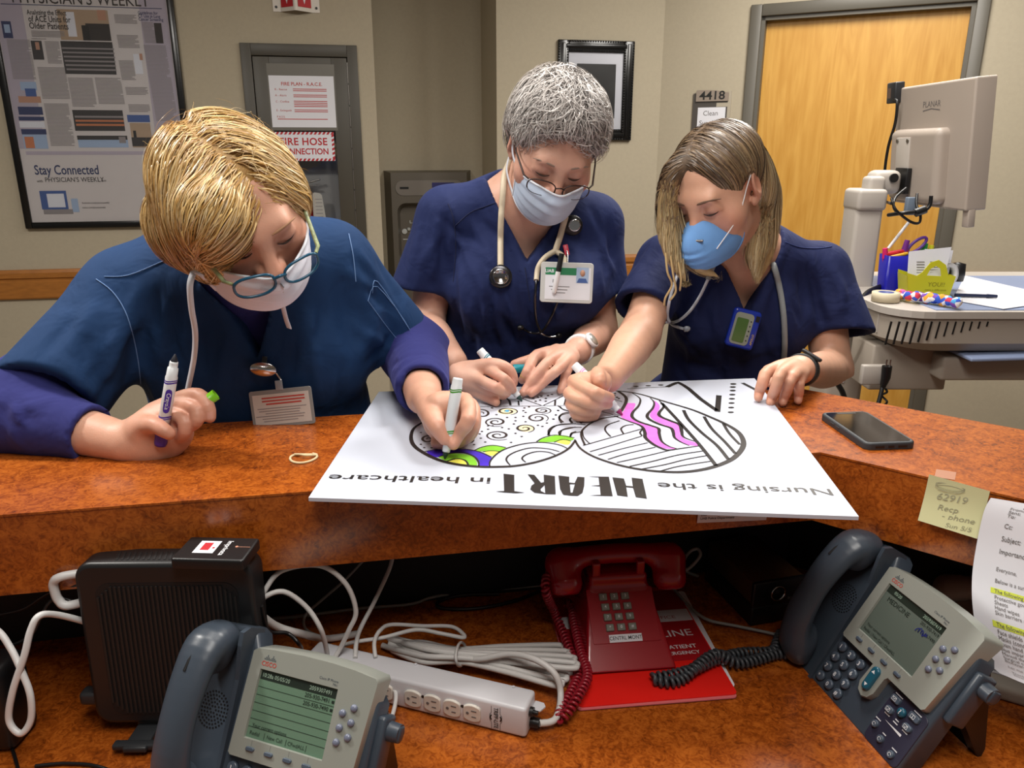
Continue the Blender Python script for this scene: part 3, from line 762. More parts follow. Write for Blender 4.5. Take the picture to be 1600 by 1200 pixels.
    for sx in (-1,1):
        x = 0.095 if sx > 0 else -0.09
        mb.add([(x - 0.008, p.y + 0.035, p.z),(x + 0.008, p.y + 0.035, p.z),(x + 0.008, p.y - 0.03, p.z),(x - 0.008, p.y - 0.03, p.z),
                (x - 0.008, q.y + 0.008, q.z),(x + 0.008, q.y + 0.008, q.z),(x + 0.008, q.y - 0.01, q.z - 0.004),(x - 0.008, q.y - 0.01, q.z - 0.004)],
               [(0,1,2,3),(4,5,6,7),(0,1,5,4),(1,2,6,5),(2,3,7,6),(3,0,4,7)])
    mb.box((0.002, q.y, q.z),(0.18,0.014,0.005)); mb.build('foot_stand', M_BLACK, T)
    return T
kk = 1.092
PH_L = ip_phone('slate grey and silver desk phone with lit green screen, beside the thin client', -20.2,32.1,(-0.236 * kk, 0.688 * kk, 1.5 - 0.581 * kk),0)
PH_R = ip_phone('slate grey and silver desk phone turned sideways, screen scribbled with blue ink', -77.9,30.6,(0.479 * kk, 0.812 * kk, 1.5 - 0.563 * kk),1)

# ------------------------------------------------------------------ red push-button phone on red folders
M_REDP = mat('red phone plastic', '#8e0a1a', 0.22, coat=0.3)
M_REDKEY = mat('grey green push button', '#6d7268', 0.35)
RP = thing('push_button_phone', 'red push-button telephone with coiled red cord standing on red folders', 'phone', (0.176,0.955, DZ + 0.006),(0,0, math.radians(6.1)))
# side profile (y back, z up), plan widths change along it
def loft(secs):
    """sections: lists of equal length of points; quads between, caps on both ends"""
    mb = MB(); n = len(secs[0]); vs = [p for s_ in secs for p in s_]; fs = []
    for k in range(len(secs) - 1):
        for i in range(n): fs.append((k * n + i, k * n + (i + 1) % n, (k + 1) * n + (i + 1) % n, (k + 1) * n + i))
    fs += [tuple(range(n)), tuple(range((len(secs) - 1) * n, len(secs) * n))]
    mb.add(vs, fs); return mb
s = Sdf()
s.box((0,0.095,0.018),(0.068,0.102,0.030),0.007)
s.box((0,0.12,0.03),(0.062,0.075,0.05),0.006, k=0.006)
tl = math.radians(39); pn = np.array((0,-math.sin(tl), math.cos(tl)))
s.plane((0,0.034,0.031),-np.array((0,-math.sin(tl), math.cos(tl))),0.004, 's') if False else None
s.plane((0,0.030,0.028), pn, 0.004)
s.plane((0,-0.006,0.0),(0,-0.94,0.34),0.003)
for sx in (-1,1): s.plane((sx * 0.068,0,0),(sx * 0.97,0,0.24),0.003)
s.plane((0,0,0.001),(0,0,-1),0.0)
s.box((0,0.125,0.088),(0.046,0.03,0.016),0.008, k=0.012)
body = s.build('body', 0.0022, M_REDP, RP, proj=1)
for sx in (-1,1):
    p = Sdf(); p.box((sx * 0.035,0.104,0.106),(0.0065,0.006,0.018),0.003); p.build('cradle_prong', 0.0016, M_REDP, RP)
h = Sdf()
h.curve([(-0.088,0.128,0.114),(-0.05,0.128,0.121),(0.0,0.128,0.124),(0.05,0.128,0.121),(0.088,0.128,0.114)],[0.019,0.0155,0.015,0.0155,0.019],0.02, flat=((0,1,0),1.2))
for sx in (-1,1):
    h.cone((sx * 0.087,0.12,0.111),(sx * 0.083,0.104,0.091),0.0225,0.0265,0.02); h.plane((sx * 0.083,0.092,0.075),(0,-0.5,-0.86),0.004)
    h.plane((sx * 0.083,0.088,0.076),(0,-0.42,-0.9),0.003) if False else None
HS = h.build('handset', 0.0024, M_REDP, RP, proj=1)
PLm = Matrix.Translation((0,0.030 + 0.030,0.028 + 0.030 * math.tan(tl))) @ Matrix(((1,0,0,0),(0, math.cos(tl),-math.sin(tl),0),(0, math.sin(tl), math.cos(tl),0),(0,0,0,1)))
mb = bevel_prism(rrect(0.104,0.084,0.003),-0.001,0.0012,0.0006, PLm @ Matrix.Translation((0.0,0.004,0.0))); FP = mb.build('face_plate', M_REDP, RP)
for r in range(4):
    for c_ in range(3):
        x = -0.010 + (c_ - 1) * 0.0172 + r * 0.0012; y = 0.032 - r * 0.0158
        mb = bevel_prism(shifted(rrect(0.0122,0.0108,0.001), x, y),0.001,0.005,0.0012, PLm); K = mb.build('push_button', M_REDKEY, RP)
        mb = MB(); mb.text('123456789*0#'[r * 3 + c_],0.0062, PLm @ Matrix.Translation((x, y, 0.0054)),0, bold=0.015); mb.build('key_digit', M_PRINT, K)
mb = MB(); mb.box((0,0,0.0015),(0.050,0.0115,0.001), M=PLm @ Matrix.Translation((-0.002,-0.0315,0.0002))); NL = mb.build('name_label', M_PAPER, RP)
mb = MB(); mb.text('CENTRL MONT', 0.0078, PLm @ Matrix.Translation((-0.002,-0.0315,0.0025)),0, bold=0.008, xs=0.92); mb.build('label_text', M_INK, NL)
def coil(path, r_coil, r_wire, turns, name, m, parent, label=None, cat=None, world=False, n=5, per=10):
    pts = catmull(path, 14); L = [0.0]
    for i in range(1, len(pts)): L.append(L[-1] + (pts[i] - pts[i - 1]).length)
    tot = L[-1]; N_ = int(turns * per); out = []; x = None; j = 0
    for k in range(N_ + 1):
        d = tot * k / N_
        while j < len(L) - 2 and L[j + 1] < d: j += 1
        f_ = (d - L[j]) / max(L[j + 1] - L[j],1e-9); p = pts[j].lerp(pts[j + 1], f_)
        tg = (pts[min(j + 2, len(pts) - 1)] - pts[max(j - 1,0)]).normalized()
        x = tg.orthogonal() if x is None else (x - tg * x.dot(tg)); x.normalize(); y = tg.cross(x)
        a = 2 * math.pi * turns * k / N_
        out.append(p + x * (r_coil * math.cos(a)) + y * (r_coil * math.sin(a)))
    mb = MB(); mb.tube(out, r_wire, n)
    o = mb.build(name, m, parent, world, fix=False)
    return o
M_REDC = mat('red coiled cord', '#8f1626', 0.35)
z = lambda px, py, h_=0.012: on_z(px, py, DZ + h_)
coil([on_y(868,893,1.055), on_y(855,900,1.05), on_y(853,925,1.03), z(868,960,0.03), z(888,1010,0.014), z(903,1050,0.012), z(893,1080,0.012), z(878,1105,0.012), z(874,1122,0.012), z(886,1115,0.016),
      z(905,1085,0.024), z(918,1055,0.024), z(908,1020,0.02), z(897,975,0.02), z(893,948,0.022), z(884,942,0.024)],0.0054,0.0025,84, 'coiled_cord', M_REDC, RP, world=True)

# the red folders beneath
M_FOLD = mat('red card', '#de1c14', 0.42, var=0.03, vscale=20)
M_FOLDW = mat('white folder print', '#d9d6da', 0.6)
M_FOLDD = mat('dark red print', '#a3141c', 0.45)
fo = on_z(902,1112, DZ); fx = (on_z(1150,1092, DZ) - fo).normalized(); fy = Vector((-fx.y, fx.x, 0))
FM = frame(fo, fx, fy)
def folder(name, label, dx, dy, rot, z0, w, h, m):
    M_ = FM @ Matrix.Translation((dx, dy, z0)) @ Matrix.Rotation(rot, 4, 'Z')
    t_ = thing(name, label, 'folder', M=M_, group=None)
    mb = MB(); mb.prism(shifted(rrect(w, h, 0.006), w / 2, h / 2),0,0.0014); mb.build('cover', m, t_)
    return t_
folder('clipped_sheets', 'white punched sheets sticking out to the right under the red folders', 0.012,0.030,-0.03,0.0003,0.224,0.25, M_PAPER)
folder('plastic_folder', 'lower red folder with pale worn edge under the red telephone', 0.0,-0.001,0.0,0.0018,0.229,0.285, mat('worn red card', '#c86468', 0.5))
f2 = folder('plastic_folder', 'upper bright red folder with white printed band under the red telephone', 0.003,0.003,0.006,0.0034,0.228,0.282, M_FOLD)
mb = MB(); mb.box((0.114,0.175,0.0016),(0.224,0.19,0.0003)); mb.build('cover_print', M_FOLDD, f2)
mb = MB(); mb.box((0.114,0.195,0.0019),(0.224,0.032,0.0003)); mb.build('white_band', M_FOLDW, f2)
mb = MB(); X = lambda x, y: Matrix.Translation((x, y, 0.0023))
mb.text('ONLINE', 0.024, X(0.213,0.146),0, 'RIGHT', xs=1.1); mb.text('PATIENT', 0.013, X(0.208,0.112),0, 'RIGHT', bold=0.01); mb.text('EMERGENCY', 0.011, X(0.208,0.097),0, 'RIGHT', bold=0.01)
mb.text('OFFICE', 0.012, X(0.2,0.19),1, 'RIGHT', xs=1.1)
mb.build('cover_lettering', [M_FOLDW, M_FOLDD], f2)

# ------------------------------------------------------------------ power strip
M_STRIP = mat('white enamel', '#d3d3d8', 0.28)
M_CABLE = mat('white cable', '#cfcdcb', 0.45)
M_CABLEG = mat('grey cable', '#8b8c88', 0.5)
M_CABLEK = mat('black cable', '#101012', 0.4)
M_SLOT = mat('socket beige', '#d8d2c8', 0.4)
pe = on_z(822,1156, DZ); pl = on_z(587,1097, DZ); px_ = (pl - pe).normalized();
SM = frame(pe, -px_, Vector((0,0,1)).cross(-px_))       # local x to the right end, y back, z up; origin at the right front bottom corner
ST = thing('power_strip', 'long white metal power strip with a row of sockets', 'power strip', M=SM)
LEN = 0.335; SD = 0.042; SH = 0.046
mb = MB(); mb.box((-LEN / 2, SD / 2, SH / 2 + 0.001),(LEN, SD, SH),0.005,3); mb.build('body', M_STRIP, ST)
for i, x in enumerate((-0.075,-0.104,-0.133,-0.162,-0.205,-0.234,-0.263)):
    Mx = Matrix.Translation((x, 0, SH * 0.5)) @ Matrix(((1,0,0,0),(0,0,-1,0),(0,1,0,0),(0,0,0,1)))
    o = []
    for a in range(24):
        t = 2 * math.pi * a / 24; o.append((0.0128 * math.cos(t), max(-0.0108, min(0.0108,0.0145 * math.sin(t)))))
    S_ = bevel_prism([(q[1] * 1.12, q[0]) for q in o],0,0.0035,0.001, Mx).build('socket', M_SLOT, ST)
    sl = MB(); sl.box((0.003,0.0045,0.0035),(0.0075,0.0018,0.0006), M=Mx); sl.box((0.003,-0.0045,0.0035),(0.0062,0.0018,0.0006), M=Mx); sl.cyl((-0.006,0,0.003),(-0.006,0,0.0039),0.0022, n=10, M=Mx)
    sl.build('socket_slots', M_GREYINK, S_)
for x in (-0.0895,-0.1475):
    mb = MB(); mb.cyl((x, -0.0003, SH * 0.62),(x, 0.002, SH * 0.62),0.0025, n=10); mb.build('rivet', M_BLACK, ST)
mb = MB(); Mx = Matrix.Translation((-0.042,-0.0006, SH * 0.5)) @ Matrix(((1,0,0,0),(0,0,-1,0),(0,1,0,0),(0,0,0,1))) @ Matrix.Rotation(-math.pi / 2,4, 'Z')
mb.text('TRIPP-LITE', 0.0088, Mx, 0, bold=0.012, xs=0.8);
for sy in (-1,1):
    v_, f_ = ribbon([(-0.018, sy * 0.006),(-0.008, sy * 0.006),(-0.004, sy * 0.0085),(0.004, sy * 0.0085),(0.008, sy * 0.006),(0.018, sy * 0.006)],0.0006); mb.add(v_, f_, Mx)
v_, f_ = ribbon([(-0.004,0.0062),(0,0.0078),(0.004,0.0062)],0.002); mb.add(v_, f_, Mx); v_, f_ = ribbon([(-0.004,-0.0062),(0,-0.0078),(0.004,-0.0062)],0.002); mb.add(v_, f_, Mx)
mb.build('maker_name', M_INK, ST)
mb = MB(); mb.cyl((0,0.016,0.032),(0.005,0.016,0.032),0.0065, n=14); mb.cyl((0.005,0.016,0.032),(0.011,0.016,0.032),0.003, n=10); mb.build('reset_button', M_BLACK, ST)
mb = MB(); mb.cyl((0,0.02,0.013),(0.012,0.02,0.013),0.0075,0.0065, n=14); mb.build('cord_grommet', M_BLACK, ST)
mb = MB(); mb.prism([(0,0.020),(0.012,0.024),(0.016,0.034),(0.012,0.040),(0,0.041)],0.028,0.030); mb.build('mounting_ear', M_STRIP, ST)
for x in (-0.03,-0.175):
    mb = MB(); mb.cyl((x, 0.036, SH + 0.0005),(x, 0.036, SH + 0.0025),0.0022, n=10); mb.build('screw', M_STRIP, ST)
# its cord: out of the right end, round, and bundled behind the strip
def SP(x, y, z_): return SM @ Vector((x, y, z_))
cord = [SP(0.012,0.02,0.013), z(868,1123,0.012), z(876,1085,0.02), z(866,1052,0.045), z(835,1030,0.055), z(795,1022,0.05), z(745,1030,0.035), z(700,1022,0.02), z(640,1005,0.012)]
mb = MB(); mb.tube(catmull(cord, 10),0.0046,10)
mb.build('power_cord', M_CABLE, ST, True)
rnd = random.Random(2)
loops = []
for i in range(7):
    zz = 0.006 + 0.0085 * (i % 4); o_ = i * 4.5
    a = z(608 + rnd.uniform(-12,18),1000 + rnd.uniform(-6,6),0.010 + 0.004 * (i % 3))
    m1 = z(716 + rnd.uniform(-3,3),1020 + i * 2.2 - 6, zz + 0.006); e1_ = z(860 + (10,18,26,30,22,14,8)[i],1008 + i * 9, zz)
    e2_ = z(862 + (8,14,24,26,18,12,4)[i],1017 + i * 9, zz - 0.001)
    m2 = z(718 + rnd.uniform(-3,3),1027 + i * 2.2 - 6, zz + 0.003); b_ = z(600 + rnd.uniform(-10,20),1012 + rnd.uniform(-4,6),0.008)
    mid1 = z(790,1010 + i * 5.5, zz + 0.004); mid2 = z(795,1018 + i * 5.5, zz)
    bend = z(872 + (8,16,25,29,20,13,6)[i],1013 + i * 9, zz)
    pts = [a, z(660,1004 + i * 3, zz + 0.004), m1, mid1, e1_, bend, e2_, mid2, m2, z(660,1016 + i * 3, zz), b_]
    mb = MB(); mb.tube(catmull(pts, 8),0.0044,8); mb.build('cord_loop', M_CABLE, ST, True)
mb = MB()
mb.tube(catmull([z(722,1004,0.03), z(716,1008,0.045), z(712,1026,0.046), z(716,1040,0.03), z(724,1036,0.012), z(727,1012,0.012)],6, True),0.0022,6, closed=True); mb.build('twist_tie', M_CABLE, ST, True)
# other cables about the desk
def cable(name, label, pts, r, m, n=8, cat='cable', group=None):
    mb = MB(); mb.tube(catmull(pts, 10), r, n); o = mb.build(name, m, fix=False); return tag(o, label, cat, group)
y = on_y
cable('white_cable', 'white cable arching high out of the thin client to the power strip', [y(398,945,0.90), y(412,925,0.915), y(440,892,0.93), y(500,884,0.94), y(540,912,0.945), y(556,955,0.945), y(545,985,0.94), SP(-0.285,0.02,0.06), SP(-0.29,0.012,0.0485)],0.0036, M_CABLE)
cable('white_cable', 'white cable in a low arch below the higher one beside the thin client', [y(398,952,0.9), y(415,932,0.91), y(445,925,0.92), y(480,950,0.925), y(502,985,0.92), SP(-0.305,0.016,0.0485)],0.0036, M_CABLE)
cable('white_cable', 'white cable hanging straight down from under the counter to the power strip', [y(614,866,1.09), y(608,890,1.07), y(585,940,1.02), y(560,990,0.97), SP(-0.262,0.02,0.0485)],0.0034, M_CABLE)
cable('white_cable', 'thick white cable leaving the thin client near the desk', [y(400,952,0.895), y(412,965,0.9), y(435,980,0.92), y(470,990,0.945), z(510,998,0.012), z(560,990,0.008)],0.0055, M_CABLE)
cable('grey_cable', 'thin grey cable slanting behind the white arches', [y(575,868,1.1), y(540,905,1.08), y(500,940,1.06), y(477,962,1.04), z(480,985,0.006), z(520,1000,0.006)],0.0022, M_CABLEG)
cable('white_cable', 'loose white cable loop lying on top of the cord bundle', [SP(-0.235,0.03,0.0485), z(585,1003,0.06), z(594,985,0.065), z(612,976,0.06), z(660,978,0.05), z(705,979,0.045), z(724,991,0.042), z(722,996,0.042), z(690,990,0.05), z(650,984,0.055), z(600,996,0.055), z(555,1003,0.05), SP(-0.3,0.05,0.04)],0.003, M_CABLE)
cable('white_cable', 'small white cable loop beside the left desk phone', [z(585,1068,0.03), z(600,1063,0.03), z(618,1082,0.025), z(614,1115,0.015), z(604,1130,0.01), z(612,1160,0.005), z(600,1178,0.004)],0.003, M_CABLE)
cable('white_cable', 'short white cable curling under the right side of the left phone', [z(584,1098,0.02), z(598,1106,0.02), z(610,1128,0.012), z(612,1150,0.008)],0.003, M_CABLE)
cable('grey_cable', 'long grey cable running along the black back panel to the red telephone', [z(400,966,0.006), z(450,965,0.006), z(560,951,0.006), z(640,944,0.006), z(672,934,0.008), z(720,926,0.006), z(790,920,0.006), z(860,913,0.006)],0.0026, M_CABLEG)
cable('black_cable', 'flat black cable loop on the desk behind the power strip', [z(850,921,0.004), z(800,940,0.004), z(740,951,0.004), z(690,950,0.004), z(686,940,0.004), z(720,930,0.004), z(780,928,0.004)],0.003, M_CABLEK)
cable('grey_cable', 'grey cable running from the red telephone to the right desk phone', [z(1040,905,0.02), z(1075,945,0.01), z(1105,968,0.008), z(1150,978,0.006), z(1210,991,0.006), z(1232,1000,0.006)],0.0026, M_CABLEG)
cable('grey_cable', 'pale cable loop standing up beside the red handset', [y(1060,898,1.13), y(1080,885,1.14), y(1094,868,1.15), y(1090,858,1.16), y(1078,862,1.16), y(1068,878,1.17), y(1072,892,1.18), y(1090,900,1.2)],0.0028, M_CABLEG)
M_COILK = mat('dark grey coiled cord', '#3d4146', 0.4)
cc_ = thing('coiled_cable', 'dark grey coiled handset cord tangled in front of the right phone', 'cord', on_z(1130,1040, DZ))
coil([z(1236,1008,0.02), z(1222,990,0.016), z(1215,1003,0.014), z(1205,1018,0.012), z(1160,1020,0.014), z(1120,1030,0.016), z(1085,1045,0.018), z(1050,1055,0.018), z(1026,1058,0.016), z(1022,1061,0.014),
      z(1045,1066,0.014), z(1068,1060,0.014), z(1090,1040,0.022), z(1120,1022,0.026), z(1150,1036,0.014), z(1185,1030,0.012), z(1212,1022,0.012), z(1235,1022,0.01)],0.0062,0.0028,70, 'coil', M_COILK, cc_, world=True)
mb = MB(); mb.tube(catmull([z(1215,1022,0.01), z(1235,1022,0.006), z(1262,1008,0.008)],6),0.0018,6); mb.build('cord_end', M_COILK, cc_, True)
# ------------------------------------------------------------------ thin client with its card reader
M_TC = mat('thin client black', '#17181a', 0.42, bump=0.04, bscale=1200)
M_TCR = mat('thin client rib', '#1d1a19', 0.6)
M_GREYP = mat('dark grey plastic', '#2b2d30', 0.4)
TCM = face_matrix(1.0,2.5,(-0.435,0.836,0.777))          # local x right, y up, z towards the viewer; origin at the bottom centre of the front
TC = thing('thin_client', 'upright black thin client computer with a ribbed side panel', 'computer', M=TCM)
w, h_ = 0.222,0.232
ol = shifted(rrect(w, h_, 0.022,6),0, h_ / 2)
mb = bevel_prism(ol, -0.040,0.0,0.006); mb.build('case', M_TC, TC)
pan = shifted(rrect(0.178,0.190,0.018,6),0.002, h_ / 2 - 0.006)
mb = MB(); mb.prism(pan, 0.0002,0.0006); mb.build('vent_panel', M_BLACKP, TC)
for i in range(31):
    x = 0.002 - 0.0855 + i * 0.0057
    e = 0.0
    hh = 0.182 if 3 <= i <= 27 else 0.182 - 0.010 * (3 - i if i < 3 else i - 27)
    mb = MB(); mb.box((x, h_ / 2 - 0.006,0.0014),(0.0026, hh, 0.0022)); mb.build('rib', M_TCR, TC)
for i in range(22):
    x = -0.062 + i * 0.0066
    if x > 0.025: break
    mb = MB(); mb.box((x, h_ + 0.0002,-0.020),(0.0028,0.0008,0.022), R=Matrix.Rotation(0.25,3, 'Y')); mb.build('top_slot', M_BLACKP, TC)
mb = MB(); mb.box((0.0,-0.0075,0.030),(0.15,0.008,0.012),0.002); mb.box((-0.045,-0.008,0.005),(0.03,0.008,0.07),0.002); mb.box((0.045,-0.008,0.005),(0.03,0.008,0.07),0.002); mb.box((0.0,-0.0075,-0.055),(0.15,0.008,0.012),0.002)
mb.build('stand', M_GREYP, TC)
mb = MB(); mb.box((0,-0.003,-0.02),(0.12,0.006,0.03),0.001); mb.build('stand_neck', M_GREYP, TC)
# card reader lying on top
rz_ = 0.777 + h_ + 0.001
c0, c1, c2 = on_z(274,873, rz_ + 0.013), on_z(388,876, rz_ + 0.013), on_z(290,838, rz_ + 0.013)
RM = frame((c0 + c1) / 2 + (c2 - c0) / 2 - Vector((0,0,0.013)), c1 - c0, c2 - c0)
CR = thing('card_reader', 'small black card reader lying on the thin client', 'card reader', M=RM)
rw, rd = (c1 - c0).length, (c2 - c0).length
bevel_prism(rrect(rw, rd, 0.004),0,0.013,0.003).build('case', M_BLACK, CR)
mb = MB(); mb.box((-0.012,0.002,0.0132),(0.026,0.030,0.0003)); LB = mb.build('sticker', M_PAPER, CR)
mb = MB(); mb.box((-0.013,0.003,0.0135),(0.011,0.018,0.0003));
mb.box((-0.003,0.0,0.0135),(0.003,0.003,0.0003)); mb.build('sticker_logo', M_RED, LB)
mb = MB(); mb.text('Imprivata', 0.0095, Matrix.Translation((0.0125,0,0.0136)) @ Matrix.Rotation(-math.pi / 2,4, 'Z'),0, bold=0.015); mb.build('maker_name', M_PRINT, CR)
mb = MB(); mb.cyl((0.025,0.004,0.0128),(0.025,0.004,0.0138),0.0018, n=10); mb.box((0.034,0.004,0.0133),(0.016,0.0006,0.0003)); mb.build('lamp', mat('reader lamp', '#c98f78', 0.3), CR)
# ethernet and power leads on its left
mb = MB(); P = lambda x, yy, z_: TCM @ Vector((x, yy, z_))
M_WPL = mat('ethernet white', '#d9d9d9', 0.4)
cable('ethernet_cable', 'knobbly white ethernet cable plugged into the left of the thin client', [P(-0.111,0.205,-0.03), y(96,901,0.86), y(84,910,0.86), y(86,925,0.86), y(92,938,0.86), y(105,946,0.86), P(-0.111,0.165,-0.03)],0.0058, M_WPL)
cable('ethernet_cable', 'long white cable hanging in a loop at the far left', [P(-0.112,0.13,-0.03), y(92,961,0.84), y(62,962,0.82), y(48,985,0.81), y(38,1025,0.80), y(20,1080,0.79), y(14,1125,0.785), y(32,1146,0.78), y(48,1125,0.785), y(47,1085,0.79), y(32,1045,0.80), y(16,1012,0.81), y(-5,985,0.82), y(-40,975,0.84)],0.0042, M_WPL)
cable('black_cable', 'thin black lead crossing behind the hanging white loop', [P(-0.112,0.19,-0.03), y(80,925,0.87), y(40,950,0.88), y(0,960,0.88)],0.0022, M_CABLEK)
cable('black_cable', 'black lead running down left of the thin client', [P(-0.112,0.15,-0.03), y(85,935,0.87), y(50,990,0.86), y(15,1010,0.86)],0.0022, M_CABLEK)
cable('black_cable', 'black lead lying on the desk in the left corner', [z(-10,1115,0.003), z(15,1160,0.003), z(28,1200,0.003)],0.0022, M_CABLEK)
cable('black_cable', 'black lead lying along the bottom edge beside the phone', [z(55,1197,0.003), z(100,1193,0.003), z(150,1197,0.003), z(200,1215,0.003)],0.0022, M_CABLEK)
cable('black_cable', 'thin black cable curling from the thin client to its right', [P(0.112,0.16,-0.02), y(420,985,0.87), y(450,990,0.88), y(470,1010,0.88), z(470,1020,0.004)],0.0026, M_CABLEK)
bx = thing('black_speaker', 'edge of a black box at the left margin of the desk', 'speaker', on_z(-40,1100, DZ))
mb = MB(); c = on_y(-62,1020,0.80); mb.box((c.x - 0.012,0.83,0.82 + 0.001),(0.1,0.06,0.12),0.012,3); mb.build('case', M_BLACK, bx, True)
mb = MB(); mb.cyl((c.x - 0.01,0.8,0.83),(c.x - 0.01,0.7965,0.83),0.03, n=24); mb.build('cone', M_GREYP, bx, True)
mb = MB(); mb.box((P(-0.122,0.03,-0.02)),(0.026,0.02,0.018),0.004); o = mb.build('power_adapter', M_GREYP); tag(o, 'small dark plug at the lower left of the thin client', 'plug')

# ------------------------------------------------------------------ electric pencil sharpener
M_WOODK = mat('dark walnut veneer', '#3f2814', 0.45, var=0.25, vscale=8, stretch=(40,4,4))
a0 = on_z(1172,980, DZ); a1 = on_z(1250,966, DZ)
SHM = frame(a0, a1 - a0, Vector((-(a1 - a0).y, (a1 - a0).x, 0)))
SH = thing('pencil_sharpener', 'black electric pencil sharpener with walnut top, in the shadow under the counter', 'pencil sharpener', M=SHM)
wS = (a1 - a0).length + 0.006
mb = MB(); mb.box((wS / 2,0.075,0.018),(wS, 0.15,0.034),0.003); mb.build('base', M_BLACK, SH)
mb = MB(); mb.box((wS / 2,0.078,0.056),(wS - 0.004,0.144,0.040),0.003); mb.build('cover', M_WOODK, SH)
mb = MB(); mb.box((wS / 2,0.003,0.057),(wS, 0.008,0.044),0.002); mb.build('front_plate', M_BLACK, SH)
mb = MB(); Mx = Matrix.Translation((wS * 0.45,-0.0012,0.056)) @ Matrix.Rotation(math.pi / 2,4, 'X')
mb.lathe([(0.0135,0),(0.0135,0.002),(0.0115,0.002),(0.0115,0.0)], Mx, 28); mb.build('pencil_hole_ring', M_CHROME, SH)
mb = MB(); mb.lathe([(0.0114,0.0004),(0.004,0.0002),(0.0,0.0)], Mx, 24); mb.build('pencil_hole', M_GREYP, SH)
mb = MB(); mb.text('BOSTON', 0.0055, Matrix.Translation((wS * 0.75,-0.0014,0.044)) @ Matrix.Rotation(math.pi / 2,4, 'X'),0); mb.build('maker_name', M_CABLEG, SH)

# ------------------------------------------------------------------ beige telephone behind the right desk phone
M_BEIGE = mat('beige phone plastic', '#b9b2a6', 0.4)
M_BKEY = mat('grey phone key', '#6f6c66', 0.4)
b0 = on_z(1478,1066, DZ); b1 = on_z(1600,1102, DZ)
BM = frame(b0, b1 - b0, Vector((-(b1 - b0).y, (b1 - b0).x, 0)))
BP = thing('beige_telephone', 'beige telephone half hidden behind the right desk phone and memo', 'phone', M=BM)
s = Sdf(); s.box((0.085,0.1,0.022),(0.09,0.105,0.034),0.008); tl2 = math.radians(17)
s.plane((0.085,0.0,0.022),(0,-math.sin(tl2), math.cos(tl2)),0.006); s.plane((0,0,0.001),(0,0,-1),0)
s.build('body', 0.003, M_BEIGE, BP, proj=1)
s = Sdf(); s.curve([(-0.012,0.165,0.062),(0.03,0.168,0.075),(0.085,0.168,0.079),(0.14,0.168,0.075),(0.182,0.165,0.062)],[0.022,0.016,0.014,0.016,0.022],0.01, flat=((0,1,0),1.3))
s.build('handset', 0.0026, M_BEIGE, BP, proj=1)
mb = MB(); mb.box((0.07,0.128,0.071),(0.02,0.014,0.03),0.004, R=Matrix.Rotation(-0.3,3, 'X')); mb.build('cradle_prong', M_BEIGE, BP)
Bs = Matrix.Translation((0.085,0.0,0.022)) @ Matrix.Rotation(tl2,4, 'X')
for r in range(4):
    for c_ in range(3):
        mb = MB(); mb.box((-0.028 + c_ * 0.022,0.038 + r * 0.017,0.002),(0.014,0.010,0.005),0.001, M=Bs); mb.build('push_button', M_BKEY, BP)
mb = MB(); mb.box((-0.02,0.022,0.0008),(0.085,0.011,0.0006), M=Bs); NL = mb.build('number_label', M_PAPER, BP)
mb = MB(); mb.text('205-558-', 0.009, Bs @ Matrix.Translation((-0.06,0.022,0.0014)),0, 'LEFT', bold=0.01); mb.build('label_text', M_INK, NL)

# ------------------------------------------------------------------ sticky note, tape, memo and tag on the counter front
M_NOTE = mat('pale yellow note', '#d6d6a6', 0.8)
M_PENCIL = mat('pencil writing', '#a3a287', 0.8)
def fas(px, py, off=0.001, n=n2): return on_plane(px, py, FC - n * off, n)
q0, q1, q2, q3 = fas(1447,740), fas(1545,761), fas(1527,842,0.010), fas(1434,813,0.008)
NM = frame(q3, q2 - q3, q0 - q3); NT = thing('sticky_note', 'pale yellow sticky note with pencil writing on the counter front', 'note', M=NM)
nw, nh = (q2 - q3).length, (q0 - q3).length
mb = MB(); G = []; nn_ = 8
for i in range(nn_ + 1):
    for j in range(2): G.append((nw * j, nh * i / nn_, 0.004 * math.sin(math.pi * i / nn_) * -1))
mb.add(G, [(2 * i, 2 * i + 1,2 * i + 3,2 * i + 2) for i in range(nn_)], None, 0, True); mb.build('sheet', M_NOTE, NT)
mb = MB(); zt = lambda yv: -0.004 * math.sin(math.pi * yv / nh) + 0.0008
for (tx, x, yy, sz) in (('62919', 0.44,0.63,0.0135),('Recp', 0.42,0.40,0.0115),('- phone', 0.62,0.27,0.0115),('Sun 5/5', 0.66,0.10,0.0095)):
    mb.text(tx, sz, Matrix.Translation((nw * x, nh * yy, zt(nh * yy))) @ Matrix.Rotation(0.12,4, 'Z'),0, shear=0.25, xs=1.1)
v_, f_ = ribbon([(nw * 0.38 + 0.017 * math.cos(a) * (1 + 0.1 * math.sin(3 * a)), nh * 0.84 + 0.005 * math.sin(a + 0.3) + 0.002 * math.sin(a * 0.33)) for a in [k * 0.35 for k in range(58)]],0.0006); mb.add(v_, f_, Matrix.Translation((0,0, zt(nh * 0.84))))
mb.build('handwriting', M_PENCIL, NT)
t0, t1, t2 = on_z(1460,745, CZ + 0.0006), on_z(1492,750, CZ + 0.0006), on_z(1463,733, CZ + 0.0006)
mb = MB(); mb.add([t0, t1, t1 + (t2 - t0), t2],[(0,1,2,3)]); mb.add([v + Vector((0,0,-0.0005)) for v in (t0, t1, t1 + (t2 - t0), t2)],[(3,2,1,0)])
o = mb.build('adhesive_tape', mat('clear tape', '#a8765e', 0.3)); tag(o, 'small piece of clear tape on the counter above the sticky note', 'tape')
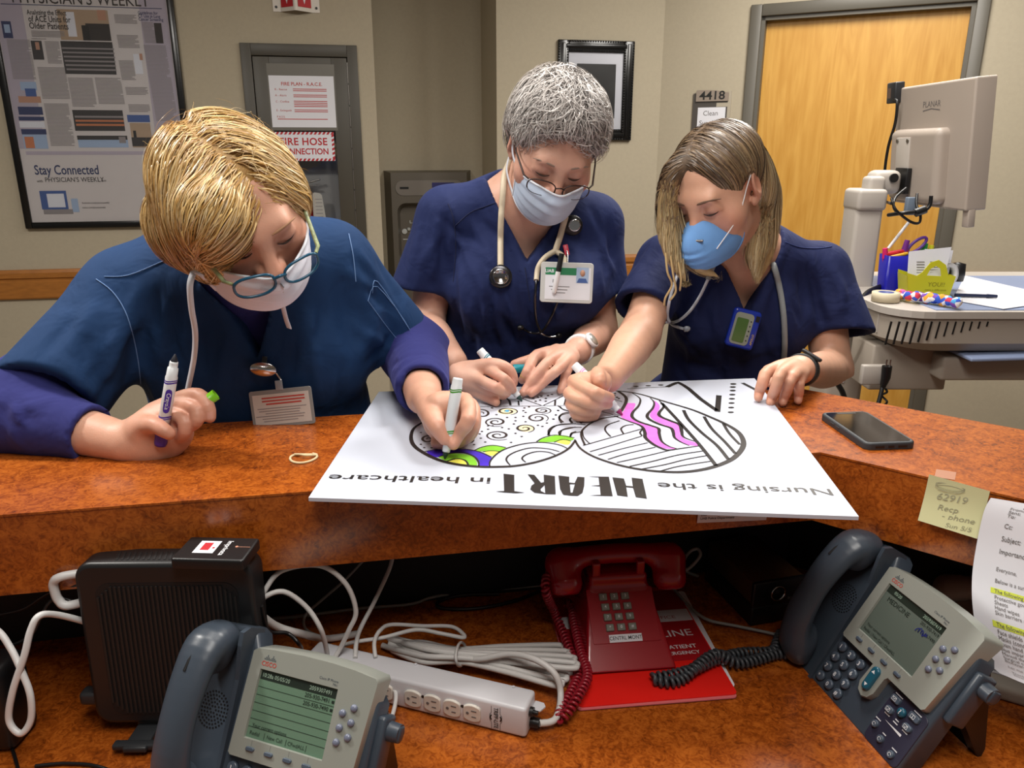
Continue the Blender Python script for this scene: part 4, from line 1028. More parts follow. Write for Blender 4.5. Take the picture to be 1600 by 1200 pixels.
# printed memo hanging down over the beige phone
M_HI = mat('yellow highlighter', '#d3e04c', 0.7)
MT = thing('printed_memo', 'printed white memo sheet with yellow highlighted lines hanging at the right edge', 'paper', fas(1548,778))
ledge = [(1548,778,0.004),(1537,800,0.010),(1526,850,0.018),(1519,900,0.03),(1520,950,0.045),(1530,1005,0.055),(1545,1035,0.06),(1562,1052,0.065)]
L_ = catmull([fas(a, b_, c_) for a, b_, c_ in ledge],5)
me_w = 0.216; cols = 10
def memo_pt(i, t):
    p = L_[i] + e2 * (me_w * t) + n2 * (0.0); f_ = i / (len(L_) - 1)
    return p - n2 * (0.012 * math.sin(math.pi * min(1, t * 1.6)) * f_) + Vector((0,0,-0.004 * t * f_ + 0.004 * math.sin(t * 5)))
mb = MB(); nr = len(L_)
for thk in (0.0,-0.0004):
    mb.add([memo_pt(i, j / cols) + n2 * -thk for i in range(nr) for j in range(cols + 1)],[(i * (cols + 1) + j, i * (cols + 1) + j + 1,(i + 1) * (cols + 1) + j + 1,(i + 1) * (cols + 1) + j) for i in range(nr - 1) for j in range(cols)], None, 0, True)
mb.build('sheet', M_PAPER, MT, True)
def memo_map(u, v):     # u 0..1 across, v 0..1 down
    f_ = v * (nr - 1); i = min(int(f_), nr - 2); a = f_ - i
    return memo_pt(i, u).lerp(memo_pt(i + 1, u), a) - n2 * 0.0009
def memo_text(mb, txt, size, u, v, mi=0, bold=0.0, slope=0.0):
    vs, fs = text_geo(txt, size, 'LEFT', bold); hgt = sum((L_[i + 1] - L_[i]).length for i in range(nr - 1))
    mb.add([memo_map(u + q.x / me_w, v - q.y / hgt) for q in vs], fs, None, mi)
mb = MB()
memo_text(mb, 'Vicki L.', 0.0085,0.22,0.045,0,0.015)
for i, tx in enumerate(('From:', 'Sent:', 'To:', '', 'Cc:', '', 'Subject:', '', 'Importance:')):
    if tx: memo_text(mb, tx, 0.0068,0.12,0.085 + i * 0.026,0,0.006)
for (tx, vv) in (('Everyone,', 0.37),('Below is a summary of the information', 0.42),('The following items will continue to be', 0.465),('Protective gowns (one per room)', 0.492),('Sheets', 0.514),('Hand wipes', 0.536),('Skin barriers (until more delivered)', 0.558),
                 ('The following items will continue to be', 0.605),('Face shields', 0.632),('Masks (cone, procedural, N95)', 0.654),('Foam hand sanitizers (for PUI and', 0.676),('Blue impervious gowns', 0.698),('Manual thermometers and disinfectant', 0.72),('Surgical caps', 0.742),('Biohazard', 0.764),('Let me know if you have any questions', 0.81),('Thanks,', 0.86),('Dawn', 0.885)):
    memo_text(mb, tx, 0.0058,0.12, vv)
mb.build('memo_text', M_GREYINK, MT, True)
for vv in (0.465,0.605):
    N_ = 8; mb = MB()
    for k in range(N_):
        a_, b_ = 0.10 + 0.85 * k / N_, 0.10 + 0.85 * (k + 1) / N_
        mb.add([memo_map(a_, vv - 0.012) + n2 * 0.0004, memo_map(b_, vv - 0.012) + n2 * 0.0004, memo_map(b_, vv + 0.012) + n2 * 0.0004, memo_map(a_, vv + 0.012) + n2 * 0.0004],[(0,1,2,3)])
    mb.build('highlight', M_HI, MT, True)
mb = MB(); mb.add([memo_map(0.18,0.062), memo_map(0.9,0.062), memo_map(0.9,0.067), memo_map(0.18,0.067)],[(0,1,2,3)]); mb.build('rule', M_INK, MT, True)
# small tag under the poster's edge
q0, q1, q2 = fas(1088,780,0.001, n1), fas(1197,776,0.001, n1), fas(1089,817,0.001, n1)
TG = thing('printed_tag', 'small white printed tag on the counter front under the poster edge', 'tag', M=frame(q2, q1 - q0, q0 - q2))
tw, th_ = (q1 - q0).length, (q0 - q2).length
mb = MB(); mb.box((tw / 2, th_ / 2,0),(tw, th_, 0.0008)); mb.build('card', M_PAPER, TG)
mb = MB(); mb.text('Enter', 0.005, Matrix.Translation((0.004,0.0125,0.0008)),0, 'LEFT', bold=0.01); mb.text('UAB Police Department', 0.0055, Matrix.Translation((0.004,0.007,0.0008)),0, 'LEFT', bold=0.008); mb.build('tag_text', M_INK, TG)

# ------------------------------------------------------------------ smartphone and rubber band on the counter
M_CASE = mat('phone case rubber', '#2e3236', 0.55); M_GLASS = mat('dark phone glass', '#0a0b0d', 0.08, spec=0.8, coat=0.6)
p0, p1, p2, p3 = on_z(1287,650, CZ + 0.008), on_z(1346,641, CZ + 0.008), on_z(1429,691, CZ + 0.008), on_z(1357,699, CZ + 0.008)
xa = ((p2 - p1) + (p3 - p0)) / 2; ya = ((p1 - p0) + (p2 - p3)) / 2; cen = (p0 + p1 + p2 + p3) / 4
SPM = frame((cen.x, cen.y, CZ + 0.0005), xa, ya); SP_ = thing('smartphone', 'black smartphone in a rugged dark grey case lying on the counter', 'phone', M=SPM)
pw, phh = xa.length, ya.length
o_ = rrect(pw, phh, 0.012,6)
bevel_prism(o_, 0.0,0.0105,0.0028).build('case', M_CASE, SP_)
mb = MB(); mb.prism(rrect(pw - 0.011, phh - 0.011,0.007,5),0.0100,0.0108); SN = mb.build('screen', M_GLASS, SP_)
mb = MB(); mb.box((-pw / 2 + 0.011,0,0.0109),(0.005,0.032,0.0003),0.0); mb.build('notch', M_BLACK, SN)
for k, (yy, ww) in enumerate(((-0.018,0.014),(0.0,0.009),(0.018,0.014))):
    mb = MB(); mb.box((pw / 2, yy, 0.0045),(0.001, ww, 0.003),0.0); mb.build('port', M_BLACK, SP_)
for xx in (-0.03,-0.012):
    mb = MB(); mb.box((xx, -phh / 2,0.0055),(0.012,0.0015,0.003),0.0005); mb.build('side_button', M_CASE, SP_)
M_RUB = mat('rubber band tan', '#d8c69c', 0.6)
rc = on_z(474,715, CZ + 0.0016)
def rb(a): return Vector((rc.x + 0.019 * math.cos(a) * (1 - 0.12 * math.sin(a)), rc.y + 0.016 * math.sin(a) + 0.004 * math.cos(2 * a), CZ + 0.0016))
RB = thing('rubber_band', 'twisted tan rubber band lying on the counter', 'rubber band', rc)
mb = MB(); mb.tube([rb(2 * math.pi * k / 40) for k in range(40)],0.0018,6, closed=True); mb.build('loop', M_RUB, RB, True)
mb = MB(); mb.tube(catmull([rb(2.6) + Vector((0,0,0.001)), rc + Vector((-0.006,0.006,0.0025)), rc + Vector((0.004,0.001,0.003)), rb(0.3) + Vector((0,0,0.001)), rb(0.9) + Vector((0,0,0.0015))],8),0.0018,6); mb.build('twist', M_RUB, RB, True)
# ------------------------------------------------------------------ things on the walls
def pane_mat(name='thin clear pane', ior=1.5, k=1.0):
    m = bpy.data.materials.new(name); m.use_nodes = True; nt = m.node_tree; N = nt.nodes; L = nt.links
    N.remove(N['Principled BSDF']); tr = N.new('ShaderNodeBsdfTransparent'); gl = N.new('ShaderNodeBsdfGlossy'); gl.inputs['Roughness'].default_value = 0.03
    fr = N.new('ShaderNodeFresnel'); fr.inputs[0].default_value = ior; mx = N.new('ShaderNodeMixShader')
    ml = N.new('ShaderNodeMath'); ml.operation = 'MULTIPLY'; ml.inputs[1].default_value = k; L.new(fr.outputs[0], ml.inputs[0]); L.new(ml.outputs[0], mx.inputs[0]); L.new(tr.outputs[0], mx.inputs[1]); L.new(gl.outputs[0], mx.inputs[2]); L.new(mx.outputs[0], N['Material Output'].inputs[0])
    return m
M_PANE = pane_mat(); M_LENS = pane_mat('coated spectacle lens', 1.25,0.35)
M_GLOSSK = mat('black frame lacquer', '#0f0f0f', 0.25)
M_NEWS = mat('newsprint paper', '#cfc8c6', 0.6)
M_NEWSL = mat('lavender column tint', '#b3a9b6', 0.6)
M_NAVY = mat('navy print', '#2b3560', 0.6); M_TEXTG = mat('small print grey', '#8f8888', 0.7); M_DKG = mat('dark grey print', '#3a3635', 0.7)
M_TAN = mat('photo tan print', '#b09880', 0.7); M_SKINP = mat('photo skin print', '#b98c74', 0.7); M_ORNG = mat('orange print', '#c47a52', 0.7); M_PBLUE = mat('blue print', '#3f5a96', 0.6); M_LBL = mat('light blue print', '#9fb3cf', 0.6)
def plane_frame(pt, dirx, n): return frame(pt, dirx, (0,0,1))
PO = 0.03
PM = frame(wall_pt(43.5,357,0.0), wd, (0,0,1)); PMI = PM.inverted()
def pl(cx, cy, off=0.02):      # photo pixel (of the 3.333x crop) to the poster's own plane
    q = PMI @ wall_pt(cx / 3.3333, cy / 3.3333, off); return q.x, q.y
PT = thing('framed_poster', 'large framed newspaper poster in black frame on the left wall', 'poster', M=PM)
pw = PMI @ wall_pt(289,183,0.02); PW = pw.x + 0.008; PH_ = 1.28
BW = 0.030
for nm, x0, x1, y0, y1 in (('frame_rail', 0, BW, 0, PH_),('frame_rail', PW - BW, PW, 0, PH_),('frame_rail', BW, PW - BW, 0, BW),('frame_rail', BW, PW - BW, PH_ - BW, PH_)):
    mb = MB(); mb.box(((x0 + x1) / 2,(y0 + y1) / 2,0.014),(x1 - x0, y1 - y0,0.028),0.004); mb.build(nm, M_GLOSSK, PT)
mb = MB(); mb.box((PW / 2, PH_ / 2,0.006),(PW - 2 * BW + 0.004, PH_ - 2 * BW + 0.004,0.01)); SHT = mb.build('printed_sheet', M_NEWS, PT)
def prect(mb, x0, y0, x1, y1, z_, mi=0):
    a = pl(x0, y1); b_ = pl(x1, y0); a2 = pl(x0, y0)
    xx0 = (a[0] + a2[0]) / 2 if False else a[0]; mb.box(((a[0] + b_[0]) / 2,(a[1] + b_[1]) / 2, z_),(abs(b_[0] - a[0]), abs(b_[1] - a[1]),0.0006), mi=mi)
zb = 0.0113
blk = MB(); MM = [M_NEWSL, M_NAVY, M_DKG, M_TAN, M_PBLUE, M_LBL, M_SKINP, M_ORNG, M_PAPER, M_TEXTG, M_INK]
def lrect(x0, y0, x1, y1, z_, mi): blk.box(((x0 + x1) / 2,(y0 + y1) / 2, z_),(x1 - x0, y1 - y0,0.0004), mi=mi)
def cr(cx0, cy0, cx1, cy1, mi, z_=zb + 0.0004):
    """rectangle whose upper left / lower right corners are crop pixels"""
    a = pl(cx0, cy0); b_ = pl(cx1, cy1); lrect(a[0], b_[1], b_[0], a[1], z_, mi)
# columns tinted lavender left and right
a = pl(120,775); b_ = pl(120 - 95,20); lrect(BW + 0.002, a[1], BW + 0.115, PH_ - 0.15, zb, 0)
a = pl(800,760); lrect(PW - BW - 0.125, pl(800,740)[1], PW - BW - 0.005, PH_ - 0.15, zb, 0)
cr(0,20,840,42,1)
lrect(0.032, PH_ - 0.15, PW - 0.032, PH_ - 0.148, zb + 0.0002,1)
cr(290,45,578,212,3); cr(440,120,578,212,2, zb + 0.0008); cr(500,50,552,105,6, zb + 0.0008); cr(335,60,400,190,8, zb + 0.0007); cr(420,130,470,210,10, zb + 0.001)
cr(310,212,605,388,2)
for i in range(6): cr(318 + i * 5,245 + i * 22,592 + i * 2.5,259 + i * 22,9, zb + 0.0008)
cr(372,572,650,682,2)
for i in range(3): cr(385 + i * 4,602 + i * 21,640 + i * 3,614 + i * 21,7 if i else 9, zb + 0.0008)
cr(155,210,228,310,2); cr(178,218,205,258,6, zb + 0.0008)
cr(0,108,66,198,1); cr(14,125,52,170,5, zb + 0.0008)
cr(98,425,190,470,5); cr(90,500,212,535,6); cr(125,460,188,502,4, zb + 0.0008)
cr(88,555,222,598,1); cr(92,607,228,628,1); cr(95,632,232,665,8); cr(105,672,240,700,1); cr(112,700,250,775,5); cr(122,712,180,772,7, zb + 0.0008)
cr(397,706,662,728,2); cr(402,728,668,768,5); cr(615,712,655,745,9, zb + 0.0008)
cr(658,598,780,636,4); cr(672,640,795,768,3); cr(682,715,795,762,2, zb + 0.0008); cr(690,680,710,715,10, zb + 0.0008)
cr(798,118,850,225,2); cr(690,280,745,385,8); cr(722,278,742,312,6, zb + 0.0008)
cr(130,788,760,806,0)
cr(200,995,355,1090,4); cr(238,1010,340,1080,8, zb + 0.0008); cr(222,1092,380,1115,9); cr(365,1035,412,1105,5)
blk.build('printed_blocks', MM, SHT)
SHT.children[0]['kind'] = 'stuff'
# columns of small print
mb = MB()
def lines(cx0, cy0, cx1, cy1, step=7.0, mi=0):
    n_ = int((cy1 - cy0) / step); rr = random.Random(int(cx0 * 7 + cy0))
    for i in range(n_):
        a = pl(cx0 + (cy0 + i * step - cy0) * 0.17, cy0 + i * step); b_ = pl(cx1 + i * step * 0.17, cy0 + i * step)
        x1 = b_[0] - (rr.random() * 0.02 if rr.random() < 0.2 else 0); mb.box(((a[0] + x1) / 2, a[1], zb + 0.0009),(x1 - a[0],0.0028,0.0003), mi=mi)
for q in ((158,160,330,200),(228,215,302,335),(190,350,335,520),(225,540,352,770),(350,405,478,560),(490,405,625,545),(30,205,150,420),(590,75,705,130),(605,182,715,255),(615,315,690,420),(650,455,765,500),(665,545,775,590),
          (735,115,795,230),(745,235,860,640),(160,200,250,208)): lines(*q)
mb.build('small_print', M_TEXTG, SHT); SHT.children[-1]['kind'] = 'stuff'
for c_ in SHT.children: c_['kind'] = 'stuff'
def ptext(mb, txt, cx, cy, size, mi=0, bold=0.0, xs=0.85, align='LEFT'):
    q = pl(cx, cy); mb.text(txt, size, Matrix.Translation((q[0], q[1], zb + 0.0014)), mi, align, bold, xs)
mb = MB()
mb.text("PHYSICIAN'S WEEKLY", 0.072, Matrix.Translation((PW / 2, pl(330,-8)[1], zb + 0.0014)),1, 'CENTER', 0.002,0.84)
ptext(mb, 'Analyzing the Effect', 135,62,0.029,1,0.012,0.72); ptext(mb, 'of ACE Units for', 143,97,0.036,1,0.014,0.72); ptext(mb, 'Older Patients', 148,133,0.037,1,0.014,0.76)
ptext(mb, 'Stay Connected', 175,888,0.062,0,0.012,0.72); ptext(mb, 'with', 188,944,0.018,1); ptext(mb, "PHYSICIAN'S WEEKLY", 230,938,0.031,1,0.003,0.88); ptext(mb, '.com', 520,941,0.016,1)
ptext(mb, 'Guidelines for', 715,65,0.019,0,0.008,0.8); ptext(mb, 'CT Use in Lung', 717,82,0.019,0,0.008,0.8); ptext(mb, 'Cancer Screening', 719,99,0.019,0,0.008,0.8)
ptext(mb, 'facebook.com/physiciansweekly', 424,1058,0.0115,1); ptext(mb, 'twitter.com/physicianswkly', 426,1082,0.0115,1)
mb.build('headlines', [M_NAVY, M_DKG], SHT)
mb = MB(); mb.box((PW / 2, PH_ / 2,0.0185),(PW - 2 * BW + 0.002, PH_ - 2 * BW + 0.002,0.0015)); mb.build('glass', M_PANE, PT)

# fire hose cabinet sunk in the wall
M_CAB = mat('cabinet bronze paint', '#47433a', 0.45); M_CABI = mat('cabinet grey inside', '#8f8f8d', 0.6)
CM = frame(wall_pt(374,67,0.0), wd, (0,0,1)); CMI = CM.inverted()
def cl(cx, cy, off=0.0):
    q = CMI @ wall_pt(370 + cx / 2.857, cy / 2.857, off); return q.x, q.y
CB = thing('fire_hose_cabinet', 'dark bronze fire hose cabinet with glazed door in the left wall', 'cabinet', M=CM)
cw = cl(535,203)[0]; ch = -(CM.translation.z - 0.95)
for x0, x1, y0, y1 in ((0,0.05, ch, 0),(cw - 0.05, cw, ch, 0),(0.05, cw - 0.05,-0.055,0),(0.05, cw - 0.05, ch, ch + 0.055)):
    mb = MB(); mb.box(((x0 + x1) / 2,(y0 + y1) / 2,0.006),(x1 - x0, y1 - y0,0.014),0.002); mb.build('outer_frame', M_CAB, CB)
d0, d1, dt, db = 0.054, cw - 0.054,-0.059, ch + 0.06
for nm, x0, x1, y0, y1 in (('door_stile', d0, d0 + 0.075, db, dt),('door_stile', d1 - 0.075, d1, db, dt),('door_rail', d0 + 0.075, d1 - 0.075, dt - 0.07, dt),('door_rail', d0 + 0.075, d1 - 0.075, db, db + 0.07)):
    mb = MB(); mb.box(((x0 + x1) / 2,(y0 + y1) / 2,0.003),(x1 - x0, y1 - y0,0.02),0.0015); mb.build(nm, M_CAB, CB)
for k in range(9):
    mb = MB(); yy = dt - 0.02 - k * (dt - db) / 9; mb.cyl((d1 + 0.002, yy, 0.012),(d1 + 0.002, yy - (dt - db) / 9.4,0.012),0.003, n=8); mb.build('hinge_knuckle', M_STEEL, CB)
mb = MB(); mb.box(((d0 + d1) / 2,(dt + db) / 2,0.0),(d1 - d0 - 0.15, dt - db - 0.14,0.004)); mb.build('pane', M_PANE, CB)
bi = MB(); bi.box((cw / 2, ch / 2,-0.135),(cw - 0.05,-ch - 0.06,0.01)); bi.build('back_plate', M_CABI, CB)
# extinguisher inside, with its tag
q = cl(285,905,-0.07)
EX = thing('fire_extinguisher', 'red fire extinguisher with paper tag behind the cabinet door', 'extinguisher', M=CM @ Matrix.Translation((q[0] + 0.015, q[1],-0.075)))
M_EXT = mat('extinguisher red', '#a3161c', 0.3)
RX = Matrix.Rotation(-math.pi / 2,4, 'X')      # lathe axis z to +y
mb = MB(); mb.lathe([(0.0,-0.30),(0.05,-0.30),(0.053,-0.29),(0.053,0.0),(0.047,0.03),(0.03,0.05),(0.016,0.058),(0.016,0.075),(0,0.075)], RX, 24); mb.build('cylinder', M_EXT, EX)
mb = MB(); mb.box((0,0.085,0),(0.03,0.025,0.03),0.004); mb.build('valve', M_STEEL, EX)
mb = MB(); mb.box((0.04,0.104,0.01),(0.11,0.008,0.018),0.002, R=Matrix.Rotation(0.25,3, 'Z')); mb.build('lever', M_STEEL, EX)
mb = MB(); mb.box((0.03,0.088,0.01),(0.09,0.006,0.018),0.002, R=Matrix.Rotation(-0.05,3, 'Z')); mb.build('handle', M_STEEL, EX)
mb = MB(); mb.prism([(0.048,-0.09),(0.115,-0.11),(0.098,0.04),(0.088,0.05),(0.06,0.055),(0.052,0.045)],0.056,0.0568); TGX = mb.build('tag', mat('tag card', '#c9c6bd', 0.7), EX)
mb = MB()
for k in range(6): mb.box((0.08,0.02 - k * 0.018,0.0571),(0.035,0.003,0.0003))
mb.build('tag_print', M_TEXTG, TGX)
# printed signs on the door
def sign_on(name, label, corners, off, mats):
    p0, p1, p2, p3 = [CMI @ wall_pt(370 + x / 2.857, yv / 2.857, off) for x, yv in corners]
    return p0, p1, p2, p3
a0 = CM @ Vector((*cl(160,568,0.016),0.0145)); a1 = CM @ Vector((*cl(445,563,0.016),0.0145)); a2 = CM @ Vector((*cl(137,336,0.016),0.0145))
up = Vector((0,0,1)); RW = (a1 - a0).length; RH_ = (a2 - a0).z
RA = thing('fire_plan_sheet', 'white fire plan sheet with red lettering on the fire hose cabinet', 'sign', M=frame(a0, wd, up))
mb = MB(); mb.box((RW / 2, RH_ / 2,0),(RW, RH_, 0.001)); mb.build('sheet', M_PAPER, RA)
mb = MB(); mb.box((RW / 2, RH_ / 2 + 0.02,-0.0012),(RW + 0.012, RH_ + 0.07,0.0008)); mb.build('plastic_sleeve', mat('dull plastic sleeve', '#6d6a62', 0.3), RA)
mb = MB(); Xr = lambda x, yv: Matrix.Translation((RW * x, RH_ * yv, 0.001))
M_REDT = mat('red text', '#b8443c', 0.7)
mb.text('FIRE PLAN - R.A.C.E.', 0.0225, Xr(0.5,0.84),0, bold=0.012)
for i, (t_, yv, nl) in enumerate((('R - Rescue', 0.735,2),('A - Alarm', 0.62,2),('C - Confine', 0.50,4),('E - Extinguish', 0.33,2),('P.A.S.S.', 0.205,0),('', 0.15,1))):
    if t_: mb.text(t_, 0.0135, Xr(0.08, yv),0, 'LEFT')
    for k in range(nl): mb.box((RW * (0.62 if t_ else 0.48), RH_ * (yv + 0.012 - 0.034 * k),0.0009),(RW * (0.52 if t_ else 0.78),0.0035,0.0004))
mb.build('red_lettering', M_REDT, RA)
b0_ = CM @ Vector((*cl(440,718,0.016),0.0145)); hgt = (CM @ Vector((*cl(433,590,0.016),0.0145))).z - b0_.z; wid = hgt * 2.22
FS = thing('fire_hose_sign', 'white and red FIRE HOSE CONNECTION sign on the cabinet door', 'sign', M=frame(b0_ - wd * wid, wd, up))
mb = MB(); mb.box((wid / 2, hgt / 2,0),(wid, hgt, 0.0012)); mb.build('plate', M_PAPER, FS)
mb = MB(); n_ = 15
for k in range(n_):
    x = wid * (k + 0.2) / n_; s_ = wid / n_ * 0.55
    for y0, y1 in ((0,0.012),(hgt - 0.012, hgt)): mb.add([(x, y0,0.001),(x + s_, y0,0.001),(x + s_ + 0.008, y1,0.001),(x + 0.008, y1,0.001)],[(0,1,2,3)])
for k in range(6):
    yv = hgt * (k + 0.3) / 6.5
    for x0, x1 in ((0,0.012),(wid - 0.012, wid)): mb.add([(x0, yv, 0.001),(x1, yv + 0.006,0.001),(x1, yv + 0.006 + hgt * 0.085,0.001),(x0, yv + hgt * 0.085,0.001)],[(0,1,2,3)])
mb.build('hazard_border', M_RED, FS)
mb = MB(); mb.text('FIRE HOSE', 0.049, Matrix.Translation((wid / 2 + 0.004, hgt * 0.66,0.001)),0, bold=0.022, xs=0.98, space=1.06); mb.text('CONNECTION', 0.041, Matrix.Translation((wid / 2, hgt * 0.32,0.001)),0, bold=0.022, xs=0.9); mb.build('lettering', M_RED, FS)
# V-shaped projecting sign above
s0 = wall_pt(427,18,0.002); s3 = wall_pt(500,22,0.002); VW = (s3 - s0).length; VM = frame(s0, wd, up)
VS = thing('projecting_sign', 'folded red and white projecting fire sign above the cabinet', 'sign', M=VM)
prof = [(0,0),(VW * 0.16,0),(VW * 0.47,0.055),(VW * 0.5,0.057),(VW * 0.53,0.055),(VW * 0.84,0),(VW, 0)]
mb = MB(); vs = []
for (x, d_) in prof: vs += [(x, 0.0, d_ + 0.001),(x, 0.30, d_ + 0.001),(x, 0.0, d_ - 0.001),(x, 0.30, d_ - 0.001)]
fs = []
for i in range(len(prof) - 1): fs += [(4 * i, 4 * i + 4,4 * i + 5,4 * i + 1),(4 * i + 2,4 * i + 3,4 * i + 7,4 * i + 6),(4 * i, 4 * i + 2,4 * i + 6,4 * i + 4)]
mb.add(vs, fs); mb.build('plate', mat('sign white plastic', '#d6d0c6', 0.35), VS)
for (xa_, xb_, da_, db_) in ((0.17,0.455,0.002,0.052),(0.545,0.83,0.052,0.002)):
    fl = lambda t, yv: Vector((VW * (xa_ + (xb_ - xa_) * t), yv, da_ + (db_ - da_) * t + 0.0035))
    mb = MB(); mb.add([fl(0.03,0.018), fl(0.97,0.018), fl(0.97,0.28), fl(0.03,0.28)],[(0,1,2,3)]); F_ = mb.build('red_field', M_RED, VS)
    mb = MB(); mb.add([fl(0.5,0.03) + Vector((0,0,0.001)), fl(0.9,0.13) + Vector((0,0,0.001)), fl(0.1,0.13) + Vector((0,0,0.001))],[(0,1,2)]); mb.build('white_arrow', M_PAPER, F_)
    mb = MB(); vs_, fs_ = text_geo('R', 0.05, bold=0.02); mb.add([fl(0.5 + v.x / (VW * 0.29),0.10 + v.y) + Vector((0,0,0.002)) for v in vs_], fs_); mb.build('letter', M_RED, F_)
for x in (0.07,0.93):
    mb = MB(); mb.cyl((VW * x, 0.02,0.001),(VW * x, 0.02,0.004),0.006, n=12); mb.build('screw', M_BLACK, VS)

# bottle-filling fountain in the recess
M_FT = mat('fountain grey steel', '#6b655b', 0.42, metal=0.5)
FNO = -(RD - 0.10)
q0 = wall_pt(610,270, FNO); FNM = frame(q0, wd, up)
FN = thing('bottle_filler', 'grey wall-mounted bottle filling station in the dark recess', 'water fountain', M=FNM)
fw = 0.44
mb = MB(); vs = []
for (x0, x1, y0, y1, z_) in ((-0.035, fw + 0.035,-1.0,0.01,-0.098),(0, fw, -0.98,0,0.0)): vs += [(x0, y0, z_),(x1, y0, z_),(x1, y1, z_),(x0, y1, z_)]
mb.add(vs, [(0,1,2,3),(0,1,5,4),(1,2,6,5),(2,3,7,6),(3,0,4,7)])
# front with alcove
al = shifted(rrect(0.38,0.46,0.05,5), fw / 2,-0.40); fr_ = [(0,-0.98),(fw, -0.98),(fw, 0),(0,0)]
tri = tessellate_polygon([[Vector((*p, 0)) for p in fr_],[Vector((*p, 0)) for p in al]]); allp = fr_ + al
mb.add([(x, y_, 0) for x, y_ in allp],[tuple(t) for t in tri]); n_ = len(al)
mb.add([(x, y_, 0) for x, y_ in al] + [(fw / 2 + (x - fw / 2) * 0.9,-0.4 + (y_ + 0.4) * 0.9,-0.07) for x, y_ in al],[(i, (i + 1) % n_, n_ + (i + 1) % n_, n_ + i) for i in range(n_)] + [tuple(range(n_, 2 * n_))], None, 0, False)
mb.build('housing', M_FT, FN)
mb = MB(); mb.prism(shifted(rrect(0.39,0.085,0.042,6), fw / 2,-0.085),0.0005,0.004); SB = mb.build('sensor_strip', mat('fountain strip', '#77716a', 0.35), FN)
mb = MB(); mb.box((0.075,-0.085,0.0045),(0.05,0.012,0.001)); mb.build('sensor', M_BLACK, SB)
mb = MB(); mb.box((0.30,-0.07,0.0045),(0.13,0.028,0.001)); mb.build('blue_badge', mat('fountain badge', '#2a2a63', 0.4), SB)
M_PIC = mat('pictogram grey', '#b3b5b2', 0.6)
for yv in (-0.34,-0.50):
    mb = MB(); mb.lathe([(0.018,0),(0.012,0.001),(0,0.001)], Matrix.Translation((0.07, yv, -0.068)),14); mb.lathe([(0.013,0),(0,0.001)], Matrix.Translation((0.095, yv + 0.012,-0.068)),12)
    v_, f_ = ribbon([(0.06, yv - 0.045),(0.125, yv - 0.045),(0.125, yv + 0.05),(0.105, yv + 0.05),(0.105, yv + 0.065)],0.006); mb.add(v_, f_, Matrix.Translation((0,0,-0.067))); mb.build('pictogram', M_PIC, FN)

# small framed picture
q3, q1_, q2_ = wall_pt(871,62,0.015), wall_pt(991,67,0.015), wall_pt(985,222,0.015)
fwid = (q1_ - q3).length; fh = q1_.z - q2_.z; PFM = frame(wall_pt(871,62,0.0) - up * fh, wd, up)
PF = thing('framed_picture', 'small picture in ornate black beaded frame on the middle wall', 'picture', M=PFM)
bw = 0.058
for x0, x1, y0, y1 in ((0, bw, 0, fh),(fwid - bw, fwid, 0, fh),(bw, fwid - bw, 0, bw),(bw, fwid - bw, fh - bw, fh)):
    mb = MB(); lx, ly = x1 - x0, y1 - y0
    mb.box(((x0 + x1) / 2,(y0 + y1) / 2,0.011),(lx, ly, 0.02),0.004)
    if lx < ly: mb.box((x0 + bw / 2,(y0 + y1) / 2,0.022),(0.02, ly - 0.03,0.008),0.003)
    else: mb.box(((x0 + x1) / 2, y0 + bw / 2,0.022),(lx + 0.03,0.02,0.008),0.003)
    R_ = mb.build('frame_rail', M_GLOSSK, PF)
    bd = MB(); n_ = int(max(lx, ly) / 0.013)
    for k in range(n_):
        for e_ in (0.006, bw - 0.006):
            c = (x0 + (lx * (k + 0.5) / n_), y0 + (e_ if y0 < fh / 2 else e_)) if lx > ly else (x0 + e_, y0 + ly * (k + 0.5) / n_)
            bd.box((c[0], c[1],0.022),(0.008,0.008,0.006),0.002,1)
    bo = bd.build('beading', M_GLOSSK, R_); bo['kind'] = 'stuff'
mb = MB(); mb.box((fwid / 2, fh / 2,0.006),(fwid - 2 * bw + 0.004, fh - 2 * bw + 0.004,0.006)); mb.build('mat_board', M_PAPER, PF)
mb = MB(); mb.box((fwid / 2 + 0.004, fh / 2,0.0095),(fwid - 2 * bw - 0.085, fh - 2 * bw - 0.11,0.001)); mb.build('photo_print', mat('dark photo print', '#2b2a29', 0.4, var=0.6, vscale=6), PF)
mb = MB(); mb.box((fwid / 2, fh / 2,0.0125),(fwid - 2 * bw + 0.002, fh - 2 * bw + 0.002,0.0012)); mb.build('glass', M_PANE, PF)
# door sign 4418
def dl(cx, cy, off=0.004): return door_pt(1070 + cx / 15.0,130 + cy / 15.0, off)
s0 = dl(270,435); SGM = frame(s0, dd, up); SGI = SGM.inverted(); sw = (dl(1025,440) - s0).length
SG = thing('room_sign', 'grey room sign reading 4418 Clean Supplies beside the door', 'sign', M=SGM)
M_SGN = mat('sign taupe', '#8d8074', 0.4); M_SGD = mat('sign dark grey', '#47423d', 0.5)
sh = (SGI @ dl(290,170)).y
mb = MB(); mb.prism([(0,0),(sw, 0),(sw, sh * 0.72),(sw * 0.6, sh * 0.95),(sw * 0.25, sh),(0.006, sh),(0, sh * 0.96)],0.004,0.012); NP = mb.build('number_plate', M_SGN, SG)
mb = MB(); mb.text('4418', 0.058, Matrix.Translation((sw * 0.5, sh * 0.47,0.0125)),0, bold=0.02, xs=1.15); mb.build('number', M_INK, NP)
mb = MB(); mb.box((sw * 0.44,-0.14,0.0),(sw * 1.08,0.36,0.008)); mb.build('back_plate', M_SGD, SG)
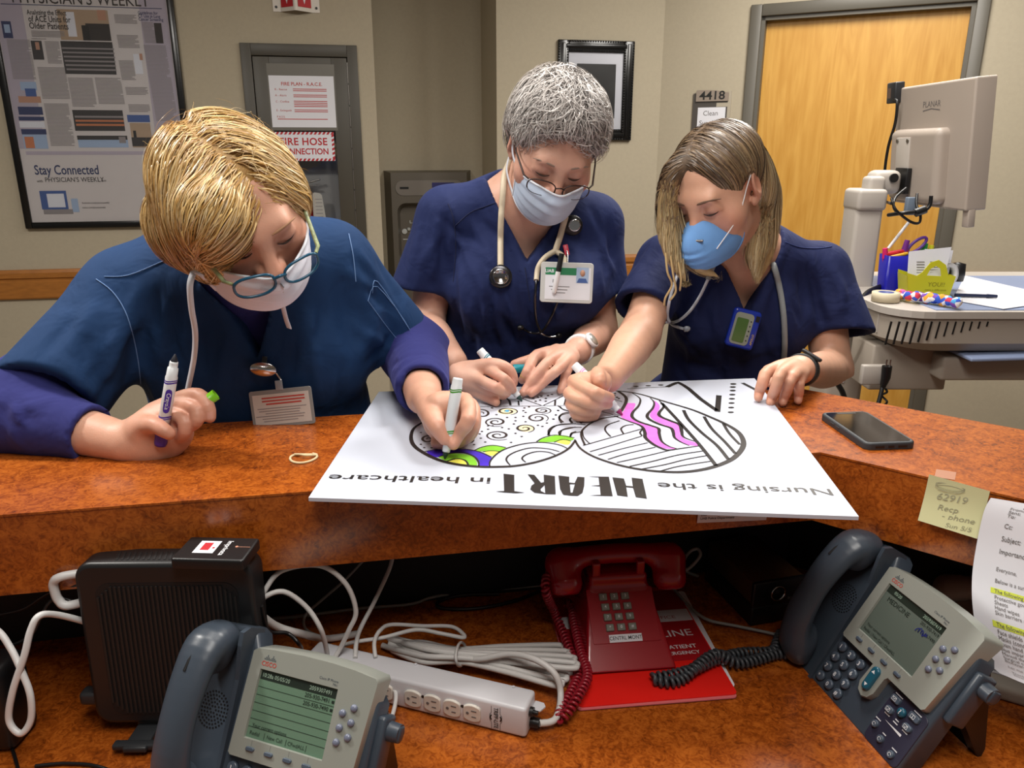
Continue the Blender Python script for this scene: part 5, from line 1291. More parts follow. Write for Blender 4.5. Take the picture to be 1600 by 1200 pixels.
mb = MB(); mb.box((sw * 1.03,-0.12,0.0),(sw * 0.1,0.34,0.009)); mb.box((sw * 0.82,-0.018,0.0005),(sw * 0.36,0.02,0.009)); mb.build('metal_edge', mat('sign pale edge', '#a9a08e', 0.4), SG)
pc = SGI @ dl(300,575); pc2 = SGI @ dl(945,575); pwid = pc2.x - pc.x
mb = MB(); mb.box((pc.x + pwid / 2 + 0.004, pc.y - 0.09,0.005),(pwid, 0.18,0.004)); PC = mb.build('paper_insert', M_PAPER, SG)
mb = MB(); mb.text('Clean', 0.034, Matrix.Translation((pc.x + pwid / 2, pc.y - 0.030,0.0075)),0); mb.text('Supplies', 0.034, Matrix.Translation((pc.x + pwid / 2 - 0.002, pc.y - 0.078,0.0075)),0); mb.build('insert_text', M_GREYINK, PC)
# ------------------------------------------------------------------ computer cart at the right
M_CART = mat('cart putty plastic', '#a79d91', 0.5); M_CARTL = mat('cart light plastic', '#b7b0a8', 0.45); M_CARTB = mat('cart blue mat', '#8290b0', 0.5)
M_MON = mat('monitor putty', '#a99d92', 0.5)
TZ = 1.10
CT = thing('computer_cart', 'putty coloured wheeled computer cart with work tray at the right', 'cart', (1.12,2.35,0))
# work tray with a rounded left end
tl_ = on_z(1347,463, TZ); tf = on_z(1412,487, TZ)
x0, y0, y1 = tl_.x - 0.015, tf.y - 0.005,2.62
out = [(1.75, y0),(x0 + 0.11, y0)] + [(x0 + 0.11 - 0.11 * math.sin(a), y0 + 0.11 - 0.11 * math.cos(a)) for a in [math.pi / 2 * k / 6 for k in range(1,7)]] + [(x0, y1 - 0.08),(x0 + 0.08, y1),(1.75, y1)]
mb = MB(); mb.prism(out, TZ - 0.018, TZ); mb.build('tray_rim', M_CARTL, CT, True)
inn = [(x0 + 0.008 + (x - x0) * 0.985, y0 + 0.006 + (yv - y0) * 0.985) for x, yv in out]
mb = bevel_prism([(x, yv) for x, yv in inn], TZ - 0.105, TZ - 0.0185,0.0); mb = MB()
n_ = len(inn); low = [(x0 + 0.05 + (x - x0) * 0.95, y0 + 0.03 + (yv - y0) * 0.95) for x, yv in out]
mb.add([(x, yv, TZ - 0.018) for x, yv in inn] + [(x, yv, TZ - 0.085) for x, yv in inn] + [(x, yv, TZ - 0.11) for x, yv in low],
       [(i, (i + 1) % n_, n_ + (i + 1) % n_, n_ + i) for i in range(n_)] + [(n_ + i, n_ + (i + 1) % n_, 2 * n_ + (i + 1) % n_, 2 * n_ + i) for i in range(n_)] + [tuple(range(2 * n_, 3 * n_))], None, 0, False)
mb.build('tray_skirt', M_CART, CT, True)
for i in range(13):
    px = 1391 + i * 12.7; h_ = 0.062 - 0.0046 * max(0, i - 3) - 0.0006 * i
    c = on_y(px, 500, y0 + 0.007); mb = MB(); mb.box((c.x, y0 + 0.007, TZ - 0.026 - h_ / 2),(0.0042,0.004, h_), R=Matrix.Rotation(0.12,3, 'Y')); mb.build('vent_slot', M_BLACK, CT, True)
for i in range(4):
    mb = MB(); mb.box((x0 + 0.010 + 0.016 * i * 0.9, y0 + 0.095 - 0.021 * i, TZ - 0.05),(0.004,0.006,0.05)); mb.build('vent_slot', M_CARTL, CT, True)
q = [on_z(1400,478, TZ + 0.0012), on_z(1600,484, TZ + 0.0012)]
mb = MB(); mb.box(((1.06 + 1.74) / 2 + 0.03,(y0 + 0.02 + 2.52) / 2, TZ + 0.001),(0.66,2.5 - y0,0.002)); mb.build('tray_mat', M_CARTB, CT, True)
# column: broad base, lift, upper arm
def colbox(nm, px0, px1, pya, pyb, Y, dep, m, r=0.01, taper=1.0):
    a = on_y(px0,(pya + pyb) / 2, Y); b_ = on_y(px1,(pya + pyb) / 2, Y); zt = on_y(px0, pya, Y).z; zb_ = on_y(px0, pyb, Y).z
    mb = MB(); mb.box(((a.x + b_.x) / 2, Y + dep / 2,(zt + zb_) / 2),(b_.x - a.x, dep, zt - zb_), r, 3); return mb.build(nm, m, CT, True)
colbox('lift_column', 1327,1369,318,520,2.32,0.10, M_CARTL, 0.012)
colbox('column_collar', 1341,1388,296,330,2.31,0.11, M_CARTL, 0.012)
b_ = on_y(1340,470,2.30); mb = MB(); mb.box((b_.x - 0.0,2.38,0.58),(0.12,0.14,0.92),0.02,3); mb.build('base_column', M_CART, CT, True)
mb = MB(); mb.box((b_.x, 2.38,0.06),(0.5,0.5,0.05),0.02,3); mb.build('base', M_CART, CT, True)
for sx in (-1,1):
    for sy in (-1,1):
        mb = MB(); mb.cyl((b_.x + sx * 0.2 - 0.012,2.38 + sy * 0.2,0.0355),(b_.x + sx * 0.2 + 0.012,2.38 + sy * 0.2,0.0355),0.035, n=18); mb.build('caster', M_BLACK, CT, True)
lb = on_y(1319,575,2.299); mb = MB()
for k in range(4): mb.box((lb.x + 0.0,2.3085, lb.z + 0.05 - 0.03 * k),(0.014 + 0.004 * (k % 2),0.002,0.02))
mb.build('warning_label', M_PAPER, CT, True)
# bracket and keyboard tray under the work tray
a = on_y(1363,560,2.05); b2 = on_y(1480,585,2.05)
mb = MB(); mb.box(((a.x + b2.x) / 2,2.12, TZ - 0.18),(b2.x - a.x, 0.14,0.13),0.006); mb.build('bracket', M_CART, CT, True)
c = on_y(1600,575,1.98); a = on_y(1478,565,1.98)
mb = MB(); mb.box(((a.x + 1.75) / 2,2.14,(on_y(1500,560,1.98).z + on_y(1500,597,1.98).z) / 2),(1.75 - a.x, 0.3, on_y(1500,560,1.98).z - on_y(1500,597,1.98).z),0.008); mb.build('drawer', M_CART, CT, True)
kz = on_y(1500,553,1.95).z
mb = MB(); mb.box((1.50,2.07, kz),(0.62,0.30,0.010),0.003, R=Matrix.Rotation(-0.03,3, 'Y')); mb.build('keyboard_shelf', M_CARTB, CT, True)
KB = thing('keyboard', 'black keyboard on the pull-out shelf of the cart', 'keyboard', (1.56,2.05, kz + 0.009))
mb = MB(); mb.box((0,0,0.008),(0.44,0.15,0.016),0.004); mb.build('case', M_BLACK, KB)
for r in range(5):
    for k in range(15):
        mb = MB(); mb.box((-0.2 + k * 0.0285,-0.055 + r * 0.026,0.019),(0.023,0.020,0.008),0.002,1); mb.build('key', M_GREYP, KB)
# plug hanging on the bracket
pz = on_y(1384,585,1.98)
PLG = thing('power_plug', 'black power plug with cord hooked on the cart bracket', 'plug', pz)
mb = MB(); mb.tube([on_y(1386,572,1.98), on_y(1384,590,1.98), on_y(1379,606,1.98)],[0.013,0.012,0.007],10); mb.build('body', M_BLACK, PLG, True)
for dx in (0,6):
    mb = MB(); mb.tube([on_y(1384 + dx, 572,1.98), on_y(1386 + dx, 562,1.98)],0.0022,6); mb.build('prong', M_CHROME, PLG, True)
mb = MB(); mb.tube(catmull([on_y(1379,604,1.98), on_y(1374,625,1.97), on_y(1366,650,1.96)],6),0.006,8); mb.build('cord', M_CABLEK, PLG, True)
mb = MB(); mb.box(on_y(1365,585,2.0),(0.07,0.02,0.055),0.004); mb.build('plug_bracket', M_CARTL, CT, True)
cable('black_cable', 'curly black cable hanging below the cart bracket', [on_y(1378,602,2.02), on_y(1386,612,2.0), on_y(1378,618,2.02), on_y(1386,628,2.0), on_y(1377,636,2.02)],0.003, M_CABLEK)
cable('black_cable', 'thick black cable curving behind the seated nurse to the cart', [on_y(1378,447,2.25), on_y(1355,458,2.2), on_y(1337,485,2.1), on_y(1325,520,2.1), on_y(1308,560,2.15), on_y(1305,590,2.15), on_y(1316,612,2.15), on_y(1322,630,2.15)],0.008, M_CABLEK)
# monitor
MNM = face_matrix(-88.6,-5.0,(1.217,2.347,1.509))
MN = thing('monitor', 'putty coloured flat monitor seen from behind on the cart arm', 'monitor', M=MNM)
w, h_ = 0.41,0.345
mb = bevel_prism(rrect(w, h_, 0.006),-0.055,0.0,0.006); mb.build('rear_shell', M_MON, MN)
mb = MB(); mb.box((0,0,-0.058),(w * 0.93, h_ * 0.9,0.004)); mb.build('screen', M_GLASS, MN)
s = Sdf(); s.box((-0.03,-0.055,-0.01),(0.135,0.105,0.045),0.02); s.build('rear_bulge', 0.004, M_MON, MN, proj=1)
mb = MB(); mb.text('PLANAR', 0.024, Matrix.Translation((0.0,0.115,0.0006)),0, xs=1.05); v_, f_ = ribbon([(-0.045,0.098),(0,0.103),(0.045,0.098)],0.003); mb.add(v_, f_, Matrix.Translation((0,0,0.0006))); mb.build('maker_name', M_GREYINK, MN)
mb = MB(); mb.box((-0.075,-0.06,0.0365),(0.075,0.175,0.005),0.001); MP_ = mb.build('mount_plate', M_CARTL, MN)
for sx in (-1,1): mb = MB(); mb.cyl((-0.075 + sx * 0.03,0.018,0.038),(-0.075 + sx * 0.03,0.018,0.042),0.006, n=12); mb.build('screw', M_STEEL, MP_)
mb = MB(); mb.box((0.19,-h_ / 2 - 0.02,-0.02),(0.03,0.05,0.02),0.003); mb.build('side_handle', M_MON, MN)
mb = MB(); mb.box((-0.205,0.160,0.004),(0.055,0.062,0.03),0.004); SNS = mb.build('badge_sensor', M_GREYP, MN)
mb = MB(); mb.box((-0.214,0.160,0.0195),(0.02,0.03,0.001)); mb.build('sensor_window', mat('sensor window', '#6a5448', 0.3), SNS)
mb = MB(); mb.tube(catmull([MNM @ Vector(p) for p in ((-0.185,0.14,0.018),(-0.16,0.13,0.02),(-0.165,0.07,0.02),(-0.2,0.0,0.02),(-0.215,-0.08,0.02),(-0.21,-0.17,0.02))],8) + [on_y(1393,318,2.2)],0.0045,8); mb.build('sensor_cable', M_CABLEK, MN, True)
# tilt head between column and monitor
MA = MNM @ Vector((-0.075,-0.10,0.04))
mb = MB(); e_ = on_y(1368,280,2.36); mb.box(((MA.x + e_.x) / 2 - 0.01,2.40, on_y(1390,285,2.38).z),(0.085,0.07,0.07),0.02,3); mb.build('tilt_head', M_CARTL, CT, True)
mb = MB(); mb.box((e_.x, 2.37, on_y(1368,290,2.37).z),(0.05,0.06,0.055),0.012,3); mb.build('head_neck', M_CARTL, CT, True)
c = on_y(1396,278,2.362); mb = MB(); mb.cyl(c, (c.x, c.y - 0.006, c.z),0.013, n=18); mb.build('pivot_cap', M_BLACK, CT, True)
c = on_y(1419,283,2.36); mb = MB(); mb.box((MA.x - 0.005,2.40, on_y(1418,283,2.38).z),(0.014,0.075,0.075),0.002); mb.build('tilt_plate', M_BLACK, CT, True)
for nm, pts in (('power_lead', [(1455,306,2.2),(1452,322,2.2),(1440,330,2.2),(1410,333,2.2),(1388,336,2.25)]),('video_lead', [(1433,303,2.25),(1432,320,2.22),(1438,335,2.2),(1436,348,2.2),(1422,346,2.2),(1400,328,2.2),(1393,310,2.22)]),('signal_lead', [(1416,294,2.3),(1400,308,2.28),(1396,322,2.25),(1402,333,2.22)])):
    mb = MB(); mb.tube(catmull([on_y(*p) for p in pts],8),0.0055 if nm == 'power_lead' else 0.0038,8); mb.build(nm, M_CABLEK, MN, True)
mb = MB(); mb.tube([on_y(1430,333,2.2), on_y(1446,327,2.2)],0.012,8); mb.build('cable_clamp', M_BLACK, MN, True)
mb = MB(); mb.box(on_y(1423,322,2.26),(0.03,0.02,0.05),0.003); mb.build('connector', mat('connector blue grey', '#6d7a8a', 0.4), MN, True)
# ---- things on the tray
def base(px, py): return on_z(px, py, TZ + 0.0022)
p = base(1395,454); BC = thing('pen_cup', 'dark blue plastic cup full of pens beside the cart column', 'cup', p)
bevel_prism(rrect(0.082,0.06,0.008),0.0,0.004,0.0).build('floor_plate', mat('blue plastic', '#17189a', 0.35), BC)
M_BLUEP = MATS['blue plastic']
mb = MB(); o1 = rrect(0.076,0.056,0.008); o2 = rrect(0.084,0.064,0.009); n_ = len(o1)
mb.add([(x, yv, 0.004) for x, yv in o1] + [(x, yv, 0.105) for x, yv in o2] + [(x * 0.94, yv * 0.93,0.105) for x, yv in o2] + [(x * 0.94, yv * 0.93,0.004) for x, yv in o1],
       [(k * n_ + i, k * n_ + (i + 1) % n_, (k + 1) * n_ + (i + 1) % n_, (k + 1) * n_ + i) for k in range(3) for i in range(n_)], None, 0, True); mb.build('wall', M_BLUEP, BC)
def pencil(nm, label, col, a, b_, r=0.006, cat='pen'):
    m = mat(nm + col, col, 0.4); t_ = thing(nm, label, cat, a); mb = MB(); mb.tube([a, a.lerp(b_, 0.75)], r, 8); mb.build('barrel', m, t_, True)
    mb = MB(); mb.tube([a.lerp(b_, 0.75), a.lerp(b_, 0.78), b_],[r * 1.15, r * 1.15, r * 0.9],8); mb.build('cap', m, t_, True); return t_
yc = p.y
pencil('marker_pen', 'purple marker standing highest in the blue cup', '#7b2a90', p + Vector((0.0,0,0.01)), on_y(1418,375, yc),0.008)
pencil('marker_pen', 'pink marker leaning left in the blue cup', '#d3256a', p + Vector((-0.02,0.005,0.01)), on_y(1383,388, yc),0.008)
pencil('marker_pen', 'red marker leaning right in the blue cup', '#b01a2c', p + Vector((0.0,0.012,0.01)), on_y(1404,392, yc),0.009)
pencil('marker_pen', 'red marker lying across the top of the blue cup', '#c02030', on_y(1384,398, yc), on_y(1418,392, yc),0.008)
pencil('marker_pen', 'yellow pencil lying slanted across the blue cup', '#d8a62c', on_y(1392,402, yc - 0.02), on_y(1418,396, yc - 0.02),0.005)
pencil('marker_pen', 'green capped marker behind the papers', '#2fae4e', p + Vector((0.09,0.05,0.01)), on_y(1446,380, yc + 0.05),0.009)
pencil('marker_pen', 'yellow capped marker behind the papers', '#d6d32a', p + Vector((0.11,0.05,0.01)), on_y(1456,383, yc + 0.05),0.008)
SCI = thing('scissors', 'scissors with purple loop handles behind the papers', 'scissors', p + Vector((0.06,0.03,0.01)))
mb = MB(); c = on_y(1433,383, yc + 0.03); mb.tube([c + Vector((0.024 * math.cos(a) + 0.008 * math.sin(a),0,0.020 * math.sin(a) + 0.01 * math.cos(a))) for a in [2 * math.pi * k / 20 for k in range(20)]],0.0045,8, closed=True); mb.build('handle_loop', mat('purple handle', '#5d2f8e', 0.4), SCI, True)
mb = MB(); mb.tube([c + Vector((-0.01,0,-0.02)), p + Vector((0.055,0.03,0.02))],0.004,6); mb.build('blade', M_STEEL, SCI, True)
mb = MB(); mb.tube([on_y(1388,388,2.25), on_y(1420,347,2.25)],0.0045,8); o = mb.build('white_stick', M_WHITE); tag(o, 'thin white stick leaning behind the cart column', 'stick')
# yellow basket
M_YEL = mat('yellow basket plastic', '#c3c023', 0.4)
yb = base(1450,466); YB = thing('yellow_basket', 'yellow plastic basket with arched handles on the cart tray', 'basket', yb, (0,0,-0.12))
wb, hb = 0.128,0.062
def arch_side(yv, s_):
    mb = MB(); o = [(-wb * 0.42,0),(wb * 0.42,0),(wb / 2, hb),(wb * 0.34, hb * 1.05),(wb * 0.26, hb * 1.5),(wb * 0.1, hb * 1.72),(-wb * 0.06, hb * 1.6),(-wb * 0.2, hb * 1.15),(-wb * 0.3, hb * 1.0),(-wb / 2, hb * 1.12)]
    hole = [(wb * 0.2, hb * 1.0),(wb * 0.16, hb * 1.33),(wb * 0.06, hb * 1.45),(-wb * 0.04, hb * 1.32),(-wb * 0.1, hb * 1.02)]
    tri = tessellate_polygon([[Vector((*q, 0)) for q in o],[Vector((*q, 0)) for q in hole]]); A_ = o + hole; n_ = len(o); m_ = len(hole)
    vs = [(x, yv, z_) for x, z_ in A_] + [(x, yv + 0.003 * s_, z_) for x, z_ in A_]; N_ = n_ + m_
    fs = [tuple(t) for t in tri] + [tuple(i + N_ for i in reversed(t)) for t in tri] + [(i, (i + 1) % n_, N_ + (i + 1) % n_, N_ + i) for i in range(n_)] + [(n_ + i, n_ + (i + 1) % m_, N_ + n_ + (i + 1) % m_, N_ + n_ + i) for i in range(m_)]
    mb.add(vs, fs); return mb
fr_ = arch_side(0,1).build('front_side', M_YEL, YB); arch_side(0.075,-1).build('rear_side', M_YEL, YB)
mb = MB()
for s_ in (-1,1): mb.add([(s_ * wb * 0.42,0,0),(s_ * wb / 2,0, hb),(s_ * wb / 2,0.075, hb),(s_ * wb * 0.42,0.075,0)],[(0,1,2,3)])
mb.box((0,0.0375,0.002),(wb * 0.84,0.075,0.003)); mb.build('base_plate', M_YEL, YB)
mb = MB(); Mx = Matrix.Translation((wb * 0.12,-0.0006, hb * 0.62)) @ Matrix.Rotation(math.pi / 2,4, 'X'); mb.text('YOU!!', 0.017, Mx, 0, shear=0.1);
mb.text('make a difference', 0.008, Matrix.Translation((wb * 0.12,-0.0006, hb * 0.38)) @ Matrix.Rotation(math.pi / 2,4, 'X'),0, shear=0.2); mb.build('lettering', mat('olive print', '#8a8417', 0.5), fr_)
def sheet(nm, label, corners, m, th=0.0008, cat='paper'):
    mb = MB(); c = [Vector(q) for q in corners]; n = (c[1] - c[0]).cross(c[3] - c[0]).normalized() * th
    mb.add(c + [q + n for q in c],[(0,1,2,3),(7,6,5,4),(0,1,5,4),(1,2,6,5),(2,3,7,6),(3,0,4,7)]); o = mb.build(nm, m); return tag(o, label, cat)
Yp = yb.y + 0.02
o = sheet('folded_paper', 'folded white papers with printed lines standing in the yellow basket', [on_y(1416,455, Yp), on_y(1470,455, Yp), on_y(1486,386, Yp + 0.02), on_y(1420,393, Yp + 0.02)], M_PAPER, 0.003)
mb = MB()
for k in range(5):
    for xa in (1430,1451):
        a_ = on_y(xa, 409 + k * 4.2, Yp + 0.0125 - 0.001 * k); mb.box(a_ + Vector((0.014,-0.002,0)),(0.022,0.0006,0.0018))
mb.build('printed_lines', M_GREYINK, o, True)
sheet('folded_paper', 'second white paper sticking out behind the folded papers', [on_y(1440,455, Yp + 0.03), on_y(1476,455, Yp + 0.03), on_y(1489,391, Yp + 0.04), on_y(1445,389, Yp + 0.04)], M_PAPER, 0.002)
TRL = thing('white_tape_roll', 'white tape roll standing behind the handle of the yellow basket', 'tape', on_y(1480,428, yb.y + 0.05))
mb = MB(); mb.lathe([(0.031,-0.01),(0.031,0.01),(0.02,0.01),(0.02,-0.01),(0.031,-0.01)], Matrix.Rotation(1.4,4, 'X') @ Matrix.Rotation(0.3,4, 'Y'),28); mb.build('roll', M_WHITE, TRL)
q = base(1383,470); TR2 = thing('beige_tape_roll', 'roll of beige paper tape lying at the left end of the tray', 'tape', q)
mb = MB(); mb.lathe([(0.036,0),(0.036,0.024),(0.02,0.024),(0.02,0)], None, 32); mb.build('roll', mat('masking tape', '#cbbfa4', 0.6), TR2)
mb = MB(); mb.lathe([(0.0199,0.0),(0.0199,0.0245),(0.0175,0.0245),(0.0175,0.0)], None, 24); mb.build('core', mat('core blue', '#4a5590', 0.5), TR2)
# multicoloured scrunchie
def hippie():
    m = bpy.data.materials.new('multicoloured cloth'); m.use_nodes = True; N = m.node_tree.nodes; L = m.node_tree.links; b = N['Principled BSDF']; b.inputs['Roughness'].default_value = 0.8
    tc = N.new('ShaderNodeTexCoord'); v = N.new('ShaderNodeTexVoronoi'); v.inputs['Scale'].default_value = 75; L.new(tc.outputs['Object'], v.inputs[0])
    hs = N.new('ShaderNodeSeparateColor'); L.new(v.outputs['Color'], hs.inputs[0]); cr_ = N.new('ShaderNodeValToRGB'); cr_.color_ramp.interpolation = 'CONSTANT'
    for i, (p_, c_) in enumerate(((0, '#2f56c4'),(0.2, '#e8e4e6'),(0.38, '#c8344f'),(0.54, '#e8a23a'),(0.68, '#7a48a8'),(0.82, '#4f9fd8'),(0.92, '#e05a9a'))):
        e = cr_.color_ramp.elements[i] if i < 2 else cr_.color_ramp.elements.new(p_); e.position = p_; e.color = (*lin(c_),1)
    L.new(hs.outputs[0], cr_.inputs[0]); L.new(cr_.outputs[0], b.inputs['Base Color']); return m
s = Sdf(); pts = [base(1402,467), base(1420,472), base(1440,474), base(1458,476), base(1478,480), base(1498,484)]; rr = random.Random(3)
for i in range(20):
    t_ = i / 19 * 4.999; k = int(t_); c = pts[k].lerp(pts[k + 1], t_ - k); s.ell((c.x, c.y + rr.uniform(-0.01,0.012), c.z + 0.012 + rr.uniform(0,0.008)),(rr.uniform(0.009,0.014), rr.uniform(0.010,0.017), rr.uniform(0.009,0.015)), k=0.004)
s.plane((0,0, TZ + 0.0025),(0,0,-1),0)
o = s.build('hair_scrunchie', 0.002, hippie(), proj=1); tag(o, 'crumpled multicoloured fabric hair band in front of the yellow basket', 'hair band')
o = sheet('printed_sheet', 'white printed sheet lying nearest on the cart tray', [on_z(1494,470, TZ + 0.004), on_z(1568,483, TZ + 0.004), on_z(1660,470, TZ + 0.004), on_z(1540,440, TZ + 0.004)], M_PAPER)
o = sheet('printed_sheet', 'white printed sheet under the pen at the back of the tray', [on_z(1490,465, TZ + 0.0028), on_z(1600,468, TZ + 0.0028), on_z(1600,452, TZ + 0.0028), on_z(1508,431, TZ + 0.0028)], M_PAPER)
pencil('ballpoint_pen', 'dark navy pen lying on the papers of the cart', '#16203f', on_z(1492,461, TZ + 0.011), on_z(1558,463, TZ + 0.011),0.005)
mb = MB(); c = on_y(1495,428,2.25); mb.lathe([(0.0,-0.02),(0.02,-0.02),(0.022,0),(0.02,0.03),(0,0.035)], Matrix.Translation(c),18); o = mb.build('hand_sanitizer_bottle', M_BLACK); tag(o, 'small black rounded bottle behind the yellow basket', 'bottle')
# ------------------------------------------------------------------ colouring poster on the counter
M_BOARD = mat('poster board white', '#c6ccda', 0.42, spec=0.4)
M_LINE = mat('poster black line', '#26211f', 0.4)
M_PURP = mat('purple marker fill', '#3f1ec2', 0.5, var=0.12, vscale=60); M_GRN = mat('green marker fill', '#7fc82a', 0.5, var=0.08, vscale=60)
M_YLW = mat('yellow marker fill', '#ece75e', 0.5); M_CRM = mat('cream marker fill', '#f0e2b4', 0.5); M_PNK = mat('pink marker fill', '#e46fd6', 0.5, var=0.1, vscale=60); M_CYN = mat('blue dot fill', '#3f9fd2', 0.5)
PZ = CZ + 0.0055
PB = thing('colouring_poster', 'large white colouring poster with heart drawing and upside-down words on the counter', 'poster', on_z(900,690, CZ))
cn = [on_z(482,777.5, PZ), on_z(1342,807, PZ), on_z(1179,591, PZ), on_z(592,612, PZ)]
mb = MB(); mb.add([(p.x, p.y, PZ) for p in cn] + [(p.x, p.y, PZ - 0.005) for p in cn],[(0,1,2,3),(7,6,5,4),(0,1,5,4),(1,2,6,5),(2,3,7,6),(3,0,4,7)]); mb.build('board', M_BOARD, PB, True)
A_ = lambda x, yv: (620 + x / 5.714,600 + yv / 5.714)
B_ = lambda x, yv: (860 + x / 5.0,590 + yv / 5.0)
D_ = lambda x, yv: (760 + x / 5.333,720 + yv / 5.333)
F_ = lambda x, yv: (980 + x / 6.667,585 + yv / 6.667)
def inside(p, m=0.0015):
    for i in range(4):
        a, b = cn[i], cn[(i + 1) % 4]
        if (b.x - a.x) * (p.y - a.y) - (b.y - a.y) * (p.x - a.x) < m * 0.5: return False
    return True
def ug(pts, cr): return [on_z(*cr(x, yv), PZ) for x, yv in pts]
LN = MB()
def ln(pts, cr, w=0.0022, closed=False, smooth=5):
    P = ug(pts, cr); P = catmull(P, smooth, closed) if smooth > 1 else P
    P = [p for p in P if inside(p)]
    if len(P) < 2: return
    ww = w if not isinstance(w, tuple) else [w[0] + (w[1] - w[0]) * math.sin(math.pi * i / (len(P) - 1)) for i in range(len(P))]
    v_, f_ = ribbon([(p.x, p.y) for p in P], ww, closed); LN.add(v_, f_, Matrix.Translation((0,0, PZ + 0.0004)))
def fill(name, pts, cr, m, smooth=4):
    P = catmull(ug(pts, cr), smooth, True); mb = MB(); tri = tessellate_polygon([[Vector((p.x, p.y, 0)) for p in P]])
    mb.add([(p.x, p.y, PZ + 0.0002) for p in P],[tuple(t) for t in tri]); mb.build(name, m, PB, True)
# outline of the heart, two lobes
ln([(330,285),(245,335),(160,390),(130,450),(133,515),(172,570),(250,622),(340,666),(450,702),(600,728),(760,741),(900,741),(1050,734),(1200,709),(1330,674),(1450,628),(1540,573),(1592,508)], A_, (0.0035,0.0075))
ln([(190,485),(230,550),(320,610),(450,660),(600,700),(750,725),(900,738),(1050,738),(1200,718),(1330,680),(1430,630),(1495,560),(1508,500),(1470,430),(1380,370),(1250,310),(1100,250),(900,190),(700,130),(560,108),(480,104)], B_, (0.003,0.0085))
# waves, stripes and hatching of the right lobe
for pts, w in (([(530,108),(585,150),(590,195),(550,265)],0.006),([(640,122),(700,165),(690,220),(645,270),(640,310),(690,345),(790,378),(845,400),(850,440),(870,500),(930,540),(985,555)],(0.002,0.006)),
               ([(780,160),(810,195),(800,240),(758,290),(770,325),(850,365),(940,395),(960,430),(970,470),(1020,505),(1085,532)],(0.002,0.006)),([(850,180),(885,225),(850,275),(860,305),(940,340),(1010,370),(1025,420),(1040,465),(1130,500)],(0.002,0.007)),
               ([(500,300),(620,345),(710,380),(738,430),(742,470),(800,520),(870,555),(920,568),(1000,558),(1160,535)],(0.0025,0.006)),([(870,200),(1000,340),(1160,520),(1295,690)],0.0062),
               ([(1040,255),(1080,330),(1180,430),(1300,530),(1390,640)],0.006),([(1200,305),(1260,400),(1360,500),(1445,595)],0.0055),([(1350,360),(1400,440),(1480,525)],0.005),
               ([(255,532),(480,468),(720,400)],0.0024),([(310,580),(480,530),(715,458)],0.0024),([(375,608),(550,560),(760,510)],0.0024),([(450,640),(600,595),(820,545)],0.0026),([(520,665),(700,625),(930,570)],0.0026),
               ([(620,695),(800,655),(1000,605),(1190,575)],0.003),([(720,715),(900,680),(1060,640),(1225,610)],0.003),([(860,732),(1000,695),(1250,655)],0.003),
               ([(270,530),(240,450),(260,400),(330,350),(420,318),(530,303)],0.0035),([(310,520),(262,470),(250,420)],0.002),([(470,462),(427,410),(450,370),(540,338)],0.003),([(570,438),(552,400),(590,375),(650,368)],0.003),([(720,405),(700,430),(715,455)],0.003),
               ([(-20,450),(15,395),(80,367),(180,362),(275,370)],0.003),([(75,450),(90,412),(150,392),(245,390)],0.0028),([(155,465),(172,437),(235,425)],0.0028),([(100,350),(68,312),(100,280),(180,264)],0.003),([(175,355),(153,325),(190,298)],0.003),([(245,360),(222,338),(235,320)],0.003),([(60,222),(110,255),(185,265)],0.0025),([(240,350),(340,330),(420,315)],0.002),([(480,165),(560,190)],0.002),([(380,260),(490,290)],0.0025)):
    ln(pts, B_, w)
# arcs of the left lobe
for pts, w in (([(830,738),(835,690),(900,620),(1000,570),(1150,533),(1300,523),(1450,545),(1530,582)],(0.002,0.0035)),([(1010,725),(978,680),(1000,640),(1080,600),(1200,572),(1350,580),(1450,605)],(0.002,0.0032)),([(1150,700),(1118,665),(1160,630),(1250,605),(1350,610),(1415,635)],(0.002,0.0032)),
               ([(250,605),(400,580),(600,582),(740,608),(845,655)],0.0026),([(370,655),(480,620),(600,617),(690,650),(730,700),(730,738)],(0.002,0.0035)),([(450,690),(540,668),(610,685),(638,722)],0.003),
               ([(690,597),(760,565),(860,549),(975,569)],0.0025),([(770,607),(850,598),(925,607)],0.0022),([(1248,517),(1310,480),(1420,457),(1585,482)],0.0025),([(1405,522),(1480,497),(1555,512)],0.0022),
               ([(700,204),(1100,199),(1540,194)],0.0016),([(915,192),(930,128)],0.004),([(1015,192),(1003,150),(970,122)],0.004),([(1090,192),(1085,150)],0.003),([(930,124),(1010,138),(1110,135)],0.0025),([(1110,130),(1200,160),(1290,192)],0.0022),([(1310,192),(1410,145),(1510,95)],0.0022),([(1412,192),(1415,145)],0.0035),([(1520,105),(1500,188)],0.005),
               ([(1455,200),(1480,225),(1560,248)],0.003),([(1470,350),(1450,310),(1480,275),(1600,250)],0.003),([(1560,350),(1545,315),(1600,290)],0.003),([(1360,460),(1360,410),(1430,370),(1600,355)],0.0035),([(1455,458),(1460,420),(1600,385)],0.003),([(1550,470),(1560,440),(1600,425)],0.003)):
    ln(pts, A_, w)
def swirl(cx, cy, rx, ry, dirn=1, turns=1.9, a0=0.0, w=(0.0012,0.0042)):
    P = []; N_ = 34
    for k in range(N_ + 1):
        t = k / N_; a = a0 + dirn * turns * 2 * math.pi * t; r = 0.12 + 0.88 * t ** 0.9
        P.append((cx + rx * r * math.cos(a), cy + ry * r * math.sin(a)))
    ln(P, A_, w, smooth=1)
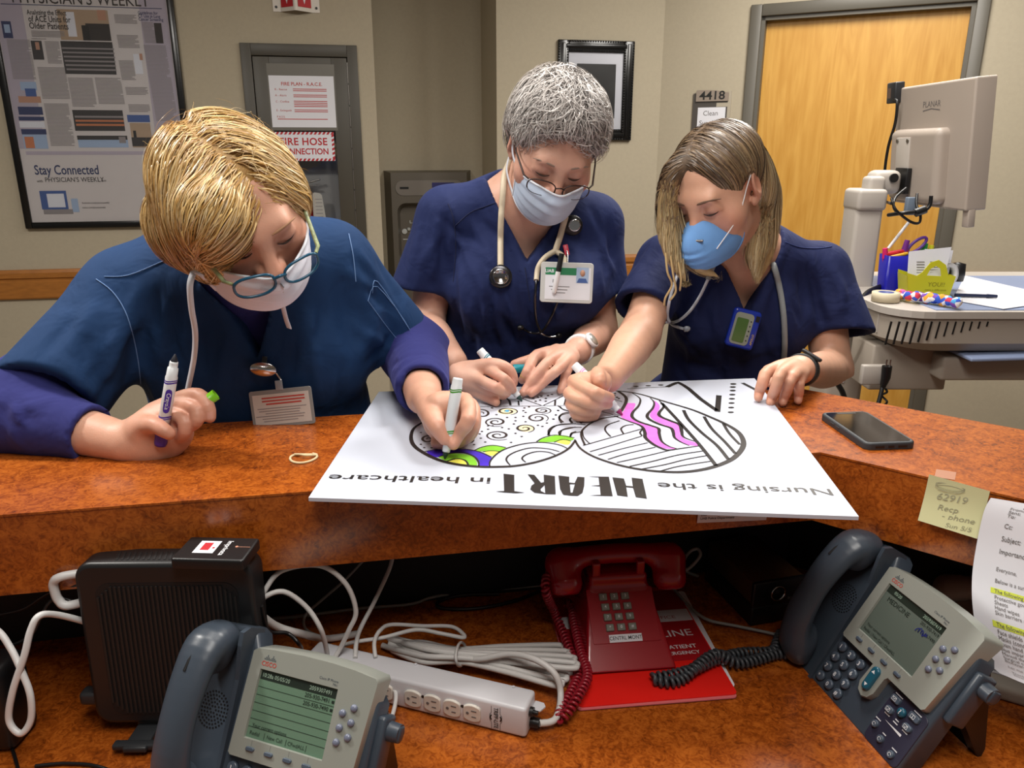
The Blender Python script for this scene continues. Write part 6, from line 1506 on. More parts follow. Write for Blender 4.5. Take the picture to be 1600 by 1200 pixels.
for q in ((985,245,100,33,1,1.8,2.5),(885,340,105,42,-1,1.9,0.4),(905,460,118,45,-1,1.9,0.2),(1255,305,102,42,1,1.7,2.6),(1300,238,85,30,1,1.8,2.9),(1140,398,95,38,1,1.7,3.1),(760,265,85,45,-1,1.8,0.5),(280,495,78,42,1,1.8,3.0),(690,385,62,40,-1,1.6,0.3),(650,500,45,36,-1,1.5,0.3),(300,385,60,36,1,1.6,2.8)): swirl(*q)
dots = MB()
def dot(x, yv, cr, rx, ry):
    P = ug([(x + rx * math.cos(a), yv + ry * math.sin(a)) for a in [2 * math.pi * k / 10 for k in range(10)]], cr)
    if all(inside(p) for p in P): dots.add([(p.x, p.y, PZ + 0.0004) for p in P],[tuple(range(9,-1,-1))])
for (x, yv) in ((1140,215),(1180,205),(1130,240),(1150,255),(1440,238),(1420,278),(1060,300),(1060,330),(985,300),(1045,358),(1130,290),(1150,338),(940,390),(1000,402),(815,375),(815,405),(760,425),(740,447),(750,485),(790,520),(690,542),(855,375),(1060,442),(1115,470),(1020,523),(1260,370),(1300,380),(1400,315),(1340,350),(890,275),(215,435),(215,540),(245,570),(310,572),(850,215),(1215,130),(1240,155),(1180,110),(1280,145),(1330,155),(1290,110),(1350,105),(1210,110),(1260,120),(1330,130),(1385,95)):
    dot(x, yv, A_, 12,5)
for (x, yv) in ((60,258),(42,293),(22,325),(500,140),(520,155),(505,125),(535,165)): dot(x, yv, B_, 10,5)
for (x, yv) in ((1105,101),(1100,133),(1099,170),(1095,212),(1091,255),(1087,300),(1083,347),(1079,396)): dot(x, yv, F_, 33,9)
for (x, yv) in ((350,112),(220,120),(90,127)): dot(x, yv, F_, 30,6)
# angular lines at the far edge
ln([(0,150),(200,140),(440,130)], F_, 0.002, smooth=2); ln([(415,132),(515,88),(545,92),(640,150),(760,255),(935,378)], F_, 0.009, smooth=2); ln([(972,45),(955,220),(940,390)], F_, 0.0095, smooth=1); ln([(1090,38),(1200,90),(1345,165)], F_, 0.008, smooth=1)
lo_ = LN.build('drawn_lines', M_LINE, PB, True); lo_['kind'] = 'stuff'; do_ = dots.build('drawn_dots', M_LINE, PB, True); do_['kind'] = 'stuff'
fill('purple_fill', [(265,605),(330,590),(470,584),(600,585),(720,605),(835,655),(845,668),(822,728),(745,733),(730,690),(690,642),(600,615),(500,617),(420,632),(345,655)], A_, M_PURP)
fill('green_fill', [(372,652),(420,634),(520,621),(620,630),(690,660),(718,724),(645,722),(630,690),(590,670),(520,665),(450,686),(405,672)], A_, M_GRN)
fill('yellow_fill', [(455,690),(500,673),(580,675),(622,700),(622,718),(540,710)], A_, M_YLW)
fill('green_fill', [(700,595),(760,569),(850,553),(970,570),(930,605),(850,596),(770,603)], A_, M_GRN); fill('yellow_fill', [(785,610),(850,601),(912,606),(850,642)], A_, M_YLW)
fill('green_fill', [(1262,515),(1305,487),(1410,461),(1510,462),(1575,482),(1560,505),(1480,496),(1410,518)], A_, M_GRN); fill('yellow_fill', [(1420,517),(1480,501),(1550,512),(1525,543)], A_, M_YLW)
fill('cream_fill', [(985 + 85 * math.cos(a),245 + 27 * math.sin(a)) for a in [k * 0.6283 for k in range(10)]], A_, M_CRM); fill('cream_fill', [(1150 + 75 * math.cos(a),398 + 28 * math.sin(a)) for a in [k * 0.6283 for k in range(10)]], A_, M_CRM)
mb = MB(); P = ug([(985 + 20 * math.cos(a),243 + 9 * math.sin(a)) for a in [k * 0.6283 for k in range(10)]], A_); mb.add([(p.x, p.y, PZ + 0.0006) for p in P],[tuple(range(10))]); mb.build('blue_fill', M_CYN, PB, True)
fill('pink_fill', [(592,205),(628,200),(665,207),(640,270),(640,310),(690,345),(780,375),(840,400),(850,430),(855,480),(900,525),(980,553),(900,556),(820,528),(762,480),(747,420),(700,375),(600,335),(548,300),(580,250)], B_, M_PNK)
fill('pink_fill', [(812,182),(852,215),(850,250),(832,280),(860,310),(930,340),(1000,370),(1020,400),(1012,440),(1050,480),(1130,507),(1148,533),(1060,523),(990,488),(970,440),(950,400),(900,375),(820,340),(777,300),(792,260),(812,220)], B_, M_PNK)
# lettering, read from the far side
def fit_text(mb, txt, S, E, cap, bold=0.0, mi=0):
    vs, fs = text_geo(txt, 1.0, 'LEFT', bold, valign='TOP_BASELINE'); xs_ = [v.x for v in vs]; x0, x1 = min(xs_), max(xs_)
    S3, E3 = on_z(*S, PZ), on_z(*E, PZ); ex = E3 - S3; L_ = ex.length; ex.normalize(); ey = Vector((-ex.y, ex.x, 0))
    mb.add([S3 + ex * ((v.x - x0) / (x1 - x0) * L_) + ey * (v.y / 0.72 * cap) + Vector((0,0,0.0005)) for v in vs], fs, None, mi)
for txt, S, E in (('Nursing is the', (1296,764.5),(1027,754.5)),('in', (767,747),(736,746.5)),('healthcare', (718,746),(516,742))):
    mb = MB(); fit_text(mb, txt, S, E, 0.0205,0.004); mb.build('lettering', M_LINE, PB, True)
for o_, hole in (([(143,110),(232,120),(233,255),(318,268),(240,272),(150,266),(78,258),(148,254)], None),([(345,115),(400,120),(455,185),(480,180),(478,118),(570,130),(577,282),(500,280),(400,268),(366,240),(375,210),(402,190)],[(485,205),(450,238),(455,255),(490,272)]),
                ([(600,125),(690,135),(690,183),(735,188),(760,135),(817,140),(815,210),(800,270),(760,295),(700,293),(640,285),(615,240)],[(695,197),(737,197),(717,268),(702,268)]),([(845,133),(1020,135),(1052,297),(960,295),(855,291),(952,286),(945,215),(868,210),(942,205),(935,140)], None),
                ([(1050,140),(1145,150),(1165,210),(1220,215),(1210,143),(1300,153),(1337,318),(1245,305),(1222,228),(1165,222),(1178,302),(1090,290)], None)):
    P = ug(o_, D_); H_ = ug(hole, D_) if hole else []
    tri = tessellate_polygon([P, H_] if hole else [P]); mb = MB(); mb.add([(p.x, p.y, PZ + 0.0005) for p in P + H_],[tuple(t) for t in tri]); mb.build('heart_letter', M_LINE, PB, True)
# ------------------------------------------------------------------ people: shared builders
def skin_mat(name, rough=0.48):
    m = mat(name, '#c89a84', rough, bump=0.10, bscale=420, var=0.05, vscale=45, attr='col', sss=0.12)
    return m
def cloth_mat(name, col, rough=0.82, sheen=0.12):
    m = bpy.data.materials.new(name); m.use_nodes = True; nt = m.node_tree; N = nt.nodes; L = nt.links; b = N['Principled BSDF']
    b.inputs['Base Color'].default_value = (*lin(col),1); b.inputs['Roughness'].default_value = rough
    b.inputs['Sheen Weight'].default_value = sheen; b.inputs['Sheen Roughness'].default_value = 0.5; b.inputs['Sheen Tint'].default_value = (*[min(1, c * 3 + 0.1) for c in lin(col)],1)
    b.inputs['Specular IOR Level'].default_value = 0.25
    tc = N.new('ShaderNodeTexCoord'); n1_ = N.new('ShaderNodeTexNoise'); n1_.inputs['Scale'].default_value = 14; n1_.inputs['Detail'].default_value = 3; n1_.inputs['Distortion'].default_value = 0.6; L.new(tc.outputs['Object'], n1_.inputs[0])
    w = N.new('ShaderNodeTexNoise'); w.inputs['Scale'].default_value = 900; L.new(tc.outputs['Object'], w.inputs[0])
    b1 = N.new('ShaderNodeBump'); b1.inputs['Strength'].default_value = 0.5; b1.inputs['Distance'].default_value = 0.014; L.new(n1_.outputs[0], b1.inputs['Height'])
    b2 = N.new('ShaderNodeBump'); b2.inputs['Strength'].default_value = 0.15; b2.inputs['Distance'].default_value = 0.0008; L.new(w.outputs[0], b2.inputs['Height']); L.new(b1.outputs[0], b2.inputs['Normal']); L.new(b2.outputs[0], b.inputs['Normal'])
    return m
class Head:
    """head frame: x to the person's right, f forwards, u up"""
    def __init__(s, t, f, u):
        s.t = np.asarray(t, float); f = np.asarray(f, float); f /= np.linalg.norm(f); u = np.asarray(u, float); u = u - f * (u @ f); u /= np.linalg.norm(u)
        s.R = np.stack([np.cross(f, u), f, u],1)
    def __call__(s, x, f, u): return s.t + s.R @ np.array((x, f, u), float)
    def vec(s, x, f, u): return s.R @ np.array((x, f, u), float)
    def loc(s, P): return (P - s.t) @ s.R
def add_head(S, H, wide=1.0, chin=1.0, cran=1.0):
    E = lambda c, r, k=0.015, op='u', rot=None: S.ell(H(*c), r, H.R if rot is None else H.R @ rot, k, op)
    E((0,-0.014,0.032),(0.075 * wide * cran, 0.094 * cran, 0.086 * cran)); E((0,0.028,-0.02),(0.067 * wide, 0.066,0.088),0.03)
    E((0,0.036,-0.075),(0.051 * wide, 0.05,0.046),0.03); E((0,0.066,-0.1 * chin),(0.02,0.02,0.018),0.025)
    S.cone(H(-0.03,0.079,0.016), H(0.03,0.079,0.016),0.013,0.013,0.02)
    E((0.05,0.052,-0.03),(0.02,0.022,0.02),0.03); E((-0.05,0.052,-0.03),(0.02,0.022,0.02),0.03)
    for sx in (-1,1):
        E((sx * 0.032,0.1,0.0),(0.019,0.016,0.012),0.012, 's')
        E((sx * 0.032,0.0775,0.0005),(0.0155,0.0135,0.0125),0.006)
        S.cone(H(sx * 0.046,0.077,-0.0035), H(sx * 0.018,0.0845,-0.0045),0.0035,0.0035,0.004)       # lower edge of the lowered lid
    S.curve([H(0,0.087,0.004), H(0,0.097,-0.014), H(0,0.109,-0.034)],[0.0085,0.0085,0.0125],0.014)
    for sx in (-1,1): E((sx * 0.012,0.097,-0.039),(0.009,0.011,0.009),0.008)
    E((0,0.087,-0.07),(0.024,0.013,0.011),0.012)
    for sx in (-1,1):
        rot = np.array(Matrix.Rotation(sx * -0.35,3, 'Z') @ Matrix.Rotation(-0.2,3, 'X'))
        E((sx * 0.078 * wide, -0.008,-0.004),(0.0075,0.0185,0.031),0.008, 'u', rot)
        E((sx * 0.086 * wide, -0.004,0.002),(0.006,0.0105,0.018),0.005, 's', rot)
        E((sx * 0.074 * wide, 0.002,-0.03),(0.006,0.009,0.010),0.006)
def add_arm(S, sh, el, wr, r=(0.047,0.038,0.041,0.0265), k=0.02):
    sh, el, wr = [np.asarray(p, float) for p in (sh, el, wr)]
    S.curve([sh, sh * 0.5 + el * 0.5, el],[r[0],(r[0] + r[1]) / 2, r[1]], k)
    m = el * 0.72 + wr * 0.28
    S.curve([el, m, el * 0.35 + wr * 0.65, wr],[r[1] * 0.97, r[2],(r[2] + r[3]) / 2 * 0.97, r[3]], k)
def add_fingers(S, fingers, k=0.004):
    """fingers: list of (points, radii)"""
    for pts, rad in fingers: S.curve(pts, rad, k, n=3)
def seg_dist(P, a, b):
    ba = b - a; t = np.clip((P - a) @ ba / max(ba @ ba, 1e-12),0,1); return np.sqrt(((P - a - t[:, None] * ba) ** 2).sum(1)), t
def folds(S, segs):
    """cloth folds: (points on the cloth, width, amp); amp > 0 raises a ridge, < 0 presses a valley"""
    for pts, w, amp in segs:
        A_ = np.asarray(pts, np.float32); a = A_[:-1]; ba = A_[1:] - a; L2 = np.maximum((ba * ba).sum(1),1e-10); m = len(a)
        def fn(P, a=a, ba=ba, L2=L2, m=m, w=w, amp=amp):
            px = P[:, 0:1] - a[:, 0]; py = P[:, 1:2] - a[:, 1]; pz = P[:, 2:3] - a[:, 2]
            t = np.clip((px * ba[:, 0] + py * ba[:, 1] + pz * ba[:, 2]) / L2,0,1)
            d2 = (px - t * ba[:, 0]) ** 2 + (py - t * ba[:, 1]) ** 2 + (pz - t * ba[:, 2]) ** 2
            k = d2.argmin(1); r = np.arange(len(P)); q = (k + t[r, k]) / m
            return -amp * np.exp(-d2[r, k] / (w * w)) * np.sin(np.pi * np.clip(q * 0.94 + 0.03,0,1)) ** 0.7
        c = (A_.min(0) + A_.max(0)) / 2
        S.fn(fn, c, np.sqrt(((A_ - c) ** 2).sum(1)).max() + 2.0 * w, 0.0, 'd')
def col_lerp(a, b, t): return a[None] * (1 - t[:, None]) + b[None] * t[:, None]
def skin_colour(base, H, nails=(), lips='#a86a5e', blush='#c27b66', fingers=(), extra=()):
    B = np.array(lin(base)); BL = np.array(lin(blush)); NL = np.array(lin('#dca99a')) if not isinstance(nails, dict) else np.array(lin('#dca99a'))
    def fn(V):
        c = np.repeat(B[None], len(V),0); q = H.loc(V)
        for ctr, r in (((0.045,0.07,-0.03),0.03),((-0.045,0.07,-0.03),0.03),((0,0.105,-0.03),0.02),((0.08,-0.005,0),0.03),((-0.08,-0.005,0),0.03)):
            t = np.exp(-((q - np.array(ctr)) ** 2).sum(1) / r ** 2) * 0.5; c = c * (1 - t[:, None]) + BL[None] * t[:, None]
        for sx in (-1,1):       # lids tinted darker and redder than the skin around them
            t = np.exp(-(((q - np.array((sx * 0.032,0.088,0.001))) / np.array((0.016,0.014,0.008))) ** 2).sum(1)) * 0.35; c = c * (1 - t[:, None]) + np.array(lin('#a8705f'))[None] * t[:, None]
        for p, r in fingers:
            t = np.exp(-((V - np.asarray(p)) ** 2).sum(1) / r ** 2) * 0.55; c = c * (1 - t[:, None]) + BL[None] * t[:, None]
        for p, r in nails:
            t = (np.sqrt(((V - np.asarray(p)) ** 2).sum(1)) < r) * 0.7; c = c * (1 - t[:, None]) + NL[None] * t[:, None]
        for p, r, hexc in extra:
            t = np.clip(1.6 - np.sqrt(((V - np.asarray(p)) ** 2).sum(1)) / r, 0,1); c = c * (1 - t[:, None]) + np.array(lin(hexc))[None] * t[:, None]
        return c
    return fn
def lid_lines(H, parent, m, wide=1.0, slant=0.0):
    """dark lash line along the lowered lid and a soft eyebrow"""
    for sx in (-1,1):
        mb = MB(); mb.tube([Vector(H(sx * (0.018 + 0.0285 * t),0.0905 - 0.009 * t * t + 0.0015 * math.sin(math.pi * t),-0.0055 - 0.004 * math.sin(math.pi * t) + 0.0015 * t)) for t in [k / 8 for k in range(9)]],[0.0006,0.0010,0.0013,0.0015,0.0016,0.0016,0.0015,0.0012,0.0007],6)
        mb.build('eyelashes', m[0], parent, True)
        mb = MB(); P = []
        for t in [k / 8 for k in range(9)]: P.append(Vector(H(sx * (0.012 + 0.042 * t),0.0945 - 0.016 * t * t, 0.0165 + 0.005 * math.sin(math.pi * t * 0.8) - 0.002 * t)))
        mb.tube(P, [0.0012,0.0022,0.0026,0.0026,0.0024,0.002,0.0017,0.0013,0.0006],6); mb.build('eyebrow', m[1], parent, True)
def strands(name, roots, dirs, vol, m, parent, step, nseg, width, colours, lift=0.002, grav=0.0, wave=0.0, seed=0, stick=1.0, flow=None, taper=0.35, inertia=0.7, lens=None, floor=None):
    """hair strands: ribbons that follow the surface of the hair volume"""
    rng = np.random.default_rng(seed); N_ = len(roots); P = roots.copy(); D = dirs / np.linalg.norm(dirs, axis=1)[:, None]
    path = [P.copy()]; nor = []; e = 0.001
    off = rng.uniform(-0.002, lift, N_); ph = rng.uniform(0,6.28, N_); fr = rng.uniform(0.6,1.5, N_); L = np.ones(N_) if lens is None else lens
    for sidx in range(nseg + 1):
        d = vol.ev(P); G = np.empty_like(P)
        for a in range(3): q = P.copy(); q[:, a] += e; G[:, a] = (vol.ev(q) - d) / e
        G /= np.maximum(np.linalg.norm(G, axis=1),1e-6)[:, None]; nor.append(G.copy())
        if sidx == nseg: break
        if flow is not None: F = flow(P); D = D * inertia + F * (1 - inertia)
        D = D + np.array((0,0,-grav))
        side = np.cross(G, D); D = D + side * (wave * np.sin(ph + fr * sidx * 0.9))[:, None]
        Dt = D - G * (D * G).sum(1)[:, None] * stick; Dt /= np.maximum(np.linalg.norm(Dt, axis=1),1e-6)[:, None]; D = Dt
        P = P + D * (step * L)[:, None]
        d = vol.ev(P); pull = np.clip(d - off, -0.02,0.02) * stick
        P = P - G * pull[:, None]
        path.append(P.copy())
    path = np.stack(path, 1); nor = np.stack(nor, 1)                    # N, K, 3
    T_ = np.gradient(path, axis=1); T_ /= np.maximum(np.linalg.norm(T_, axis=2),1e-7)[:, :, None]
    S_ = np.cross(nor, T_); S_ /= np.maximum(np.linalg.norm(S_, axis=2),1e-6)[:, :, None]
    K = path.shape[1]; ww = width * (rng.uniform(0.6,1.3, N_)[:, None]) * (1 - (1 - taper) * np.linspace(0,1, K)[None] ** 2); tw = rng.uniform(-0.5,0.5, N_)
    S_ = S_ * np.cos(tw)[:, None, None] + nor * np.sin(tw)[:, None, None]
    vs = np.stack([path + S_ * ww[:, :, None] / 2, path - S_ * ww[:, :, None] / 2],2).reshape(-1,3)
    base_ = (np.arange(N_)[:, None] * K + np.arange(K - 1)[None]) * 2
    qs = np.stack([base_, base_ + 1, base_ + 3, base_ + 2],-1).reshape(-1,4)
    ci = rng.integers(0, len(colours[0]), N_); rc = np.array([lin(c) for c in colours[0]])[ci]; tcol = np.array([lin(c) for c in colours[1]])[rng.integers(0, len(colours[1]), N_)]
    t = np.linspace(0,1, K)[None, :, None]; t = np.clip((t - colours[2]) / max(1e-3,1 - colours[2]),0,1) if len(colours) > 2 else t
    cv = rc[:, None] * (1 - t) + tcol[:, None] * t; cv = cv * rng.uniform(0.85,1.12,(N_, 1,1)); cv = np.repeat(cv, 2,1).reshape(N_, K, 2,3) if False else np.repeat(cv[:, :, None, :],2,2)
    cv = cv.reshape(-1,3)
    return np_mesh(name, vs, qs, m, parent, True, colfn=lambda V: cv)
def hair_mat(name, rough=0.38):
    m = mat(name, '#888888', rough, attr='col', spec=0.6); b = m.node_tree.nodes['Principled BSDF']; b.inputs['Anisotropic'].default_value = 0.5; return m
def mask_surgical(name, label, H, cols, top=(-0.020,-0.028), bot=(-0.118,-0.085), half=1.18, out=0.0, wide=1.0, pleats=3):
    """pleated surgical mask wrapped round the lower face, with a folded edge and ties"""
    T = thing(name, label, 'mask', H.t)
    nu, nv = 32,24; G = []
    for j in range(nv + 1):
        v = j / nv
        for i in range(nu + 1):
            s = -1 + 2 * i / nu; a = s * half; c = math.cos(a)
            ut = top[0] + (top[1] - top[0]) * abs(s) ** 1.5; ub = bot[0] + (bot[1] - bot[0]) * abs(s) ** 1.6; u = ut + (ub - ut) * v
            rx = 0.073 * wide - 0.006 * v; fy = 0.064; f0 = 0.028
            bulge = math.sin(math.pi * min(1, v * 1.0)) * 0.012 * (1 - s * s) ; nose = 0.016 * math.exp(-(s / 0.28) ** 2) * (1 - v) ** 0.8 + 0.014 * (1 - s * s) * (1 - v)
            f = f0 + fy * c + bulge + nose + 0.008 * (1 - s * s) + out - 0.012 * v * v * (1 - abs(s))
            pl_ = 0.0
            fr_ = (v * (pleats + 1.2)) % 1.0; pl_ = 0.0055 * (fr_) * (1 - abs(s) ** 3) if 0.1 < v < 0.95 else 0
            x = rx * math.sin(a) * 1.02; G.append(H(x, f + pl_, u))
    N_ = nu + 1; q = [(j * N_ + i, j * N_ + i + 1,(j + 1) * N_ + i + 1,(j + 1) * N_ + i) for j in range(nv) for i in range(nu)]
    o = np_mesh('panel', np.array(G), np.array(q), cols[0], T, True)
    md = o.modifiers.new('th', 'SOLIDIFY'); md.thickness = 0.0016; md.offset = 0
    def edge(idx, r, nm): mb = MB(); mb.tube([Vector(G[k]) for k in idx], r, 6); mb.build(nm, cols[1], T, True)
    edge(list(range(0, N_)),0.0022, 'top_binding'); edge([nv * N_ + i for i in range(N_)],0.002, 'bottom_binding')
    edge([j * N_ for j in range(nv + 1)],0.0026, 'side_binding'); edge([j * N_ + nu for j in range(nv + 1)],0.0026, 'side_binding')
    return T, G, nu, nv
def strap(T, name, pts, w, m, up=None):
    """flat ribbon strap along points"""
    P = catmull(pts, 8); mb = MB(); vs = []; n = len(P)
    for i, p in enumerate(P):
        d = (P[min(i + 1, n - 1)] - P[max(i - 1,0)]).normalized(); s_ = (Vector(up) if up is not None else Vector((0,-0.95,0.3))).cross(d)
        if s_.length < 1e-4: s_ = Vector((1,0,0))
        s_.normalize(); nn = d.cross(s_) * 0.0006; vs += [p + s_ * w / 2 + nn, p - s_ * w / 2 + nn, p + s_ * w / 2 - nn, p - s_ * w / 2 - nn]
    fs = []
    for i in range(n - 1): a = 4 * i; b = a + 4; fs += [(a, a + 1, b + 1, b),(a + 3, a + 2, b + 2, b + 3),(a, b, b + 2, a + 2),(a + 1, a + 3, b + 3, b + 1)]
    mb.add(vs, fs, None, 0, True); return mb.build(name, m, T, True, fix=False)
def glasses(name, label, H, m_rim, m_temple, low=-0.012, lw=0.027, lh=0.017, fwd=0.108, pitch=0.12, rim=0.0014, full=True, dip=0.0):
    T = thing(name, label, 'glasses', H.t)
    for sx in (-1,1):
        P = []
        for k in range(28):
            a = 2 * math.pi * k / 28; ca, sa = math.cos(a), math.sin(a)
            xx = lw * (abs(ca) ** 0.75) * (1 if ca > 0 else -1); zz = lh * (abs(sa) ** 0.8) * (1 if sa > 0 else -1)
            P.append(Vector(H(sx * (0.0335 + xx), fwd - 0.010 * ((0.0335 + xx) / 0.06) ** 2 + zz * pitch, low + zz)))
        if full: mb = MB(); mb.tube(P, rim, 6, closed=True); mb.build('rim', m_rim, T, True)
        else: mb = MB(); mb.tube([P[k % 28] for k in range(-2,17)], rim, 6); mb.build('rim', m_rim, T, True); mb = MB(); mb.tube(P, rim * 0.5,5, closed=True); mb.build('rim_wire', m_rim, T, True)
        mb = MB(); c = sum(P, Vector()) / len(P); mb.add(P + [c],[(k, (k + 1) % 28,28) for k in range(28)], None, 0, True); mb.build('lens', M_LENS, T, True)
        x0 = 0.0335 + lw
        tp = [H(sx * (x0 - 0.001), fwd - 0.012, low + lh * 0.55), H(sx * (x0 + 0.007), fwd - 0.022, low + lh * 0.6), H(sx * 0.0785,0.04, low * 0.3 + 0.008), H(sx * 0.081,-0.002,0.018), H(sx * 0.08,-0.02,0.004)]
        mb = MB(); mb.tube([Vector(p) for p in tp[:4]] + [Vector(tp[4])],[rim * 1.2, rim * 1.5, rim * 1.3, rim * 1.2, rim],6); mb.build('temple', m_temple, T, True)
    mb = MB(); mb.tube(catmull([Vector(H(-0.0085, fwd + 0.001, low + 0.005)), Vector(H(0, fwd + 0.004, low + 0.009)), Vector(H(0.0085, fwd + 0.001, low + 0.005))],4), rim * 1.1,6); mb.build('bridge', m_rim, T, True)
    for sx in (-1,1):
        mb = MB(); mb.tube([Vector(H(sx * 0.0075, fwd - 0.002, low - 0.002)), Vector(H(sx * 0.009, fwd - 0.008, low - 0.006))],[0.0008,0.0025],6); mb.build('nose_pad', M_PANE, T, True)
    return T
def at_len(px, py, A, L, far=False):
    """point on the pixel's ray at distance L from A"""
    d = ray(px, py).normalized(); o = Vector((0,0, CAM_H)) - Vector(A); b = o.dot(d); c = o.dot(o) - L * L; disc = b * b - c
    s_ = math.sqrt(max(disc, 0)); t = -b + (s_ if far else -s_); return Vector((0,0, CAM_H)) + d * t
def at_near(px, py, A, shift=0.0):
    """point on the pixel's ray nearest to A, moved along the ray by shift"""
    d = ray(px, py).normalized(); o = Vector((0,0, CAM_H)); return o + d * ((Vector(A) - o).dot(d) + shift)
def marker(name, label, tip, top, col, tipcol, capped_end=None, text=False, length=0.118, grip=None):
    """white-bodied colouring marker, tip and top given; tapered nib, printed bands"""
    tip = Vector(tip); top = Vector(top); ax = (top - tip).normalized(); top = tip + ax * length
    X = ax.orthogonal().normalized(); view = (Vector((0,0, CAM_H)) - tip); X = (view - ax * view.dot(ax)).normalized(); Yv = ax.cross(X)
    M_ = Matrix(((X.x, Yv.x, ax.x, tip.x),(X.y, Yv.y, ax.y, tip.y),(X.z, Yv.z, ax.z, tip.z),(0,0,0,1)))
    T = thing(name, label, 'marker', M=M_); Ld = length; mw = mat('marker white barrel', '#dfe3e6', 0.35)
    mb = MB(); mb.lathe([(0.0,0.011),(0.0055,0.011),(0.0058,0.014),(0.0058,0.020),(0.0072,0.0205),(0.0075,0.032),(0.0082,0.0335),(0.0082, Ld - 0.012),(0.0076, Ld - 0.011),(0.0074, Ld - 0.002),(0.0066, Ld),(0, Ld)], None, 24); mb.build('barrel', mw, T)
    mb = MB(); mb.lathe([(0.0,0.0),(0.0012,0.0008),(0.0044,0.0085),(0.0048,0.0115),(0,0.0115)], None, 16); mb.build('nib', mat('nib ' + tipcol, tipcol, 0.6), T)
    mp = mat('marker print ' + col, col, 0.4)
    for zc, h_ in ((0.0385,0.0016),(0.0415,0.0022),(Ld - 0.0165,0.0016),(Ld - 0.0195,0.0022)):
        mb = MB(); vs = []; n_ = 24
        for zz in (zc - h_ / 2, zc + h_ / 2):
            for k in range(n_): a = 2 * math.pi * k / n_; vs.append((0.00835 * math.cos(a),0.00835 * math.sin(a), zz + 0.0012 * math.sin(2 * a)))
        mb.add(vs, [(k, (k + 1) % n_, n_ + (k + 1) % n_, n_ + k) for k in range(n_)], None, 0, True); mb.build('printed_band', mp, T)
    if capped_end:
        mb = MB(); mb.lathe([(0.0086, Ld - 0.006),(0.0088, Ld - 0.004),(0.0088, Ld + 0.022),(0.0078, Ld + 0.026),(0, Ld + 0.026)], None, 20); mb.build('posted_cap', mat('cap ' + capped_end, capped_end, 0.35), T)
    if text:
        def wrap(x, yv, r): a = yv / r; return (r * math.cos(a), r * math.sin(a), x)
        ol = [(0.072 + 0.0165 * abs(math.cos(a)) ** 0.6 * (1 if math.cos(a) > 0 else -1),0.0042 * abs(math.sin(a)) ** 0.6 * (1 if math.sin(a) > 0 else -1)) for a in [2 * math.pi * k / 32 for k in range(32)]]
        mb = MB(); rows = []
        for k in range(33):
            s_ = -1 + 2 * k / 32;
            hw = 0.0048 * (1 - abs(s_) ** 6) ** 0.5
            rows.append([wrap(0.068 + s_ * 0.018, hw * q, 0.0084) for q in (-1,-0.5,0,0.5,1)])
        vs = [p for r_ in rows for p in r_]; mb.add(vs, [(k * 5 + j, k * 5 + j + 1,(k + 1) * 5 + j + 1,(k + 1) * 5 + j) for k in range(32) for j in range(4)], None, 0, True); B_ = mb.build('logo_oval', mp, T)
        vs_, fs_ = text_geo('Crayola', 0.0078, bold=0.012); mb = MB(); mb.add([wrap(0.068 + v.x, -v.y, 0.0086) for v in vs_], fs_); mb.build('logo_text', mw, B_)
    return T

def hits(S, pts, lift=0.0, t0=0.85):
    """where the pixels' rays meet a modelled surface (all rays marched together)"""
    d = np.array([ray(*p).normalized() for p in pts]); o = np.array((0,0, CAM_H)); t = np.full(len(pts), t0); live = np.arange(len(pts))
    for _ in range(60):
        e = S.ev(o + d[live] * t[live, None]); go = e > 0.0004; t[live] += np.where(go, np.minimum(e, 0.05) * 0.85,0); live = live[go]
        if len(live) == 0: break
    return [Vector(o + d[i] * (t[i] - lift)) for i in range(len(pts))]
def hit(S, px, py, lift=0.0, t0=0.85): return hits(S, [(px, py)], lift, t0)[0]
def stitch(S, name, pts, m, parent, r=0.0009, lift=0.001, n=4):
    P = catmull([Vector((p[0], p[1],0)) for p in pts], n)
    mb = MB(); mb.tube(hits(S, [(p.x, p.y) for p in P], lift), r, 5); return mb.build(name, m, parent, True, fix=False)
def surf_folds(S, L, n=5, maxlen=0.3):
    """folds whose ends are pixels on the cloth: (x0, y0, x1, y1, width, amp)"""
    px = [(q[0] + (q[2] - q[0]) * k / (n - 1), q[1] + (q[3] - q[1]) * k / (n - 1)) for q in L for k in range(n)]
    H_ = np.array(hits(S, px)).reshape(len(L), n, 3); out = []
    for i, q in enumerate(L):
        st = np.linalg.norm(np.diff(H_[i], axis=0), axis=1)
        if st.max() < 0.06: out.append((H_[i], q[4], q[5]))
    folds(S, out)
def auto_folds(S, boxes, seed):
    """many small soft creases: boxes of (x0, y0, x1, y1, n, angle, spread, length, amp)"""
    r = random.Random(seed); L = []
    for x0, y0, x1, y1, n, ang, spr, ln_, amp in boxes:
        for k in range(n):
            a = math.radians(ang + r.uniform(-spr, spr)); l_ = ln_ * r.uniform(0.6,1.3); x, y_ = r.uniform(x0, x1), r.uniform(y0, y1)
            L.append((x - math.cos(a) * l_ / 2, y_ - math.sin(a) * l_ / 2, x + math.cos(a) * l_ / 2, y_ + math.sin(a) * l_ / 2, r.uniform(0.0055,0.009),1.6 * amp * r.uniform(0.6,1.2) * (1 if k % 2 else -1)))
    surf_folds(S, L)
